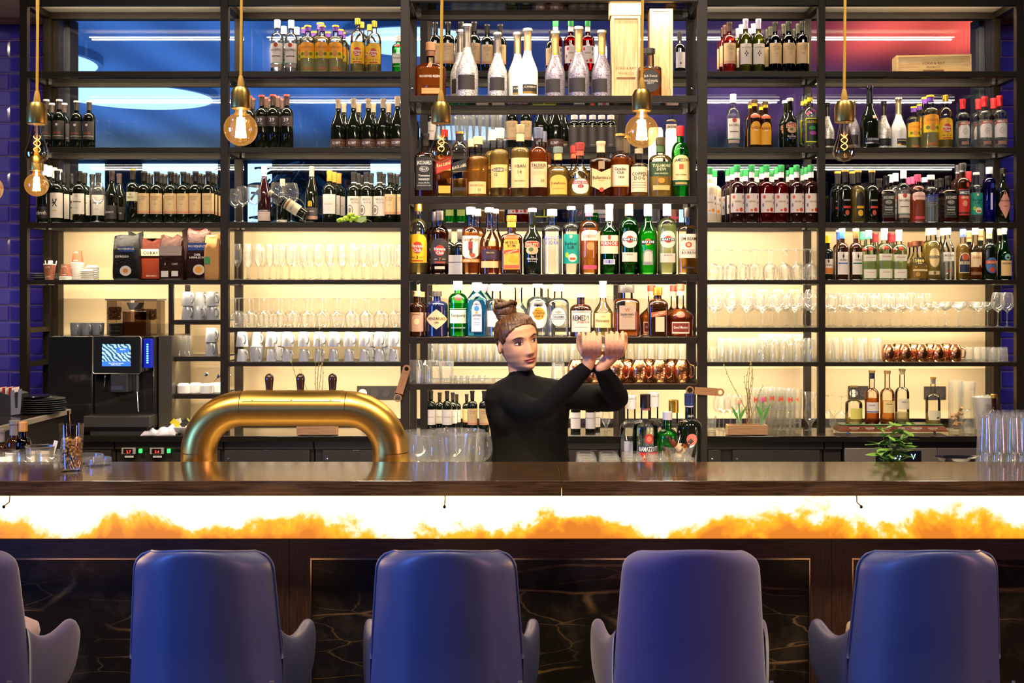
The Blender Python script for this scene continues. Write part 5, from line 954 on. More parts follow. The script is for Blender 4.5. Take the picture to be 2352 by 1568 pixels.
row(S(C_, 5), LZ[5], r0, 'hbi:'+cols(992, 1405, 20)+' '+cols(1448, 1590, 7)); row(S(C_, 5), LZ[5], r1_, 'hbi:'+cols(1000, 1400, 15))
row('granite worktop behind centre rack', CZ, 7.24, 'varad:990,897 1027,897; artner:1085,897 1112,897; jbottle:1322,900 1356,900'); row('granite worktop behind centre rack', CZ, 7.34, 'varad:1010,901 1040,901; jbottle:1368,903')
row('granite worktop behind centre rack', CZ, 7.44, 'varad:1049,905; artner:1072,905'); row('granite worktop behind centre rack', CZ, 7.28, 'hurr:1392,920')
# fourth bay
row(S(D_, 0), LZ[0], r0, 'artrose:1675,51; wwhite:1712.5,44 1742,44; artwhite:1780,51 1811,50 1843,49'); row(S(D_, 0), LZ[0], r1_, 'artrose:1666,58; wwhite:1703,57 1731,55; artwhite:1769,62 1800,56 1833,55'); row(S(D_, 0), LZ[0], r2_, 'artrose:1661,64; wwhite:1695,66 1722,66; artwhite:1762,68 1825,67')
row(S(D_, 1), LZ[1], r0, 'bac:1684,217; kahl:1733,230 1758,234; bail:1814.6,226; cach:1860.6,215'); row(S(D_, 1), LZ[1], r1_, 'kahl:1724,235 1749,239; bail:1804,231; cach:1852,220'); row(S(D_, 1), LZ[1], r2_, 'cach:1845,224')
row(S(D_, 2), LZ[2], r0, 'gifd:1693,379 1726.5,379 1829.6,379 1862,379; gifr:1760.6,379 1794,379; gifc:1630,385'); row(S(D_, 2), LZ[2], r1_, 'gifd:1682,385 1712,389 1819,385 1852,384; gifr:1750,383 1784,384; gifc:1641,392'); row(S(D_, 2), LZ[2], r2_, 'gifd:1672,389 1704,392 1738,392 1844,387; gifr:1773,391 1811,391')
row(S(D_, 3), LZ[3], r0, 'wbi:'+cols(1638, 1862, 8)); row(S(D_, 3), LZ[3], r1_, 'wbi:'+cols(1650, 1866, 8)); row(S(D_, 3), LZ[3], r2_, 'wbi:'+cols(1640, 1850, 6))
row(S(D_, 4), LZ[4], r0, 'wbig:'+cols(1640, 1862, 7)); row(S(D_, 4), LZ[4], r1_+.01, 'wgl:'+cols(1650, 1866, 8)); row(S(D_, 4), LZ[4], r2_, 'wgl:'+cols(1638, 1850, 6))
row(S(D_, 5), LZ[5], r0, 'tmi:1638,796; hbi:'+cols(1663, 1745, 5)+'; hbt:1755,766 1779,766 1802,766 1832,766; hbi:1864,776'); row(S(D_, 5), LZ[5], r1_, 'hbi:'+cols(1655, 1750, 6)+'; hbt:1768,766 1815,766; hbi:1850,776')
# far right bay
row(S(E_, 1), LZ[1], r0, 'glitb:1900,236; glitd:1959,231; sblack:1997.5,198; glitb:2030,233; swhite:2063.6,225; gorl:2136.6,219; hav3:2171.5,219; smir:2211,228 2261,222 2296,220')
row(S(E_, 1), LZ[1], r1_, 'gorl:2125,224; smir:2247,228 2281.7,226; gorl:2098.5,245'); row(S(E_, 1), LZ[1], r2_, 'gorl:2113,240')
row(S(E_, 2), LZ[2], r0, 'liqd:1941,390 2002.5,391; liqy:1971,391; jack:2036,404; bac:2075,391; gorr:2107.5,401; absol:2138,402; jack:2178,404; rama:2210.6,375; berl:2242,396; ciroc:2272,384; belsa:2303.5,387')
row(S(E_, 2), LZ[2], r1_, 'liqd:1924,394; liqy:1958,394; jack:2019,410 2161,409; bac:2057,398; gorr:2098,406; absol:2125,408; smir:2224,394; rama:2201,379'); row(S(E_, 2), LZ[2], r2_, 'bac:2046,401; gorr:2088,408; jack:2151,412')
row(S(E_, 3), LZ[3], r0, 'sando:1900,541; sandb:1934,525; sandg:1965.7,525; schg:1995,529; schw:2031,525 2064.7,528; t1800:2107.6,553; cuer:2143,522; moli:2176,522; linie:2211.6,526; asba:2240,522; cass:2272,521; fern:2307.5,522')
row(S(E_, 3), LZ[3], r1_, 'sandb:1927,528; schg:1981,532; schr:2011,534; schr:2048,534; t1800:2098,556; cuer:2133,524; moli:2166,524; cass:2225,530 2252,526; fern:2297,525'); row(S(E_, 3), LZ[3], r2_, 'schr:2005,536 2044,537 2054,536; moli:2156,528')
row(S(E_, 4), LZ[4], r0, 'wgl:'+cols(1918, 2058, 5)+'; wgl:2092,672; wgl:2125,674; coupe:'+cols(2154, 2250, 3, 2)+'; wgl:2292,672 2313,672'); row(S(E_, 4), LZ[4], r1_, 'wgl:'+cols(1906, 2070, 6)+'; coupe:'+cols(2170, 2270, 4, 2)); row(S(E_, 4), LZ[4], r2_, 'wgl:'+cols(1912, 2110, 7)+'; coupe:'+cols(2140, 2240, 4, 2))
row(S(E_, 5), LZ[5], r0, 'hbi:'+cols(1910, 2010, 4)+'; cmug:2041,791 2079,791 2117,791 2153.6,791 2193,791; tmi:2226,797 2262,797 2303,797'); row(S(E_, 5), LZ[5], r1_+.02, 'hbi:'+cols(1920, 2016, 4)+'; cmug:2062,789 2098,789 2136,789 2172,789; tmi:2244,797 2283,797')
# centre rack
q0, q1 = 5.42, 5.52
CR = 'centre rack'
def SC(k): return '%s shelf, %s' % (['top', 'second', 'third', 'fourth', 'fifth', 'lowest'][k], CR)
row(SC(0), LZC[0], q0+.12, 'tm:1036,-40 1063,-40 1095,-40 1122,-40 1150,-40')
row(SC(1), LZC[1], q0, 'woodf:989,98; glits:1073,57 1143,76; swhite:1189,76@.03 1212,67; glitd:1275,73 1329,63 1382,71; jsb:1491,112@-.03'); row(SC(1), LZC[1], q1, 'glits:1059,70')
row(SC(2), LZC[2], q0, 'jack:976,307; redl:1020,298; blackl:1056,303; malt:1098,314; cragg:1148,295; oban:1195,287; talis:1237,293; dalw:1281.5,338; chiv:1331.6,328; ball:1380,325; canc:1424.5,308; copd:1467,342; tull:1516.6,316; jame:1562.6,290')
row(SC(2), LZC[2], q1, 'malt:1086,320; cragg:1133,299; talis:1246,302; chiv:1320,335; canc:1438,313'); row(SC(2), LZC[2], q1+.04, 'tube:1506,295 1545,298')
row(SC(3), LZC[3], q0, 'hav3:960.6,466; hav7:1010,484; capt:1081.6,476; zaca:1124,477; myers:1175,495; bail:1222.5,478; absol:1268,481; berl:1312,474; gorp:1353,470; pern:1399.5,469; mrosso:1444.7,468; mdry:1488,469; mbian:1532,468; jimb:1579,477')
row(SC(3), LZC[3], q1, 'hav7:999,486; capt:1095,480; zaca:1136,480')
row(SC(4), LZC[4], q0, 'monk:957,668; hend:1004,668; tanq:1051.7,645; bomb:1095.6,649; clearr:1140,652; decan:1191,658; nonino:1235,652; cana:1282,653; remedy:1334,675; henn:1385,645; disa:1438.5,654; coint:1510.8,659; grand:1563,652')
row(SC(4), LZC[4], q1, 'monk:966,670; bomb:1110,652; nonino:1252,655; grand:1496,655 1548,655')
row(SC(5), LZC[5], q0, 'jar:953,827 995,827; tm:1025,829; shot:1040,862 1052,862 1066,862 1080,862 1094,862 1108,862; tmi:1282,832; cmug:1324,826 1367,826 1417,826 1468.6,826 1515,826 1566.7,826'); row(SC(5), LZC[5], q1+.02, 'jar:974,827; cmug:1345,824 1395,824 1440,824 1490,824 1543,824; shot:1046,864 1060,864 1074,864')
# behind the bar, on the working shelf
WSN = 'shelf behind the bar'
row(WSN, WZ, 4.405, 'tmw:'+' '.join('%s,1050' % x for x in (1348, 1402, 1456, 1513, 1571)))
row(WSN, WZ, 4.50, 'tmw:'+' '.join('%s,1044' % x for x in (1346, 1399, 1452, 1508, 1565)))
row(WSN, WZ, 4.598, 'tmw:'+' '.join('%s,1038' % x for x in (1344, 1396, 1449, 1504, 1560)))
row('bottle shelf behind tumblers', WZ, 4.715, 'ramac:1482,905; gbot:1533,945'); row('bottle shelf behind tumblers', WZ, 4.83, 'wcap:1450,908 1502,902; gcap:1547,918; bcap:1583,903')
row(WSN, WZ, 4.42, 'wgl:962,1003 1003,1008; tm:1048,1000; wgl:1090,1004'); row(WSN, WZ, 4.51, 'tm:978,994; wgl:1022,985; tm:1068,988; wgl:1108,994'); row(WSN, WZ, 4.60, 'tm:962,990; wgl:1000,985; tm:1042,986; wgl:1082,985')
for k, (dd, xs_) in enumerate(((4.40, (2258, 2290, 2322, 2351)), (4.48, (2268, 2300, 2332)), (4.56, (2278, 2312, 2344)))):
    row('lower layer, '+WSN, WZ, dd, 'hbi:'+' '.join('%s,-' % x for x in xs_)); row('upper layer, '+WSN, WZ+.1455, dd, 'hbi:'+' '.join('%s,-' % (x+4) for x in xs_))
row(WSN+' near the plates', WZ, 4.42, 'tmi:'+' '.join('%s,1034' % x for x in (8, 62, 112)))
row(WSN+' near the plates', WZ, 4.60, 'oilb:53,968; vinb:2,985 33,965')
row('worktop, '+D_, CZ, 7.30, 'pils:1733,892 1751,890 1770,888 1790,890 1812,892; goblet:1662,905 1678,905 1692,907; hurr:1861,900; tm:1634,955' .replace('goblet', 'wgl')); row('worktop, '+D_, CZ, 7.40, 'pils:1742,893 1760,893 1782,893 1803,893 1826,893; wgl:1652,908 1703,908')
row('worktop, '+E_, CZ, 7.30, 'wgi:1900,907 1931,909; xo:2283,905@-.13; hurr:1912,940')
# ================================================================ other things on the shelves and worktops
WOODL = wood('pine', '#d9a764', '#efcf96', .5, (1, 14, 14)); WOODLV = wood('pine upright', '#d9a764', '#efcf96', .5, (14, 14, 1)); WALN = wood('walnut', '#9c7450', '#bd9066', .5, (1, 14, 14))
PAPER = mat('#efe8dc', .7); BLK = mat((.012, .012, .013), .14, 0, coat=.5); BLKM = mat((.02, .019, .019), .5); CHR = mat((.7, .68, .66), .12, 1)
# wooden wine boxes
def crate(nm, lab, x, y, z, w_, d_, h_, vert, rz=0, txt=True):
    t = thing(nm, lab, 'box', (x, y, z), rz); m = WOODLV if vert else WOODL; e = .012
    bx('side_panel', -w_/2, -w_/2+e, 0, d_, 0, h_, m, t); bx('side_panel', w_/2-e, w_/2, 0, d_, 0, h_, m, t)
    bx('end_panel', -w_/2+e, w_/2-e, 0, d_, 0, e, m, t); bx('end_panel', -w_/2+e, w_/2-e, 0, d_, h_-e, h_, m, t)
    bx('back_panel', -w_/2+e, w_/2-e, d_-.006, d_, e, h_-e, m, t); l = bx('lid', -w_/2+e+.001, w_/2-e-.001, .006, .014, e+.001, h_-e-.001, m, t)
    if txt:
        mb = MB(); br = mat('#8a5c2c', .6); zc = h_*.36 if vert else h_*.56; k = w_ if vert else w_*.42
        text_flat(mb, 'SCAVI & RAY', (0, .0055, zc), k*.72, .022, br); text_flat(mb, 'PROSECCO', (0, .0055, zc-.024), k*.55, .012, br); mb.box(-k*.33, k*.33, .005, .0058, zc-.052, zc-.042, br); mb.build('lettering', l, tuple(-v for v in l.location))
    return t
SCc = 5.36
xw = lambda px, D=SCc: X(px, D)
crate('wooden_box', 'upright pine wine box with burnt lettering in the centre rack', xw(1439), SCc+.02, LZC[1], xw(1472)-xw(1406), .10, Z(33, SCc)-LZC[1]-.002, True)
crate('wooden_box', 'tall blank pine box behind the square amber whiskey bottle', xw(1519, 5.43), 5.43, LZC[1], .108, .10, Z(20, 5.43)-LZC[1], True, 0, False)
crate('wooden_box', 'small pine box lying crosswise on top of the upright lettered box', xw(1439), SCc+.02, Z(33, SCc)+.001, .15, .10, .10, False, 0, False)
crate('wooden_box', 'long pine wine box lying tilted on the top shelf beside the red reflection', X(2145, 7.28), 7.28, LZ[0], .46, .12, .118, False, math.radians(-5))
# sugar sticks, cups, lids, plates in the fourth shelf of the first bay
CUPM = None
def brickcup():
    m = bpy.data.materials.new('printed cup'); m.use_nodes = True; nt, N, L = nodes(m); b = nt.nodes['Principled BSDF']
    tc = N('ShaderNodeTexCoord'); br = N('ShaderNodeTexBrick'); br.inputs['Scale'].default_value = 60; br.inputs[1].default_value = lin('#9c4a2c'); br.inputs[2].default_value = lin('#6e3018'); br.inputs[3].default_value = lin('#d8b090'); br.inputs['Mortar Size'].default_value = .015
    sp = N('ShaderNodeSeparateXYZ'); cb = N('ShaderNodeCombineXYZ'); L(tc.outputs['Object'], sp.inputs[0]); L(sp.outputs[0], cb.inputs[0]); L(sp.outputs[2], cb.inputs[1]); L(cb.outputs[0], br.inputs[0]); L(br.outputs[0], b.inputs['Base Color']); b.inputs['Roughness'].default_value = .5; return m
CUPM = brickcup()
z4 = LZ[3]
def cupat(px, z, D, up, lab, h=.085):
    t = thing('paper_cup', lab, 'paper cup', (X(px, D), D, z)); a, b_ = (.026, .037) if up else (.037, .026)
    MB().lathe([(.001, a), (h-.002, b_), (h-.003, b_-.002), (.004, a-.002)], 24, CUPM, cap1=True).build('cup', t)
    MB().lathe([(0, a+.001), (.003, a+.002), (.006, a)], 24, PAPER, cap0=not up, cap1=False).build('rim', t) if not up else MB().lathe([(h-.004, b_), (h-.001, b_+.002), (h+.001, b_)], 24, PAPER, cap0=False, cap1=False).build('rim', t)
    mb = MB(); PP_ = [(0, a, a, 2), (h, b_, b_, 2)]; lettering(mb, PP_, .03, h, 'CAFFE', 0, .2, 1.0, .09, '#f0e4d4', .0008); lettering(mb, PP_, .03, h, 'LATTE', 0, .8, 1.0, .09, '#f0e4d4', .0008); mb.build('lettering', t)
    return t
c = cupat(114, z4, 7.27, True, 'printed paper cup filled with white sugar sticks', .098)
for i in range(9): tag(MB().box(-.003, .003, -.001, .001, 0, .10, PAPER).build('sugar_stick', None, (X(114, 7.27)+random.uniform(-.02, .02), 7.27+random.uniform(-.015, .015), z4+.022)), 'white paper sugar stick standing in the printed cup', 'sugar stick', 'sugar sticks in the cup').rotation_euler = (0, random.uniform(-.16, .30), random.uniform(0, 1))
def stack(px, D, n, lab, pitch=.0075):
    for i in range(n-1):
        o = MB().lathe([(0, .038), (.006, .0395), (.0072, .037)], 24, PAPER).build('paper_cup', None, (X(px, D), D, z4+i*pitch)); tag(o, lab+', %s from the bottom, only its rim showing' % ORD[i], 'paper cup', 'rims of nested paper cups')
    cupat(px, z4+(n-1)*pitch, D, False, lab+', topmost of its stack')
stack(151, 7.28, 3, 'printed cup in the short stack'); stack(178, 7.33, 15, 'printed cup in the tall stack')
for k, (px, D, n) in enumerate(((200, 7.27, 5), (212, 7.36, 7))):
    for i in range(n): tag(MB().lathe([(0, .041), (.004, .042), (.008, .040), (.010, .034), (.018, .033), (.019, .028), (.019, .001)], 24, PAPER).build('cup_lid', None, (X(px, D), D, z4+i*.0125)), 'white cup lid, %s from the bottom of the %s stack' % (ORD[i], ('short front', 'taller rear')[k]), 'cup lid', 'cup lids beside the paper cups')
PLG = mat((.16, .17, .16), .25, 0, coat=.4)
def plate(x, y, z, r, m, lab, grp, oval=1): return tag(MB().lathe([(0, r*.55, r*.55*oval, 2), (.004, r*.6, r*.6*oval, 2), (.012, r, r*oval, 2), (.0145, r*.99, r*.99*oval, 2), (.007, r*.58, r*.58*oval, 2), (.0065, .001, .001, 2)], 36, m).build('plate', None, (x, y, z)), lab, 'plate', grp)
for i in range(3): plate(X(100, 7.38), 7.38, z4+i*.0125, .095, PLG, 'grey green plate, %s from the bottom, behind the paper cups' % ORD[i], 'plates behind the paper cups')
# coffee bags
def foil(c, rough):
    m = bpy.data.materials.new('crinkled foil'); m.use_nodes = True; nt, N, L = nodes(m); b = nt.nodes['Principled BSDF']; b.inputs['Base Color'].default_value = tuple(q*(.5 if rough < .5 else 1) for q in lin(c)[:3])+(1,); b.inputs['Metallic'].default_value = .5 if rough < .5 else 0; b.inputs['Roughness'].default_value = rough; b.inputs['Specular IOR Level'].default_value = .3
    tc = N('ShaderNodeTexCoord'); ns = N('ShaderNodeTexVoronoi', feature='DISTANCE_TO_EDGE'); ns.inputs['Scale'].default_value = 26; n2 = N('ShaderNodeTexNoise'); n2.inputs['Scale'].default_value = 30; mx = N('ShaderNodeMix', data_type='RGBA'); mx.inputs[0].default_value = .06
    L(tc.outputs['Object'], mx.inputs[6]); L(n2.outputs['Color'], mx.inputs[7]); L(mx.outputs[2], ns.inputs[0]); bp = N('ShaderNodeBump'); bp.inputs['Strength'].default_value = .7; bp.inputs['Distance'].default_value = .008; L(ns.outputs['Distance'], bp.inputs['Height']); L(bp.outputs[0], b.inputs['Normal']); return m
def bag(px, pw, ph, D, c1, lab, decor, c2=None, rough=.25):
    w_ = pw*D/F; h_ = ph*D/F; t = thing('coffee_bag', lab, 'coffee bag', (X(px, D), D, z4)); m = foil(c1, rough)
    rnd = random.Random(px); R_ = []; n = 28
    rows = [(0, .95, .8), (.04, 1, 1), (.2, 1.02, 1.05), (.45, 1, 1.1), (.68, .98, 1.0), (.8, .95, .75), (.88, .93, .38), (.93, .96, .22), (.97, .95, .10), (1.0, .93, .06)]
    for z, a, b_ in rows:
        r = []
        for j in range(n):
            an = 2*math.pi*j/n; ca, sa = math.cos(an), math.sin(an); e = 4.5
            x = math.copysign(abs(ca)**(2/e), ca)*w_/2*a; y = math.copysign(abs(sa)**(2/e), sa)*.036*b_
            k = rnd.uniform(-1, 1); r.append((x+k*.0022, y+rnd.uniform(-1, 1)*.0035*(1 if z > .04 else .2), h_*z+(rnd.uniform(-.004, .004)+.010*math.sin(x*70+px) if z > .85 else 0)))
        R_.append(r)
    o = MB().rings(R_, m).build('bag', t, ang=48)
    mb = MB()
    for d in decor:
        if d[0] == 'T': text_flat(mb, d[1], (d[2]*w_/2, -.0435, d[3]*h_), d[4]*w_/2, d[5]*h_, mat(d[6], .5))
        elif d[0] == 'O':
            b0 = len(mb.v); mi = mb.mi(mat(d[5], .5)); n2 = 20
            for j in range(n2): mb.v.append((d[1]*w_/2+math.cos(2*math.pi*j/n2)*d[3]*w_/2, -.0426-.0002*(d[3] < .35), d[2]*h_+math.sin(2*math.pi*j/n2)*d[3]*w_/2*.9))
            mb.face([b0+j for j in range(n2)], mi)
        else: mb.box(d[1]*w_/2-d[3]*w_/4, d[1]*w_/2+d[3]*w_/4, -.0418, -.035, (d[2]-d[4]/2)*h_, (d[2]+d[4]/2)*h_, mat(d[5], .35, coat=.4))
    if decor: mb.build('printed_front', t)
    return t
bag(312, 36, 108, 7.42, '#3a3c3e', 'grey black foil bag behind the espresso bag', ())
bag(292, 62, 102, 7.27, '#15171c', 'black coffee bag with white espresso lettering and a printed cup', (('R', .1, .68, 1.1, .12, '#27407c'), ('T', 'MOVENPICK', .1, .69, 1.2, .07, '#efe8dc'), ('T', 'ESPRESSO', -.2, .52, 1.0, .055, '#efe8dc'), ('O', .05, .20, .42, 0, '#cfc4b4'), ('O', .05, .20, .20, 0, '#c8783c')))
bag(351, 50, 92, 7.34, '#5a1c0a', 'brown coffee bag with a cream name band', (('R', 0, .68, 2.0, .17, '#e8d4b4'), ('T', 'CORAY', 0, .67, 1.4, .12, '#2a1c14'), ('R', 0, .28, 1.7, .5, '#8c3410'), ('T', 'ELDORADO', .1, .10, 1.0, .05, '#e8d4b4')))
bag(395, 54, 100, 7.27, '#3c150a', 'brown coffee bag turned round, grey band and two barcode stickers', (('R', 0, .66, 1.9, .22, '#a89488'), ('R', -.45, .13, .6, .14, '#d8d0c8'), ('R', .40, .14, .55, .12, '#d8d0c8'), ('T', '5', -.4, .36, .3, .05, '#d8d0c8'), ('T', 'LAVAZZ'[:0] or 'CAFE', .4, .36, .5, .04, '#d8d0c8')))
bag(436, 36, 116, 7.40, '#2c1410', 'dark foil coffee bag behind the blue banner bag', ())
bag(458, 56, 114, 7.27, '#351410', 'dark red coffee bag with a blue banner', (('R', 0, .66, 1.6, .15, '#2c4488'), ('T', 'MOVENPICK', 0, .67, 1.5, .08, '#e8dccc'), ('T', 'DER', 0, .50, .6, .05, '#f0e8dc'), ('T', 'HIMMLISCHE', 0, .445, 1.3, .055, '#f0e8dc'), ('O', .1, .20, .48, 0, '#c8b8a4'), ('O', .1, .20, .30, 0, '#d8901c')))
bag(489, 36, 100, 7.25, '#c08c54', 'crumpled brown paper bag beside the blue banner bag', (('R', -.5, .44, .7, .16, '#3c8c4c'),), rough=.8)
# grapes, tilted bottle in its wire holder
t = thing('grapes', 'bunch of artificial green grapes lying before the ring label bottles', 'grapes', (X(808, 7.23), 7.235, LZ[2]))
GRM = mat((.42, .62, .04), .22, 0, sub=.3); gm = MB().sphere((0, 0, 0), .0125, m=GRM, n=14, k=8).mesh('grape')
for i in range(46):
    a = random.uniform(-1, 1); r = .032*(1-abs(a)**1.6); o = put('grape', gm, t, (a*.085, random.uniform(-.7, .7)*r*.8, .0125+random.uniform(0, 1)*(1-abs(a))*.042)); 
lf = MB(); b0 = 0
for s in range(2): lf.rings([[(x, y-.002*k_, z) for x, y, z in ((.035+s*.02, -.03, .002), (.065, -.035, -.004+s*.01), (.092, -.03, .012), (.095, -.028, .035), (.07, -.032, .042), (.048, -.03, .030))] for k_ in (0, 1)], mat((.45, .60, .18), .5))
lf.build('leaf', t)
MB().tube([(.08, 0, .02), (.10, 0, .018), (.125, -.01, .005)], .0018, 6, mat((.2, .2, .08), .6)).build('stem', t)
K('tilt', 'x', B_, .28, .075, .029, 'wine', ('#c8b8a0', .10, 1.12), (('R', 0, .36, 2.6, .34, '#d8c8a4'), ('R', 0, .48, 2.6, .05, '#8a5a3c'), ('T', 'BAROLO', 0, .36, 1.2, .04, '#5a4a30')))
r = spawn('tilt', X(703, 7.25), 7.262, LZ[2]+.042, 1, (0, math.radians(-57), 0)); tag(r, 'wine bottle lying tilted in a curved clear holder', 'bottle')
ring = [(math.cos(math.radians(a))*.075-.035, 0, math.sin(math.radians(a))*.075+.078) for a in range(-60, 200, 13)]
tag(MB().tube([(x, 0, z) for x, z in ((.09, .004), (.05, .0035))]+[(p[0], 0, p[2]) for p in ring], .0035, 8, CG2).build('bottle_holder', None, (X(687, 7.21), 7.205, LZ[2])), 'clear curved stand holding the tilted wine bottle', 'bottle holder')
# little rack beside the coffee machine
rk = 'rack beside the coffee machine'
row('lower layer, top of side rack', SZ[0], 7.29, 'mugg:432,- 455,- 488,-'); row('upper layer, top of side rack', SZ[0]+.0885, 7.29, 'mugg:432,- 488,-'); row('upper layer, top of side rack', SZ[0]+.0885, 7.38, 'mugg:460,-'); row('lower layer, top of side rack', SZ[0], 7.38, 'mugg:468,-')
row('lower layer, middle of side rack', SZ[1], 7.29, 'mugg:486,-'); row('upper layer, middle of side rack', SZ[1]+.0885, 7.29, 'mugg:486,-'); row('middle of side rack', SZ[1], 7.28, 'hbi:409,770 422,770 432,770')
CER = mat((.80, .78, .76), .2, 0, coat=.5)
SPN = MB().lathe([(0, .0015), (.10, .0015)], 6, CHR).sphere((0, 0, .112), .010, .003, .015, CHR, 10, 6).mesh('spoon')
for i, (px, D, lab) in enumerate(((422, 7.27, 'plain white sugar pot on the lowest board of the side rack'), (450, 7.31, 'rear white ribbed sugar pot on the side rack'), (475, 7.26, 'front white ribbed sugar pot on the side rack'), (496, 7.33, 'white sugar pot half behind the shelf post'))):
    t = thing('sugar_pot', lab, 'sugar pot', (X(px, D), D, SZ[2])); MB().lathe([(0, .038), (.003, .041), (.05, .042), (.058, .035), (.062, .032), (.058, .030), (.01, .034), (.009, .001)], 26, CER).build('body', t)
    if i: so = put('spoon', SPN, None, (X(px, D)+.005, D, SZ[2]+.02)); so.rotation_euler = (0, .5+.08*i, 0); tag(so, 'steel spoon leaning out of %s white sugar pot' % ('', 'the rear', 'the front', 'the half hidden')[i], 'spoon', 'spoons in the sugar pots')
t = thing('bowl', 'white bowl of tea and sugar sachets below the side rack', 'bowl', (X(425, 7.12), 7.12, CZ)); MB().lathe([(0, .03), (.005, .035), (.03, .075), (.048, .088), (.050, .085), (.03, .07), (.01, .03), (.01, .001)], 30, CER).build('bowl', t)
for i, c in enumerate(('#d8c81c', '#e8e4dc', '#1c4a24', '#2a2a28', '#c8e03c', '#efe8e0')):
    o = MB().box(-.018, .018, -.001, .001, -.028, .028, mat(c, .5)).build('sachet', None, (X(405+i*7, 7.12), 7.10+.01*(i % 3), CZ+.066)); o.rotation_euler = (random.uniform(-.3, .3), random.uniform(-.9, .9), random.uniform(-.4, .4)); tag(o, '%s sachet sticking out of the white bowl' % ('yellow', 'white', 'dark green', 'black', 'lime', 'cream')[i], 'sachet', 'sachets in the bowl')
# folded towel: rumpled slab
mb = MB(); mi = mb.mi(mat((.72, .68, .76), .9)); nx, ny = 22, 8
for k_ in (0, 1):
    for i in range(nx+1):
        for j in range(ny+1):
            u, v = i/nx, j/ny; ed = min(u, 1-u)*6; h = (.030+.045*max(0, u-.45)*1.4+.008*math.sin(u*21+v*5)+.006*math.sin(v*14))*min(1, ed+.15)*min(1, min(v, 1-v)*6+.2)
            mb.v.append(((u-.5)*.21, (v-.5)*.10+.01*math.sin(u*9), h if k_ else 0))
nn = (nx+1)*(ny+1)
for i in range(nx):
    for j in range(ny):
        a = i*(ny+1)+j; mb.face((nn+a, nn+a+ny+1, nn+a+ny+2, nn+a+1), mi); mb.face((a, a+1, a+ny+2, a+ny+1), mi)
for i in range(nx):
    a = i*(ny+1); mb.face((a, a+ny+1, nn+a+ny+1, nn+a), mi); a += ny; mb.face((a, nn+a, nn+a+ny+1, a+ny+1), mi)
tag(mb.build('towel', None, (X(367, 7.06), 7.07, CZ), ang=180), 'crumpled white towel lying on the granite before the coffee machine', 'towel')

# ---------------------------------------------------------------- coffee machine
DCM = 7.06
cmx = X(280, DCM); cm = thing('coffee_machine', 'black automatic coffee machine with a lit touch screen', 'coffee machine', (cmx, DCM, CZ))
rx_ = lambda px, D=DCM: X(px, D)-cmx
rz_ = lambda py, D=DCM: Z(py, D)-CZ
bx('milk_fridge', rx_(100), rx_(206), .06, .52, .0, rz_(772), BLK, cm, bevel=.012)
bx('body', rx_(208), rx_(350), .05, .52, .03, rz_(772), BLK, cm, bevel=.012); bx('side_panel', rx_(352), rx_(384), .10, .5, .0, rz_(772), mat((.10, .085, .06), .3, .5), cm, bevel=.004)
hd = bx('display_head', rx_(215), rx_(327), -.02, .049, rz_(857), rz_(771), mat((.015, .015, .017), .18), cm, bevel=.012)
MB().tube([(x, -.022, z) for x, z in ((rx_(216), rz_(776)), (rx_(219), rz_(772)), (rx_(323), rz_(772)), (rx_(327), rz_(776)), (rx_(327), rz_(853)), (rx_(323), rz_(857)), (rx_(219), rz_(857)), (rx_(216), rz_(853)), (rx_(216), rz_(776)))], .0028, 6, mat((.6, .55, .5), .3, 1), cap=False).build('bezel', cm)
def screen_mat():
    m = bpy.data.materials.new('lit screen'); m.use_nodes = True; nt, N, L = nodes(m); b = nt.nodes['Principled BSDF']
    tc = N('ShaderNodeTexCoord'); wv = N('ShaderNodeTexWave', bands_direction='DIAGONAL'); wv.inputs['Scale'].default_value = 22; wv.inputs['Distortion'].default_value = 7; wv.inputs['Detail'].default_value = 3
    r = N('ShaderNodeValToRGB'); r.color_ramp.elements[0].position = .35; r.color_ramp.elements[0].color = (.02, .10, .28, 1); r.color_ramp.elements[1].position = .6; r.color_ramp.elements[1].color = (.55, .90, 1, 1)
    L(tc.outputs['Object'], wv.inputs[0]); L(wv.outputs[0], r.inputs[0]); L(r.outputs[0], b.inputs['Emission Color']); b.inputs['Emission Strength'].default_value = 1.25; b.inputs['Base Color'].default_value = (0, 0, 0, 1); return m
scx, scz = (rx_(236)+rx_(304))/2, (rz_(789)+rz_(841))/2; BLU = mat((.02, .10, .5), .4, 0, em=(.05, .22, 1), es=.9); WEM2 = mat((.9, .95, 1), .4, 0, em=(.8, .9, 1), es=1.3)
s_ = MB().box(-.087, .087, -.002, 0, -.067, .067, screen_mat()).build('touch_screen', cm, (scx, -.0205, scz))
mb = MB().box(-.087, .087, -.0035, -.002, -.067, -.038, BLU).box(.0, .075, -.0035, -.002, .015, .045, BLU); text_flat(mb, 'Bitte Getraenk waehlen', (0, -.0042, -.048), .09, .008, WEM2); text_flat(mb, 'Kaffee Service', (0, -.0042, -.058), .06, .008, WEM2); text_flat(mb, 'SERVICE', (.04, -.0042, .035), .05, .007, WEM2); mb.build('screen_text', s_)
bx('light_column', rx_(330), rx_(347), -.0, .049, rz_(845), rz_(778), mat((.01, .02, .2), .15, 0, em=(.01, .03, .9), es=.35), cm, bevel=.004)
for i in range(9): bx('led_dot', rx_(337), rx_(341), -.004, -.001, rz_(834-5.2*i), rz_(831-5.2*i), mat((.1, .5, 1), .4, 0, em=(.15, .55, 1), es=3), cm)
bx('outlet_block', rx_(258), rx_(298), -.035, .049, rz_(900), rz_(858), mat((.035, .035, .036), .3), cm, bevel=.006)
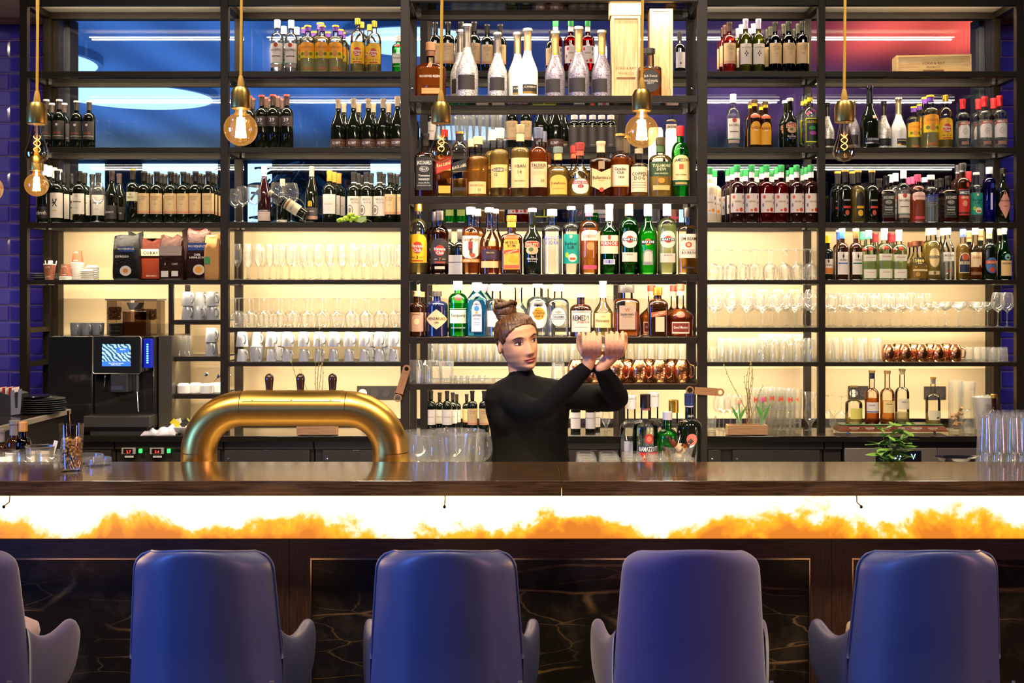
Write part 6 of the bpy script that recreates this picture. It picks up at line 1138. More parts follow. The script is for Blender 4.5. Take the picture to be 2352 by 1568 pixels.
mb = MB().box(rx_(260), rx_(286), -.038, -.0355, rz_(894), rz_(885), mat((.6, .58, .55), .25, 1)); text_flat(mb, 'FRANKE', (rx_(273), -.0385, rz_(889.5)), .06, .012, mat((.05, .05, .05))); mb.build('badge', cm)
MB().tube([(rx_(239), .02, rz_(858)), (rx_(239), .0, rz_(889))], .005, 10, CHR).build('water_pipe', cm)
MB().tube([(rx_(315), .0, rz_(858)), (rx_(316), -.01, rz_(900))], .012, 12, mat((.06, .06, .06), .3, .5)).tube([(rx_(316), -.01, rz_(900)), (rx_(319), -.015, rz_(942))], .004, 10, CHR).sphere((rx_(319), -.015, rz_(944)), .006, m=CHR, n=10, k=6).build('steam_wand', cm)
bx('drip_tray', rx_(199), rx_(351), -.06, .10, rz_(979), rz_(953), mat((.085, .078, .075), .4, .6), cm, bevel=.006); bx('tray_base', rx_(210), rx_(340), -.02, .3, .0, rz_(980), BLKM, cm)
HOP = thin((.62, .56, .50), .5); BEAN = mat((.24, .10, .04), .45)
for k, (a, b_) in enumerate(((255, 288), (318, 368))):
    bx('hopper', rx_(a, 7.3), rx_(b_, 7.3), .16, .34, rz_(772)+.001, rz_(690, 7.2), HOP, cm, bevel=.004)
    mb = MB(); rnd = random.Random(k)
    for i in range(420): mb.sphere((rnd.uniform(rx_(a+2, 7.3)+.004, rx_(b_-2, 7.3)-.004), rnd.uniform(.166, .20), rnd.uniform(rz_(735), rz_(706)-(.012 if k else 0))), .0055, .004, .0042, BEAN, 5, 3)
    o = mb.build('coffee_beans', cm); o['kind'] = 'stuff'
bx('lid', rx_(253, 7.3), rx_(370, 7.3), .15, .35, rz_(690, 7.2)+.001, rz_(688, 7.2)+.004, mat((.10, .085, .07), .3), cm)
bx('cocoa_hopper', rx_(290, 7.2), rx_(345, 7.2), .07, .155, rz_(772)+.001, rz_(715), thin((.50, .40, .34), .6), cm, bevel=.003); bx('cocoa_powder', rx_(292, 7.2), rx_(342, 7.2), .08, .15, rz_(772)+.002, rz_(740), mat((.13, .045, .022), .9), cm)
MB().lathe([(0, .035), (.045, .055)], 20, mat((.25, .24, .24), .4), (rx_(310, 7.25), .20, rz_(712))).build('powder_chute', cm)
for px in (176, 200, 225): 
    r = spawn('mugu', X(px, 7.25), 7.25, CZ+rz_(772)+.0005, 1); r.scale = (.95, .95, .88); PL.append((r, KD['mugu']['desc'], 'top of coffee machine', 7.25))
for i in range(9): tag(MB().lathe([(0, .035), (.006, .052), (.0075, .051), (.003, .03), (.003, .001)], 30, BLKM).build('saucer', None, (X(269, 7.22), 7.20, CZ+rz_(772)+.001+i*.0085)), 'small black saucer, %s from the bottom, on the coffee machine' % ORD[i], 'saucer', 'saucers on the coffee machine')

# ---------------------------------------------------------------- side worktop at the tiled end, plates, napkins
sx1 = X(167, 7.0); szt = Z(938, 7.0)
sd = thing('side_counter', 'stone topped side counter running from the tiled wall towards the bar', 'side counter', (-3.05, 6.3, 0))
bx('top', -3.42+3.05, sx1+3.05, 5.55-6.3, 6.98-6.3, szt-.03, szt, mat((.30, .25, .20), .35), sd, bevel=.003); bx('inlay', -3.40+3.05, sx1-.02+3.05, 5.57-6.3, 6.96-6.3, szt+.0002, szt+.0012, mat((.03, .022, .018), .12), sd); bx('body', -3.40+3.05, sx1-.03+3.05, 5.6-6.3, 6.94-6.3, 0, szt-.031, CAB, sd)
for i in range(7): 
    plate(X(88, 6.7)+.004*math.sin(i*2), 6.72, szt+.0015+i*.012, .145, BLKM, 'wide black plate, %s from the bottom, on the side counter' % ORD[i], 'black plates on the side counter', .9)
plate(X(78, 6.7), 6.70, szt+.0015+7*.012+.006, .13, BLK, 'oval glossy black dish on top of the plate stack', None, .8)
t = thing('napkin_holder', 'black and steel napkin holder beside the black plates', 'napkin holder', (X(22, 6.56), 6.56, szt+.0015))
MB().prism([(-.12, 0), (.055, 0), (.065, .125), (.035, .135), (.0, .115), (-.06, .135), (-.12, .125)], 0, .10, BLKM).build('body', t); MB().prism([(.010, .003), (.062, .012), (.072, .155), (.052, .150), (.048, .045), (.034, .045), (.028, .148), (.008, .140)], -.006, -.001, mat((.62, .52, .38), .35, .8)).build('front_plate', t)
for i in range(6): tag(bx('napkin', t.location[0]-.08+i*.018, t.location[0]-.076+i*.018, 6.565, 6.655, szt+.08, szt+.16, mat('#e8dcd8' if i % 2 else '#a01c20', .8)), 'paper napkin standing in the steel and black holder', 'napkin', 'napkins in the holder')
# ice bucket of frosted plastic and tongs behind the bar
t = thing('ice_bucket', 'frosted clear plastic bucket behind the bar by the blue tiles', 'bucket', (X(93, 4.56), 4.56, WZ)); MB().lathe([(0, .043), (.12, .053), (.148, .056), (.150, .058), (.146, .054), (.004, .041)], 30, thin((.88, .84, .80), .7, rough=.3)).build('bucket', t); bx('liner', -.05, .05, -.0, .002, .01, .13, mat((.62, .55, .5), .6), t)
MB().tube([(.03, 0, .06), (.062, 0, .17)], .008, 8, mat('#d8d0c4'), flat=.2).build('label_strap', t)
# nuts glass on the bar
D_n = 4.11; gx = X(164, D_n)
t = thing('highball_glass', 'cut glass tumbler filled with nuts standing on the bar', 'glass', (gx, D_n, BZ)); MB().lathe([(0, .034), (.004, .036), (.03, .0365), (.168, .042), (.170, .0415), (.168, .0395), (.03, .034), (.012, .033), (.011, .001)], 30, CG3).build('glass', t)
mb = MB()
for i in range(26):
    a0 = i*2*math.pi/26
    for s in (1, -1): mb.tube([(math.cos(a0+s*q*.5)*(.0372+.001*q), math.sin(a0+s*q*.5)*(.0372+.001*q), .012+.055*q) for q in (0, .33, .66, 1)], .0008, 4, CG2)
mb.build('cut_pattern', t)
NUT = mat((.62, .33, .10), .45, 0, coat=.3); nm = MB().sphere((0, 0, 0), .0085, .0055, .0055, NUT, 10, 7).mesh('nut'); rnd = random.Random(3); NUTW = mat((.72, .50, .28), .5); nm2 = MB().sphere((0, 0, 0), .0085, .0055, .0055, NUTW, 10, 7).mesh('nut')
mb_pts = []
for i in range(230):
    z = .018+.098*(i/230); r = (.030+.003*z/.17)*math.sqrt(rnd.random()) if i % 3 == 0 else .0285+.002*rnd.random(); a = rnd.uniform(0, 2*math.pi); mb_pts.append((math.cos(a)*r, math.sin(a)*r, z))
for i, p in enumerate(mb_pts):
    o = put('nut', (nm, nm2)[p[0]+.008*math.sin(i) < -.006], None, (gx+p[0], D_n+p[1], BZ+p[2])); o.rotation_euler = (rnd.uniform(0, 3), rnd.uniform(0, 3), rnd.uniform(0, 3)); tag(o, 'roasted nut in the cut glass on the bar', 'nut', 'nuts in the glass on the bar')
o = MB().tube([(-.004, 0, .10), (-.008, 0, .16), (-.012, .002, .215)], .0045, 10, CHR).sphere((-.003, 0, .095), .012, .004, .018, CHR, 12, 7).build('spoon', None, (gx, D_n, BZ)); tag(o, 'steel spoon standing in the glass of nuts', 'spoon')
for px, D, r_, lab in ((199, 4.325, .062, 'rear low round glass ashtray on the bar edge'), (226, 4.25, .047, 'front low round glass ashtray on the bar edge')): tag(MB().lathe([(0, r_*.95), (.003, r_), (.028, r_), (.030, r_-.003), (.028, r_-.007), (.008, r_-.009), (.007, .001)], 36, CG2).build('ashtray', None, (X(px, D), D, BZ)), lab, 'ashtray')
# bottle openers hung on the centre rack posts
def opener(px, py, D, ang, lab):
    t = thing('bottle_opener', lab, 'bottle opener', (X(px, D), D-.006, Z(py, D))); t.rotation_euler = (0, math.radians(ang), 0)
    m = mat((.32, .15, .06), .45, .2); L_, W_ = .088, .0185
    def ringpts(r, cz, n=18, a0=0, a1=360): return [(math.cos(math.radians(a0+(a1-a0)*i/n))*r, math.sin(math.radians(a0+(a1-a0)*i/n))*r+cz) for i in range(n)]
    mb = MB(); mb.box(-W_*.94, W_*.94, -.0015, .0015, -.055, .050, m)
    for cz, hole, sgn in ((L_-.018, .010, 1), (-L_+.018, .0125, -1)):
        o_, i_ = ringpts(W_, cz, 24), ringpts(hole, cz, 24); mb.rings([[(x, -.0016, z) for x, z in o_], [(x, -.0016, z) for x, z in i_], [(x, .0016, z) for x, z in i_], [(x, .0016, z) for x, z in o_], [(x, -.0016, z) for x, z in o_]], m, cap0=False, cap1=False)
        mb.box(-W_*.94, W_*.94, -.0015, .0015, *sorted((sgn*.049, cz-sgn*hole*1.05)), m)
    mb.build('body', t)
    mt = MB(); [mt.box(-.0012+.0, .0012, -.0022, -.0015, -.02+i*.012, -.0135+i*.012, mat((.16, .07, .03), .5)) for i in range(4)]; mt.build('engraving', t)
opener(924, 880, DC-.004, 17, 'brown metal bottle opener hanging tilted on the rack post by the beer tower'); opener(1619, 898, DC-.004, 94, 'brown metal bottle opener sticking out level from the other rack post')
# sockets
def sockets(px0, px1, py0, py1, n, lab, first_white=False):
    D = 7.695; x0, x1, z0, z1 = X(px0, D), X(px1, D), Z(py1, D), Z(py0, D); t = thing('power_socket', lab, 'power socket', ((x0+x1)/2, D, z0)); w_ = (x1-x0)/n
    bx('plate', -(x1-x0)/2, (x1-x0)/2, -.006, 0, 0, z1-z0, mat((.035, .03, .028), .35), t, bevel=.002)
    for i in range(n):
        c = -(x1-x0)/2+w_*(i+.5); r = w_*.38; m = mat((.75, .72, .68), .4) if first_white and i == 0 else mat((.055, .048, .044), .35)
        s = MB().lathe([(0, r), (.004, r), (.004, r*.9), (.001, r*.85), (.001, .001)], 24, m, cap1=False).build('socket_insert', t, (c, -.0065, (z1-z0)*.46)); s.rotation_euler = (math.radians(90), 0, 0)
        mb = MB(); [mb.lathe([(0, .003), (.001, .003)], 10, mat((.0, .0, .0), .5), (sx*r*.35, 0, .0045)) for sx in (-1, 1)]; mb.build('pin_hole', s)
sockets(820, 926, 886, 917, 4, 'dark row of four power sockets on the cream panel behind the beer tower', True); sockets(2122, 2172, 887, 917, 2, 'dark double power socket behind the round shouldered whisky bottle'); sockets(1948, 1994, 886, 917, 2, 'pale outlet plate behind the squat whisky bottle', True)
# twig box and tulip box
def twigbox(px0, px1, py0, py1, D, lab, lift=0):
    w_ = (px1-px0)*D/F; h_ = (py1-py0)*D/F; t = thing('wooden_box', lab, 'flower box', ((X(px0, D)+X(px1, D))/2, D, CZ+lift)); e = .007
    bx('front_panel', -w_/2, w_/2, 0, e, .004, h_, WALN, t); bx('back_panel', -w_/2, w_/2, .08, .08+e, .004, h_, WALN, t); bx('end_panel', -w_/2, -w_/2+e, e, .08, .004, h_, WALN, t); bx('end_panel', w_/2-e, w_/2, e, .08, .004, h_, WALN, t); bx('bottom', -w_/2+e, w_/2-e, e, .08, .004, .01, WALN, t)
    for x in (-w_*.3, w_*.3): bx('foot', x-.02, x+.02, .01, .07, 0, .004, BLKM, t)
    return t
TWG = mat((.20, .12, .05), .7); BUD = mat((.42, .42, .08), .6)
def twigs(px, py0, D, tips, lab, grp):
    x0 = X(px, D)
    order = sorted(t_[0] for t_ in tips); lab0 = lab
    for i, (tx, ty) in enumerate(tips):
        lab = lab0+', %s tip from left' % ORD[order.index(tx)]
        rnd = random.Random(tx); xa = x0+rnd.uniform(-.015, .015); t = thing('twig', lab, 'twig', (xa, D+.045, Z(py0, D)), 0, grp); dx, dz = X(tx, D)-xa, Z(ty, D)-Z(py0, D)
        pts = [(dx*q+.008*math.sin(q*7+i), .01*math.sin(q*5+i), dz*q) for q in [k/8 for k in range(9)]]; MB().tube(pts, [.0026-.0016*k/8 for k in range(9)], 6, TWG).build('stem', t)
        for k in range(2, 9):
            p = pts[k]; MB().sphere((p[0]+rnd.choice((-1, 1))*.004, p[1], p[2]), .0032, .0032, .006, BUD, 7, 5).build('bud', t)
twigbox(681, 772, 972, 996, 7.03, 'small walnut flower box seen under the brass arch')
twigs(726, 985, 7.03, ((665, 832), (720, 780), (728, 755), (735, 792), (742, 815), (690, 850)), 'budding willow twig rising from the flower box behind the beer tower', 'twigs behind the beer tower')
twigbox(1672, 1763, 973, 996, 7.03, 'small walnut flower box with two tulips on the granite')
twigs(1725, 975, 7.03, ((1658, 820), (1722, 818), (1728, 832), (1733, 836), (1716, 865), (1758, 886), (1720, 846)), 'budding willow twig rising from the tulip box', 'twigs in the tulip box')
for px, py, c, a, lab in ((1697, 928, (.86, .42, .28), -.1, 'salmon tulip in a green stemmed vase in the flower box'), (1752, 922, (.66, .12, .30), .12, 'magenta tulip leaning out of the flower box')):
    D = 7.075; t = thing('tulip', lab, 'tulip', (X(px, D), D, CZ+.035)); h_ = Z(py, D)-CZ-.035; g = mat((.10, .36, .05), .5)
    MB().tube([(-a*.1, 0, 0), (-a*.05, 0, h_*.5), (0, 0, h_)], .0045, 8, g).build('stem', t)
    for k in range(6):
        an = k*math.pi/3+.3; cx_, cy_ = math.cos(an)*.008, math.sin(an)*.008
        MB().sphere((0, 0, .014), .0085, .0035, .017, mat(c, .6), 10, 6).build('petal', t, (cx_, cy_, h_)).rotation_euler = (.0, 0, an+math.pi/2)
    for s in (-1, 1): MB().tube([(0, 0, h_*.3), (s*.02, 0, h_*.62), (s*.045, -.005, h_*.92)], [.004, .010, .0015], 6, g, flat=.25).build('leaf', t)
    MB().lathe([(0, .018), (.05, .016), (.075, .011), (.10, .014)], 18, CG, cap1=False).build('glass_vase', t)
# whisky display
D = 7.12; x0, x1 = X(1928, D), X(2178, D); t = thing('display_stand', 'walnut and glass whisky display tray with six name plaques', 'display stand', ((x0+x1)/2, D, CZ)); hw_ = (x1-x0)/2
dk = mat((.14, .035, .014), .3, 0, coat=.4); MB().rings([[(x, y, z) for x, y in ((-hw_*s, -.0+o_), (hw_*s, -.0+o_), (hw_*s, .14), (-hw_*s, .14))] for s, o_, z in ((1, 0, .012), (1, 0, .018), (.95, .03, .045))], dk).build('base', t)
for x in (-hw_*.8, hw_*.8): MB().lathe([(0, .008), (.012, .008)], 10, CHR, (x, .05, 0)).build('foot', t)
bx('glass_plate', -hw_*.95, hw_*.93, .03, .14, .047, .055, thin((.55, .9, .75), .5), t)
for i, nme in enumerate(('DALWHINNIE', 'TALISKER', 'CRAGGANMORE', 'OBAN', 'LAGAVULIN', 'GLENKINCHIE')):
    mb = MB(); x = -hw_*.72+i*hw_*1.44/5; n_ = Vector((0, -.027, .030)).normalized(); text_flat(mb, nme, (x, .0095, .034), .062, .010, mat('#e8dccc', .5), v=(0, .65, .76)); text_flat(mb, '14 YEARS OLD', (x, .0025, .0245), .04, .006, mat('#e8dccc', .5), v=(0, .65, .76)); mb.build('plaque_lettering', t)
row('glass tray', CZ+.055, D+.085, 'wknock:1961,884; wtalk:2002.6,850; wlagv:2038,850; woban:2072,846; wdram:2143,865')
# pitchers, ice bucket and brandy glass beside the display
for px, D, w2, py, lab in ((2195, 7.22, .043, 874, 'tall faceted glass jug nearer the whisky display'), (2222, 7.28, .048, 876, 'tall faceted glass jug next to the silver bucket')):
    t = thing('glass_jug', lab, 'jug', (X(px, D), D, CZ)); h_ = Z(py, D)-CZ; MB().lathe([(h_*k/10*1.0, w2*(1+(.05 if k % 2 else 0))) for k in range(11)]+[(h_-.002, w2-.004), (.02, w2-.006), (.019, .001)], 10, CG2).build('glass', t)
for i in range(12): tag(MB().lathe([(0, .009), (.03, .010)], 10, mat((.55, .30, .12), .8)).build('cork', None, (X(2195, 7.22)+random.uniform(-.022, .022), 7.22+random.uniform(-.02, .02), CZ+.025+.010*i)), 'wine cork lying in the faceted glass jug', 'cork', 'corks in the glass jug')
for o in list(bpy.data.objects):
    if o.name.startswith('cork'): o.rotation_euler = (random.uniform(0, 3), random.uniform(0, 3), 0)
t = thing('ice_bucket', 'white steel ice bucket full of ice beside the glass jugs', 'bucket', (X(2270, 7.30), 7.36, CZ)); MB().lathe([(0, .055), (.20, .078), (.205, .080), (.20, .075), (.01, .05)], 32, mat((.62, .58, .6), .35, .3)).build('bucket', t)
for i in range(9): tag(MB().lathe([(0, .012, .012, 5), (.022, .012, .012, 5)], 16, CG2).build('ice_cube', None, (X(2270, 7.3)+random.uniform(-.05, .05), 7.36+random.uniform(-.04, .04), CZ+.198)), 'ice cube heaped in the white steel bucket', 'ice cube', 'ice cubes in the bucket').rotation_euler = (random.random(), random.random(), 0)
row('worktop, '+E_, CZ, 7.10, 'wbi:2222,940')
# glass washer under the granite and steel pan behind the bar
D = 7.06; x0, x1 = X(1938, D), X(2250, D); t = thing('glass_washer', 'steel fronted glass washer with a blue lit display', 'dishwasher', ((x0+x1)/2, D, 0)); hw_ = (x1-x0)/2; zt_ = Z(1028, D)
bx('door', -hw_, hw_*.36, -.02, .0, .1, zt_, mat((.62, .55, .48), .32, .9), t, bevel=.003); bx('door', hw_*.365, hw_, -.02, 0, .1, zt_, mat((.55, .45, .50), .3, .9), t, bevel=.003); bx('body', -hw_, hw_, .001, .5, .05, CZ-.037, CAB, t)
xa, xb = X(2009, D)-(x0+x1)/2, X(2113, D)-(x0+x1)/2; zc = Z(1047, D); mb = MB().box(xa, xb, -.024, -.0205, zc-.035, zc+.036, mat((.006, .007, .012), .15)); e_ = mat((.3, .6, 1), .4, 0, em=(.35, .65, 1), es=1.8); text_flat(mb, '60', ((xa+xb)/2-.01, -.0245, zc), .06, .04, e_, bold=.03); text_flat(mb, '85', ((xa+xb)/2-.085, -.0245, zc+.008), .04, .025, e_); text_flat(mb, 'V', ((xa+xb)/2+.09, -.0245, zc), .04, .034, e_); mb.build('display_panel', t)
tag(MB().lathe([(0, .07, .04, 2), (.012, .085, .05, 2), (.016, .095, .056, 2), (.014, .088, .05, 2), (.004, .066, .036, 2)], 36, CHR).build('tray', None, (X(2200, 4.5), 4.5, Z(1052, 4.5)-.010)), 'oval steel tray behind the bar near the stacked highball glasses', 'tray')
o = bx('tray_stand', X(2200, 4.5)-.06, X(2200, 4.5)+.06, 4.46, 4.54, WZ, Z(1052, 4.5)-.011, mat((.05, .05, .05), .5)); tag(o, 'dark block under the oval steel tray behind the bar', 'stand')
# bowl of miniature bottles
D = 4.74; t = thing('glass_bowl', 'flared clear bowl heaped with miniature liquor bottles', 'bowl', (X(1552, D), D-.06, WZ)); MB().lathe([(0, .03), (.004, .032), (.012, .012), (.03, .012), (.04, .04), (.10, .058), (.135, .066), (.134, .063), (.10, .054), (.045, .034)], 30, CG2).build('glass', t)
K('mini', 'miniature amber liquor bottle', ('r', .55, .70), .095, .030, .013, 'cognac', ('#2a1c14', .16, 1.25), (('R', 0, .3, 2.2, .3, '#e0b890'),), lvl=0.62)
for i, (dx, dz, a, k) in enumerate(((-.01, .10, -60, 1), (.02, .115, 50, 1), (.0, .085, 85, 1), (-.02, .135, -48, 1), (.03, .08, -80, 1), (.0, .06, 95, 1), (-.03, .075, 40, 1))):
    r = spawn('mini', X(1552, D)+dx+(.03 if a < 0 else -.03), D-.06+.012*(i % 3-1), WZ+dz-.02, 1, (0, math.radians(a), .2*i)); tag(r, 'miniature amber liquor bottle lying in the flared bowl', 'bottle', 'miniatures in the bowl')
# mint plant behind the bar
D = 4.43; mx_ = X(2050, D); t = thing('mint_plant', 'fresh green mint sprigs behind the bar near the glass washer', 'plant', (mx_, D, WZ+.01)); LEAFM = mat((.20, .38, .05), .5, 0, sub=.15)
rnd = random.Random(5)
def leafmesh():
    mb = MB(); mi = mb.mi(LEAFM); n = 7
    for i in range(n):
        u = i/(n-1); w_ = .0155*math.sin(math.pi*min(1, u*1.02+.02))**.8*(1-.35*u); z = -.006*u*u
        mb.v += [(u*.052, -w_, z-.002), (u*.052, 0, z-.004*math.sin(math.pi*u)), (u*.052, w_, z-.002)]
    for i in range(n-1):
        for k in (0, 1): a = i*3+k; mb.face((a, a+3, a+4, a+1), mi)
    o = mb.mesh('leaf', 180); return o
LM = leafmesh()
for i, (tx, ty) in enumerate(((2028, 985), (2052, 975), (2080, 968), (2040, 1000), (2068, 1010), (2018, 1018), (2085, 1000))):
    dx, dz = X(tx, D)-mx_, Z(ty, D)-WZ-.01; base = rnd.uniform(-.02, .02)
    pts = [(base+(dx-base)*q, .015*math.sin(i+q*2), dz*q) for q in [k/8 for k in range(9)]]; MB().tube(pts, [.0022-.0012*k/8 for k in range(9)], 6, mat((.22, .30, .08), .6)).build('stem', t)
    for k in range(2, 9):
        for s in range(2 if k < 8 else 4):
            lo = put('leaf', LM, t, pts[k]); lo.scale = ((1.0+.4*rnd.random())*(.62 if k == 8 else 1),)*3; lo.rotation_euler = (rnd.uniform(-.5, .5), rnd.uniform(-.55, .25), k*1.57+s*(3.14 if k < 8 else 1.57)+rnd.uniform(-.3, .3))
MB().lathe(tumb(.10, .034, .040), 20, CG2).build('glass', t, (0, 0, -.01))
# big leafy plant in the room beyond the glass, dark against its windows
t = thing('potted_plant', 'tall dark leafy plant in the blue room beyond the glass', 'plant', (-2.6, 14.0, 0)); LEAFD = mat((.012, .05, .02), .4)
MB().lathe([(0, .22), (.5, .30), (.5, .27), (.45, .02)], 24, mat((.1, .1, .12), .5)).build('pot', t); MB().tube([(0, 0, .4), (.05, 0, 1.6), (0, 0, 3.1)], [.04, .03, .015], 8, mat((.08, .05, .03), .7)).build('trunk', t)
mb = MB(); mi = mb.mi(LEAFD)
for i in range(9):
    u = i/8; w_ = .085*math.sin(math.pi*min(1, u*1.02+.02))**.8; mb.v += [(u*.34, -w_, -.02), (u*.34, 0, -.05*u*u), (u*.34, w_, -.02)]
for i in range(8):
    for k in (0, 1): a = i*3+k; mb.face((a, a+3, a+4, a+1), mi)
BL = mb.mesh('leaf', 180); rnd = random.Random(8)
for i in range(70):
    z = rnd.uniform(2.3, 3.35); r = rnd.uniform(.05, .75)*(1.1-abs(z-2.75)*.7); a = rnd.uniform(0, 6.28); o = put('leaf', BL, t, (math.cos(a)*r, math.sin(a)*r, z)); o.rotation_euler = (rnd.uniform(-.5, .5), rnd.uniform(-.4, 1.0), a+rnd.uniform(-.5, .5))
for k in range(9):
    a = k*.7; MB().tube([(0, 0, 1.9+k*.12), (math.cos(a)*.35, math.sin(a)*.35, 2.3+k*.1)], .008, 5, mat((.08, .05, .03), .7)).build('branch', t)
# ================================================================ the bartender
DP = 4.85
def W(px, py, D): return Vector((X(px, D), D, Z(py, D)))
def remeshed(mb, voxel, smooth, name, m, it=6, fac=.5):
    o = mb.build('tmp', ang=180); r = o.modifiers.new('r', 'REMESH'); r.mode = 'VOXEL'; r.voxel_size = voxel; r.use_smooth_shade = True
    if smooth: s = o.modifiers.new('s', 'SMOOTH'); s.factor = fac; s.iterations = it
    dg = bpy.context.evaluated_depsgraph_get(); me = bpy.data.meshes.new_from_object(o.evaluated_get(dg)); me.name = name
    me.materials.clear(); me.materials.append(m); me.polygons.foreach_set('use_smooth', [True]*len(me.polygons)); bpy.data.objects.remove(o)
    me.polygons.foreach_set('material_index', [0]*len(me.polygons)); return me
SKIN = mat((.82, .40, .20), .5, 0, sub=.12); SHIRT = mat((.004, .0035, .003), .85, 0, spec=.15); HAIR = None
per = thing('person', 'woman with brown hair in a top bun, black turtleneck, shaking a drink with raised arms', 'person', (.03, DP, 0))
def chain(mb, pts, rs, m=None, n=16, k=5):
    """tapered tube through points with round ends"""
    P_, R_ = [], []
    for i in range(len(pts)-1):
        for j in range(k):
            t = j/k; P_.append(pts[i].lerp(pts[i+1], t)); R_.append(rs[i]+(rs[i+1]-rs[i])*t)
    P_.append(pts[-1]); R_.append(rs[-1])
    for q in range(2):
        P2 = P_[:]
        for i in range(1, len(P_)-1): P2[i] = (P_[i-1]+P_[i]*2+P_[i+1])/4
        P_ = P2
    mb.tube([tuple(p) for p in P_], R_, n, m)
    mb.sphere(tuple(P_[0]), R_[0], m=m, n=12, k=8); mb.sphere(tuple(P_[-1]), R_[-1], m=m, n=12, k=8)
def tab(T, z):
    if z <= T[0][0]: return T[0][1]
    for a, b in zip(T, T[1:]):
        if z <= b[0]: t = (z-a[0])/(b[0]-a[0]); t = t*t*(3-2*t)*.5+t*.5; return a[1]+(b[1]-a[1])*t
    return T[-1][1]
TA = [(-.116, .012), (-.108, .030), (-.090, .045), (-.065, .056), (-.035, .064), (0, .070), (.03, .0735), (.06, .071), (.085, .060), (.103, .040), (.112, .020), (.116, .003)]
TF = [(-.116, .058), (-.108, .078), (-.095, .083), (-.075, .082), (-.05, .084), (-.02, .086), (0, .087), (.02, .091), (.05, .089), (.08, .072), (.10, .045), (.112, .02), (.116, .003)]
TB = [(-.116, .01), (-.09, .035), (-.06, .060), (-.03, .078), (0, .088), (.04, .094), (.07, .084), (.095, .055), (.11, .024), (.116, .003)]
def gs(v, s): return math.exp(-(v/s)**2/2)
def hp(az, z, off=0):
    a, f, b = tab(TA, z), tab(TF, z), tab(TB, z); x = a*math.sin(az); c = math.cos(az); y = (f if c > 0 else b)*(abs(c)**(.85 if c > 0 else 1))*(1 if c > 0 else -1)
    if c > 0:
        ax = abs(x)
        y += .021*gs(x, .0085+.004*max(0, -(z+.015))*20)*(gs(z+.042, .0125) if z < -.042 else gs(z+.042, .024))*c + .004*gs(x, .008)*gs(z-.0, .015)
        y += .006*gs(ax-.011, .005)*gs(z+.045, .006)
        y -= .0085*gs(ax-.031, .015)*gs(z-.000, .010); y += .0045*gs(ax-.031, .011)*gs(z+.001, .006)
        y += .0035*gs(ax-.030, .018)*gs(z-.022, .006)
        y += .0055*gs(x, .020)*(gs(z+.067, .005)+gs(z+.078, .005)); y -= .003*gs(x, .018)*gs(z+.0725, .0018)
        y += .005*gs(ax-.040, .018)*gs(z+.035, .018); y += .005*gs(x, .015)*gs(z+.100, .010); y -= .003*gs(x, .02)*gs(z+.088, .005)
    n = Vector((math.sin(az), math.cos(az), 0)); k = .4 if abs(z) > .1 else 0
    return Vector((x+n.x*off, -(y+n.y*off), z+(off*.8*(1 if z > .08 else 0))))
HC = W(1188, 785, DP)
HM = Matrix.Translation(HC) @ Matrix.Rotation(math.radians(-13), 4, 'Y') @ Matrix.Rotation(math.radians(27), 4, 'Z') @ Matrix.Rotation(math.radians(4), 4, 'X') @ Matrix.Diagonal((1.10, 1.08, 1.05, 1))
base = per.location
def loc(v): return Vector(v)-base
mb = MB(); R_ = []
for i in range(61):
    z = -.116+.232*i/60; R_.append([tuple(loc(HM @ hp(-2*math.pi*j/72, z))) for j in range(72)])
mb.rings(R_, SKIN, flip=True)
for s in (-1, 1):       # ears
    for q, r in (((s*.073, .006, -.008), (.010, .016, .030)), ):
        c = HM @ Vector(q); mb.sphere(tuple(loc(c)), .011, .015, .026, SKIN, 12, 8)
neck0, neck1 = W(1200, 880, DP+.01)-base, loc(HM @ Vector((0, .018, -.085)))
chain(mb, [neck0+Vector((0, .0, -.05)), neck0, neck1], [.060, .050, .050], SKIN)
# torso and legs of the body
def torso(mb, grow, z0, m):
    T = [(.80, .03, .165, .115), (.90, .03, .178, .120), (1.0, .034, .165, .110), (1.08, .034, .155, .104), (1.16, .028, .160, .112), (1.23, .022, .172, .122), (1.29, .018, .176, .112), (1.335, .014, .160, .090), (1.362, .008, .110, .070), (1.385, .004, .062, .056)]
    mb.rings([[(x+(rx+grow)*math.cos(a)-base.x, (ry+grow)*math.sin(a)+.01-.012*(1.16 < z < 1.30), z) for a in [2*math.pi*j/32 for j in range(32)]] for z, x, rx, ry in T if z >= z0], m)
torso(mb, -.008, 0, SKIN)
for s in (-1, 1): chain(mb, [Vector((s*.085, .0, .88)), Vector((s*.095, -.01, .48)), Vector((s*.10, .01, .09)), Vector((s*.10, .0, .05))], [.082, .052, .034, .032], SKIN); mb.sphere((s*.10, -.05, .035), .038, .11, .033, SKIN)
SR, ER, WR = loc(W(1150, 912, DP)), loc(W(1238, 950, 4.60)), loc(W(1349, 842, 4.55))
SL, EL, WL = loc(W(1283, 905, DP)), loc(W(1424, 921, 4.70)), loc(W(1380, 845, 4.55))
SHK = loc(W(1383, 787, 4.53)); rc = .031
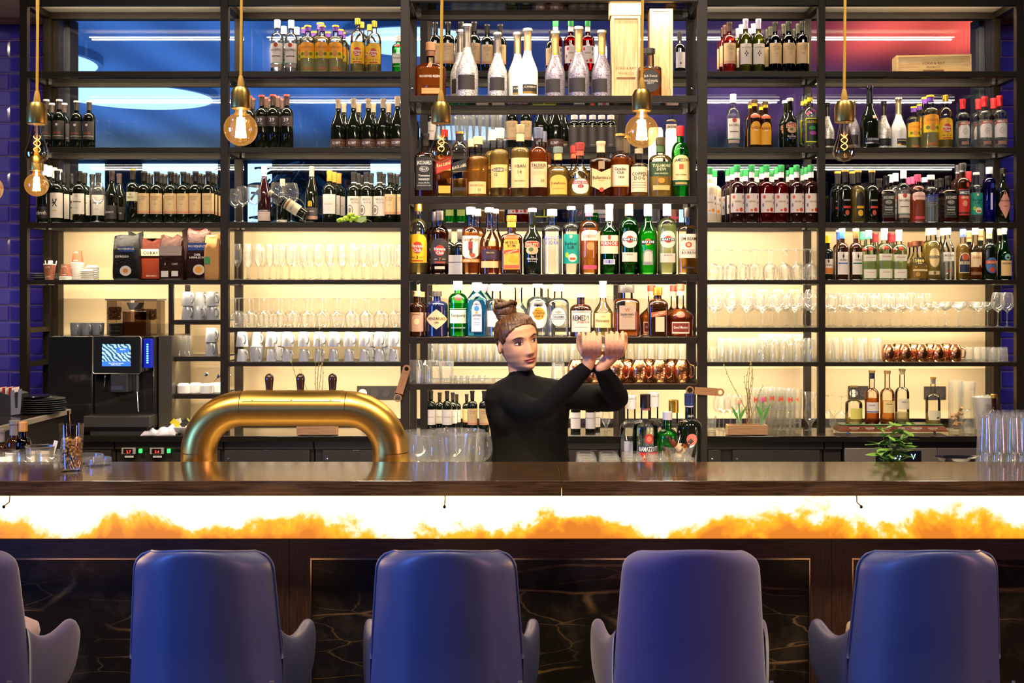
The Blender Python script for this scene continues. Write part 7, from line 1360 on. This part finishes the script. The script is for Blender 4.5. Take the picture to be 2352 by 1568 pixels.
def hand(mb, wr, xc, sgn):
    pc = Vector((SHK.x+xc, SHK.y+.012, SHK.z-.046))
    chain(mb, [wr, wr.lerp(pc, .55), pc+Vector((0, 0, .0))], [.024, .026, .026], SKIN)
    for dx in (-.026, -.009, .009, .026): mb.sphere(tuple(pc+Vector((dx, -.004, .006))), .017, .022, .020, SKIN)
    for i in range(4):
        dx = (-1.5+i)*.0195; ln = (150, 185, 195, 165)[i if sgn > 0 else 3-i]; r0_ = .0092; pts = []
        for q in range(5):
            th = math.radians(-95-ln*q/4); rr = rc+r0_+.001; pts.append(Vector((SHK.x+xc+dx*(1+.10*q/4), SHK.y+rr*math.cos(th)*1.0, SHK.z+rr*math.sin(th))))
        chain(mb, pts, [.0102, .0098, .0092, .0086, .0072], SKIN, 10, 3)
    pts = [pc+Vector((sgn*.022, .014, -.002)), pc+Vector((sgn*.042, .028, .020)), Vector((SHK.x+xc+sgn*.048, SHK.y+rc+.010, SHK.z+.004)), Vector((SHK.x+xc+sgn*.046, SHK.y+rc*.6+.006, SHK.z+rc*.85+.006))]
    chain(mb, pts, [.015, .0125, .011, .009], SKIN, 10, 3)
for a, b, c in ((SR, ER, WR), (SL, EL, WL)): chain(mb, [a, b, c], [.040, .032, .022], SKIN)
hand(mb, WR, -.043, -1); hand(mb, WL, .047, 1)
body = put('body', remeshed(mb, .0034, True, 'body', SKIN, 4, .4), per)
# turtleneck
mb = MB(); torso(mb, .004, .85, SHIRT)
chain(mb, [Vector((SR.x*.5, SR.y, SR.z+.022)), SR, ER, ER.lerp(WR, .55), WR.lerp(ER, .05)], [.050, .058, .047, .043, .031], SHIRT)
chain(mb, [Vector((SL.x*.5, SL.y, SL.z+.022)), SL, EL, EL.lerp(WL, .5), WL.lerp(EL, .05)], [.050, .060, .050, .044, .031], SHIRT)
for s, xx in ((-1, -.065), (1, .085)): mb.sphere((xx-base.x+.0, -.070, 1.215), .066, .050, .062, SHIRT)
nk = neck0.lerp(neck1, .30); chain(mb, [neck0+Vector((0, 0, -.045)), neck0, nk], [.085, .060, .0575], SHIRT)
put('turtleneck', remeshed(mb, .006, True, 'turtleneck', SHIRT, 8), per)
mb = MB()
mb.rings([[(.005+rx*math.cos(a), ry*math.sin(a)+.01, z) for a in [2*math.pi*j/28 for j in range(28)]] for z, rx, ry in ((.80, .17, .12), (.90, .186, .128), (.97, .178, .12))], SHIRT)
for s in (-1, 1): chain(mb, [Vector((s*.088, .0, .86)), Vector((s*.096, -.01, .48)), Vector((s*.10, .01, .10))], [.092, .066, .050], SHIRT)
put('trousers', remeshed(mb, .008, True, 'trousers', SHIRT), per)
for s in (-1, 1): MB().sphere((s*.10, -.05, .045), .048, .125, .045, mat((.02, .02, .02), .5)).build('shoe', per)
# hair cap, bun, brows, eyes, lips
def hairmat():
    m = bpy.data.materials.new('brown hair'); m.use_nodes = True; nt, N, L = nodes(m); b = nt.nodes['Principled BSDF']
    tc = N('ShaderNodeTexCoord'); mp = N('ShaderNodeMapping'); mp.inputs['Scale'].default_value = (160, 22, 50); ns = N('ShaderNodeTexNoise'); ns.inputs['Scale'].default_value = 1.2; ns.inputs['Detail'].default_value = 3
    r = N('ShaderNodeValToRGB'); r.color_ramp.elements[0].position = .3; r.color_ramp.elements[0].color = (.035, .013, .005, 1); r.color_ramp.elements[1].position = .75; r.color_ramp.elements[1].color = (.22, .095, .028, 1)
    L(tc.outputs['Object'], mp.inputs[0]); L(mp.outputs[0], ns.inputs[0]); L(ns.outputs[0], r.inputs[0]); L(r.outputs[0], b.inputs['Base Color']); b.inputs['Roughness'].default_value = .42
    bp = N('ShaderNodeBump'); bp.inputs['Strength'].default_value = .5; bp.inputs['Distance'].default_value = .003; L(ns.outputs[0], bp.inputs['Height']); L(bp.outputs[0], b.inputs['Normal']); return m
HAIR = hairmat()
def hairline(az):
    a = abs(math.degrees(az)); return tab([(0, .068), (25, .064), (45, .050), (60, .034), (72, .012), (82, .004), (92, .024), (104, .020), (118, -.025), (140, -.055), (180, -.068)], a)
mb = MB(); mi = mb.mi(HAIR); nA, nZ = 96, 22
for j in range(nA):
    az = -math.pi+2*math.pi*j/nA
    for i in range(nZ+1):
        hl = hairline(az); z = hl+(.116-hl)*i/nZ; mb.v.append(tuple(loc(HM @ hp(az, z, (.0003 if i == 0 else (.0022 if i == 1 else .0035+.0025*math.sin(math.pi*i/nZ)))+.0012*math.sin(az*30)))))
for j in range(nA):
    k = (j+1) % nA
    for i in range(nZ): mb.face((j*(nZ+1)+i, k*(nZ+1)+i, k*(nZ+1)+i+1, j*(nZ+1)+i+1), mi)
hair = mb.build('hair', per, ang=180)
bc = HM @ Vector((-.012, .026, .130)); mb = MB(); mb.sphere(tuple(loc(bc)), .046, .046, .038, HAIR, 24, 14)
rnd = random.Random(4)
for i in range(9):
    t0 = rnd.uniform(0, 6.28); rr = .032+.012*rnd.random(); zz = -.022+.007*i; mb.tube([tuple(loc(bc+Vector((math.cos(t0+q*.42)*(rr+.004*math.sin(q)), math.sin(t0+q*.42)*rr, zz+.010*math.sin(q*.7+i))))) for q in range(13)], [.004+.007*math.sin(math.pi*q/12) for q in range(13)], 8, HAIR)
mb.build('bun', hair, ang=180)
def facepatch(fn, n, m, off, name, par, k=4):
    """fn(u) -> (x, z_low, z_high) in head space"""
    mb = MB(); mi = mb.mi(m)
    for i in range(n+1):
        x, a, b_ = fn(-1+2*i/n)
        for j in range(k+1):
            z = a+(b_-a)*j/k; A = tab(TA, z); az = math.asin(max(-.99, min(.99, x/A))); mb.v.append(tuple(loc(HM @ hp(az, z, off+.0012*math.sin(math.pi*j/k)*(1 if name == 'lips' else 0)))))
    for i in range(n):
        for j in range(k): q = i*(k+1)+j; mb.face((q, q+k+1, q+k+2, q+1), mi)
    return mb.build(name, par, ang=180)
DARK = mat((.035, .014, .006), .6); LIP = mat((.50, .10, .085), .38)
for s in (-1, 1):
    ex = s*.031
    eye = facepatch(lambda u: (ex+.0150*u, -.0005-.0048*(1-u*u)+.001*u*s, -.0005+.0062*(1-u*u)+.001*u*s), 12, mat((.75, .66, .58), .25), .0022, 'eye', body)
    facepatch(lambda u: (ex+.002+.0055*u, -.0055*math.sqrt(max(0, 1-u*u))+.000, .0052*math.sqrt(max(0, 1-u*u))), 10, mat((.045, .022, .012), .15), .0032, 'iris', eye)
    facepatch(lambda u: (ex+.0150*u, -.0000+.0048*(1-u*u)+.001*u*s, .0020+.0062*(1-u*u)+.0015*u*s), 12, DARK, .0036, 'eyelash', eye)
    facepatch(lambda u: (ex+s*.003+.0185*u, .0165+.0045*(1-u*u)+.0025*u*s*-1*0, .0190+.0075*(1-u*u)), 14, DARK, .0020, 'eyebrow', body)
facepatch(lambda u: (.0265*u, -.0725-.0105*(1-abs(u)**2)+.0055*u*u, -.0722+.0055*u*u), 16, LIP, .0022, 'lips', body)
facepatch(lambda u: (.0265*u, -.0722+.0055*u*u, -.0722+.0075*(1-abs(u)**1.6)+.0055*u*u-.0016*gs(u, .15)), 16, LIP, .0022, 'lips', body)
# clear shaker glass between the hands
sh = MB().lathe([(-.085, .029), (-.08, .031), (.02, .032), (.075, .036), (.078, .034), (.02, .029), (-.07, .027), (-.072, .001)], 28, CG2).build('shaker_glass', None, tuple(SHK+base)); sh.rotation_euler = (0, math.radians(88), 0); tag(sh, 'clear shaker glass held between the bartender\'s hands', 'glass')
# ================================================================ labels of everything placed in rows
SH = {'back shelf behind centre rack': 'shelf behind centre rack'}
grp = {}
for r, d, wh, D in PL: grp.setdefault((d, wh), []).append((D, r.location.x, r))
for (d, wh), L_ in grp.items():
    ds = sorted(set(round(a[0], 2) for a in L_)); rown = {1: [''], 2: ['front row', 'back row'], 3: ['front row', 'middle row', 'back row'], 4: ['front row', 'second row', 'third row', 'back row'], 5: ['front row', 'second row', 'third row', 'fourth row', 'back row']}[len(ds)]
    for k, dd in enumerate(ds):
        m = sorted([a for a in L_ if round(a[0], 2) == dd], key=lambda a: a[1])
        for i, a in enumerate(m):
            bits = [d]
            if len(m) > 1: bits.append('%s from left' % (ORD[i] if i else 'first'))
            if rown[k]: bits.append(rown[k])
            bits.append(wh if wh.startswith(('upper', 'lower')) else ('on ' if len(bits) == 1 and 0 else '')+wh)
            lab = ', '.join(bits); wds = len(lab.replace(',', ' ').split())
            if wds > 16: lab = lab.replace(' from left', ''); wds -= 2
            if wds > 16: print('LONG', wds, lab)
            a[2]['label'] = lab
            if len(L_) > 1: a[2]['group'] = (d+' on '+wh)[:90]
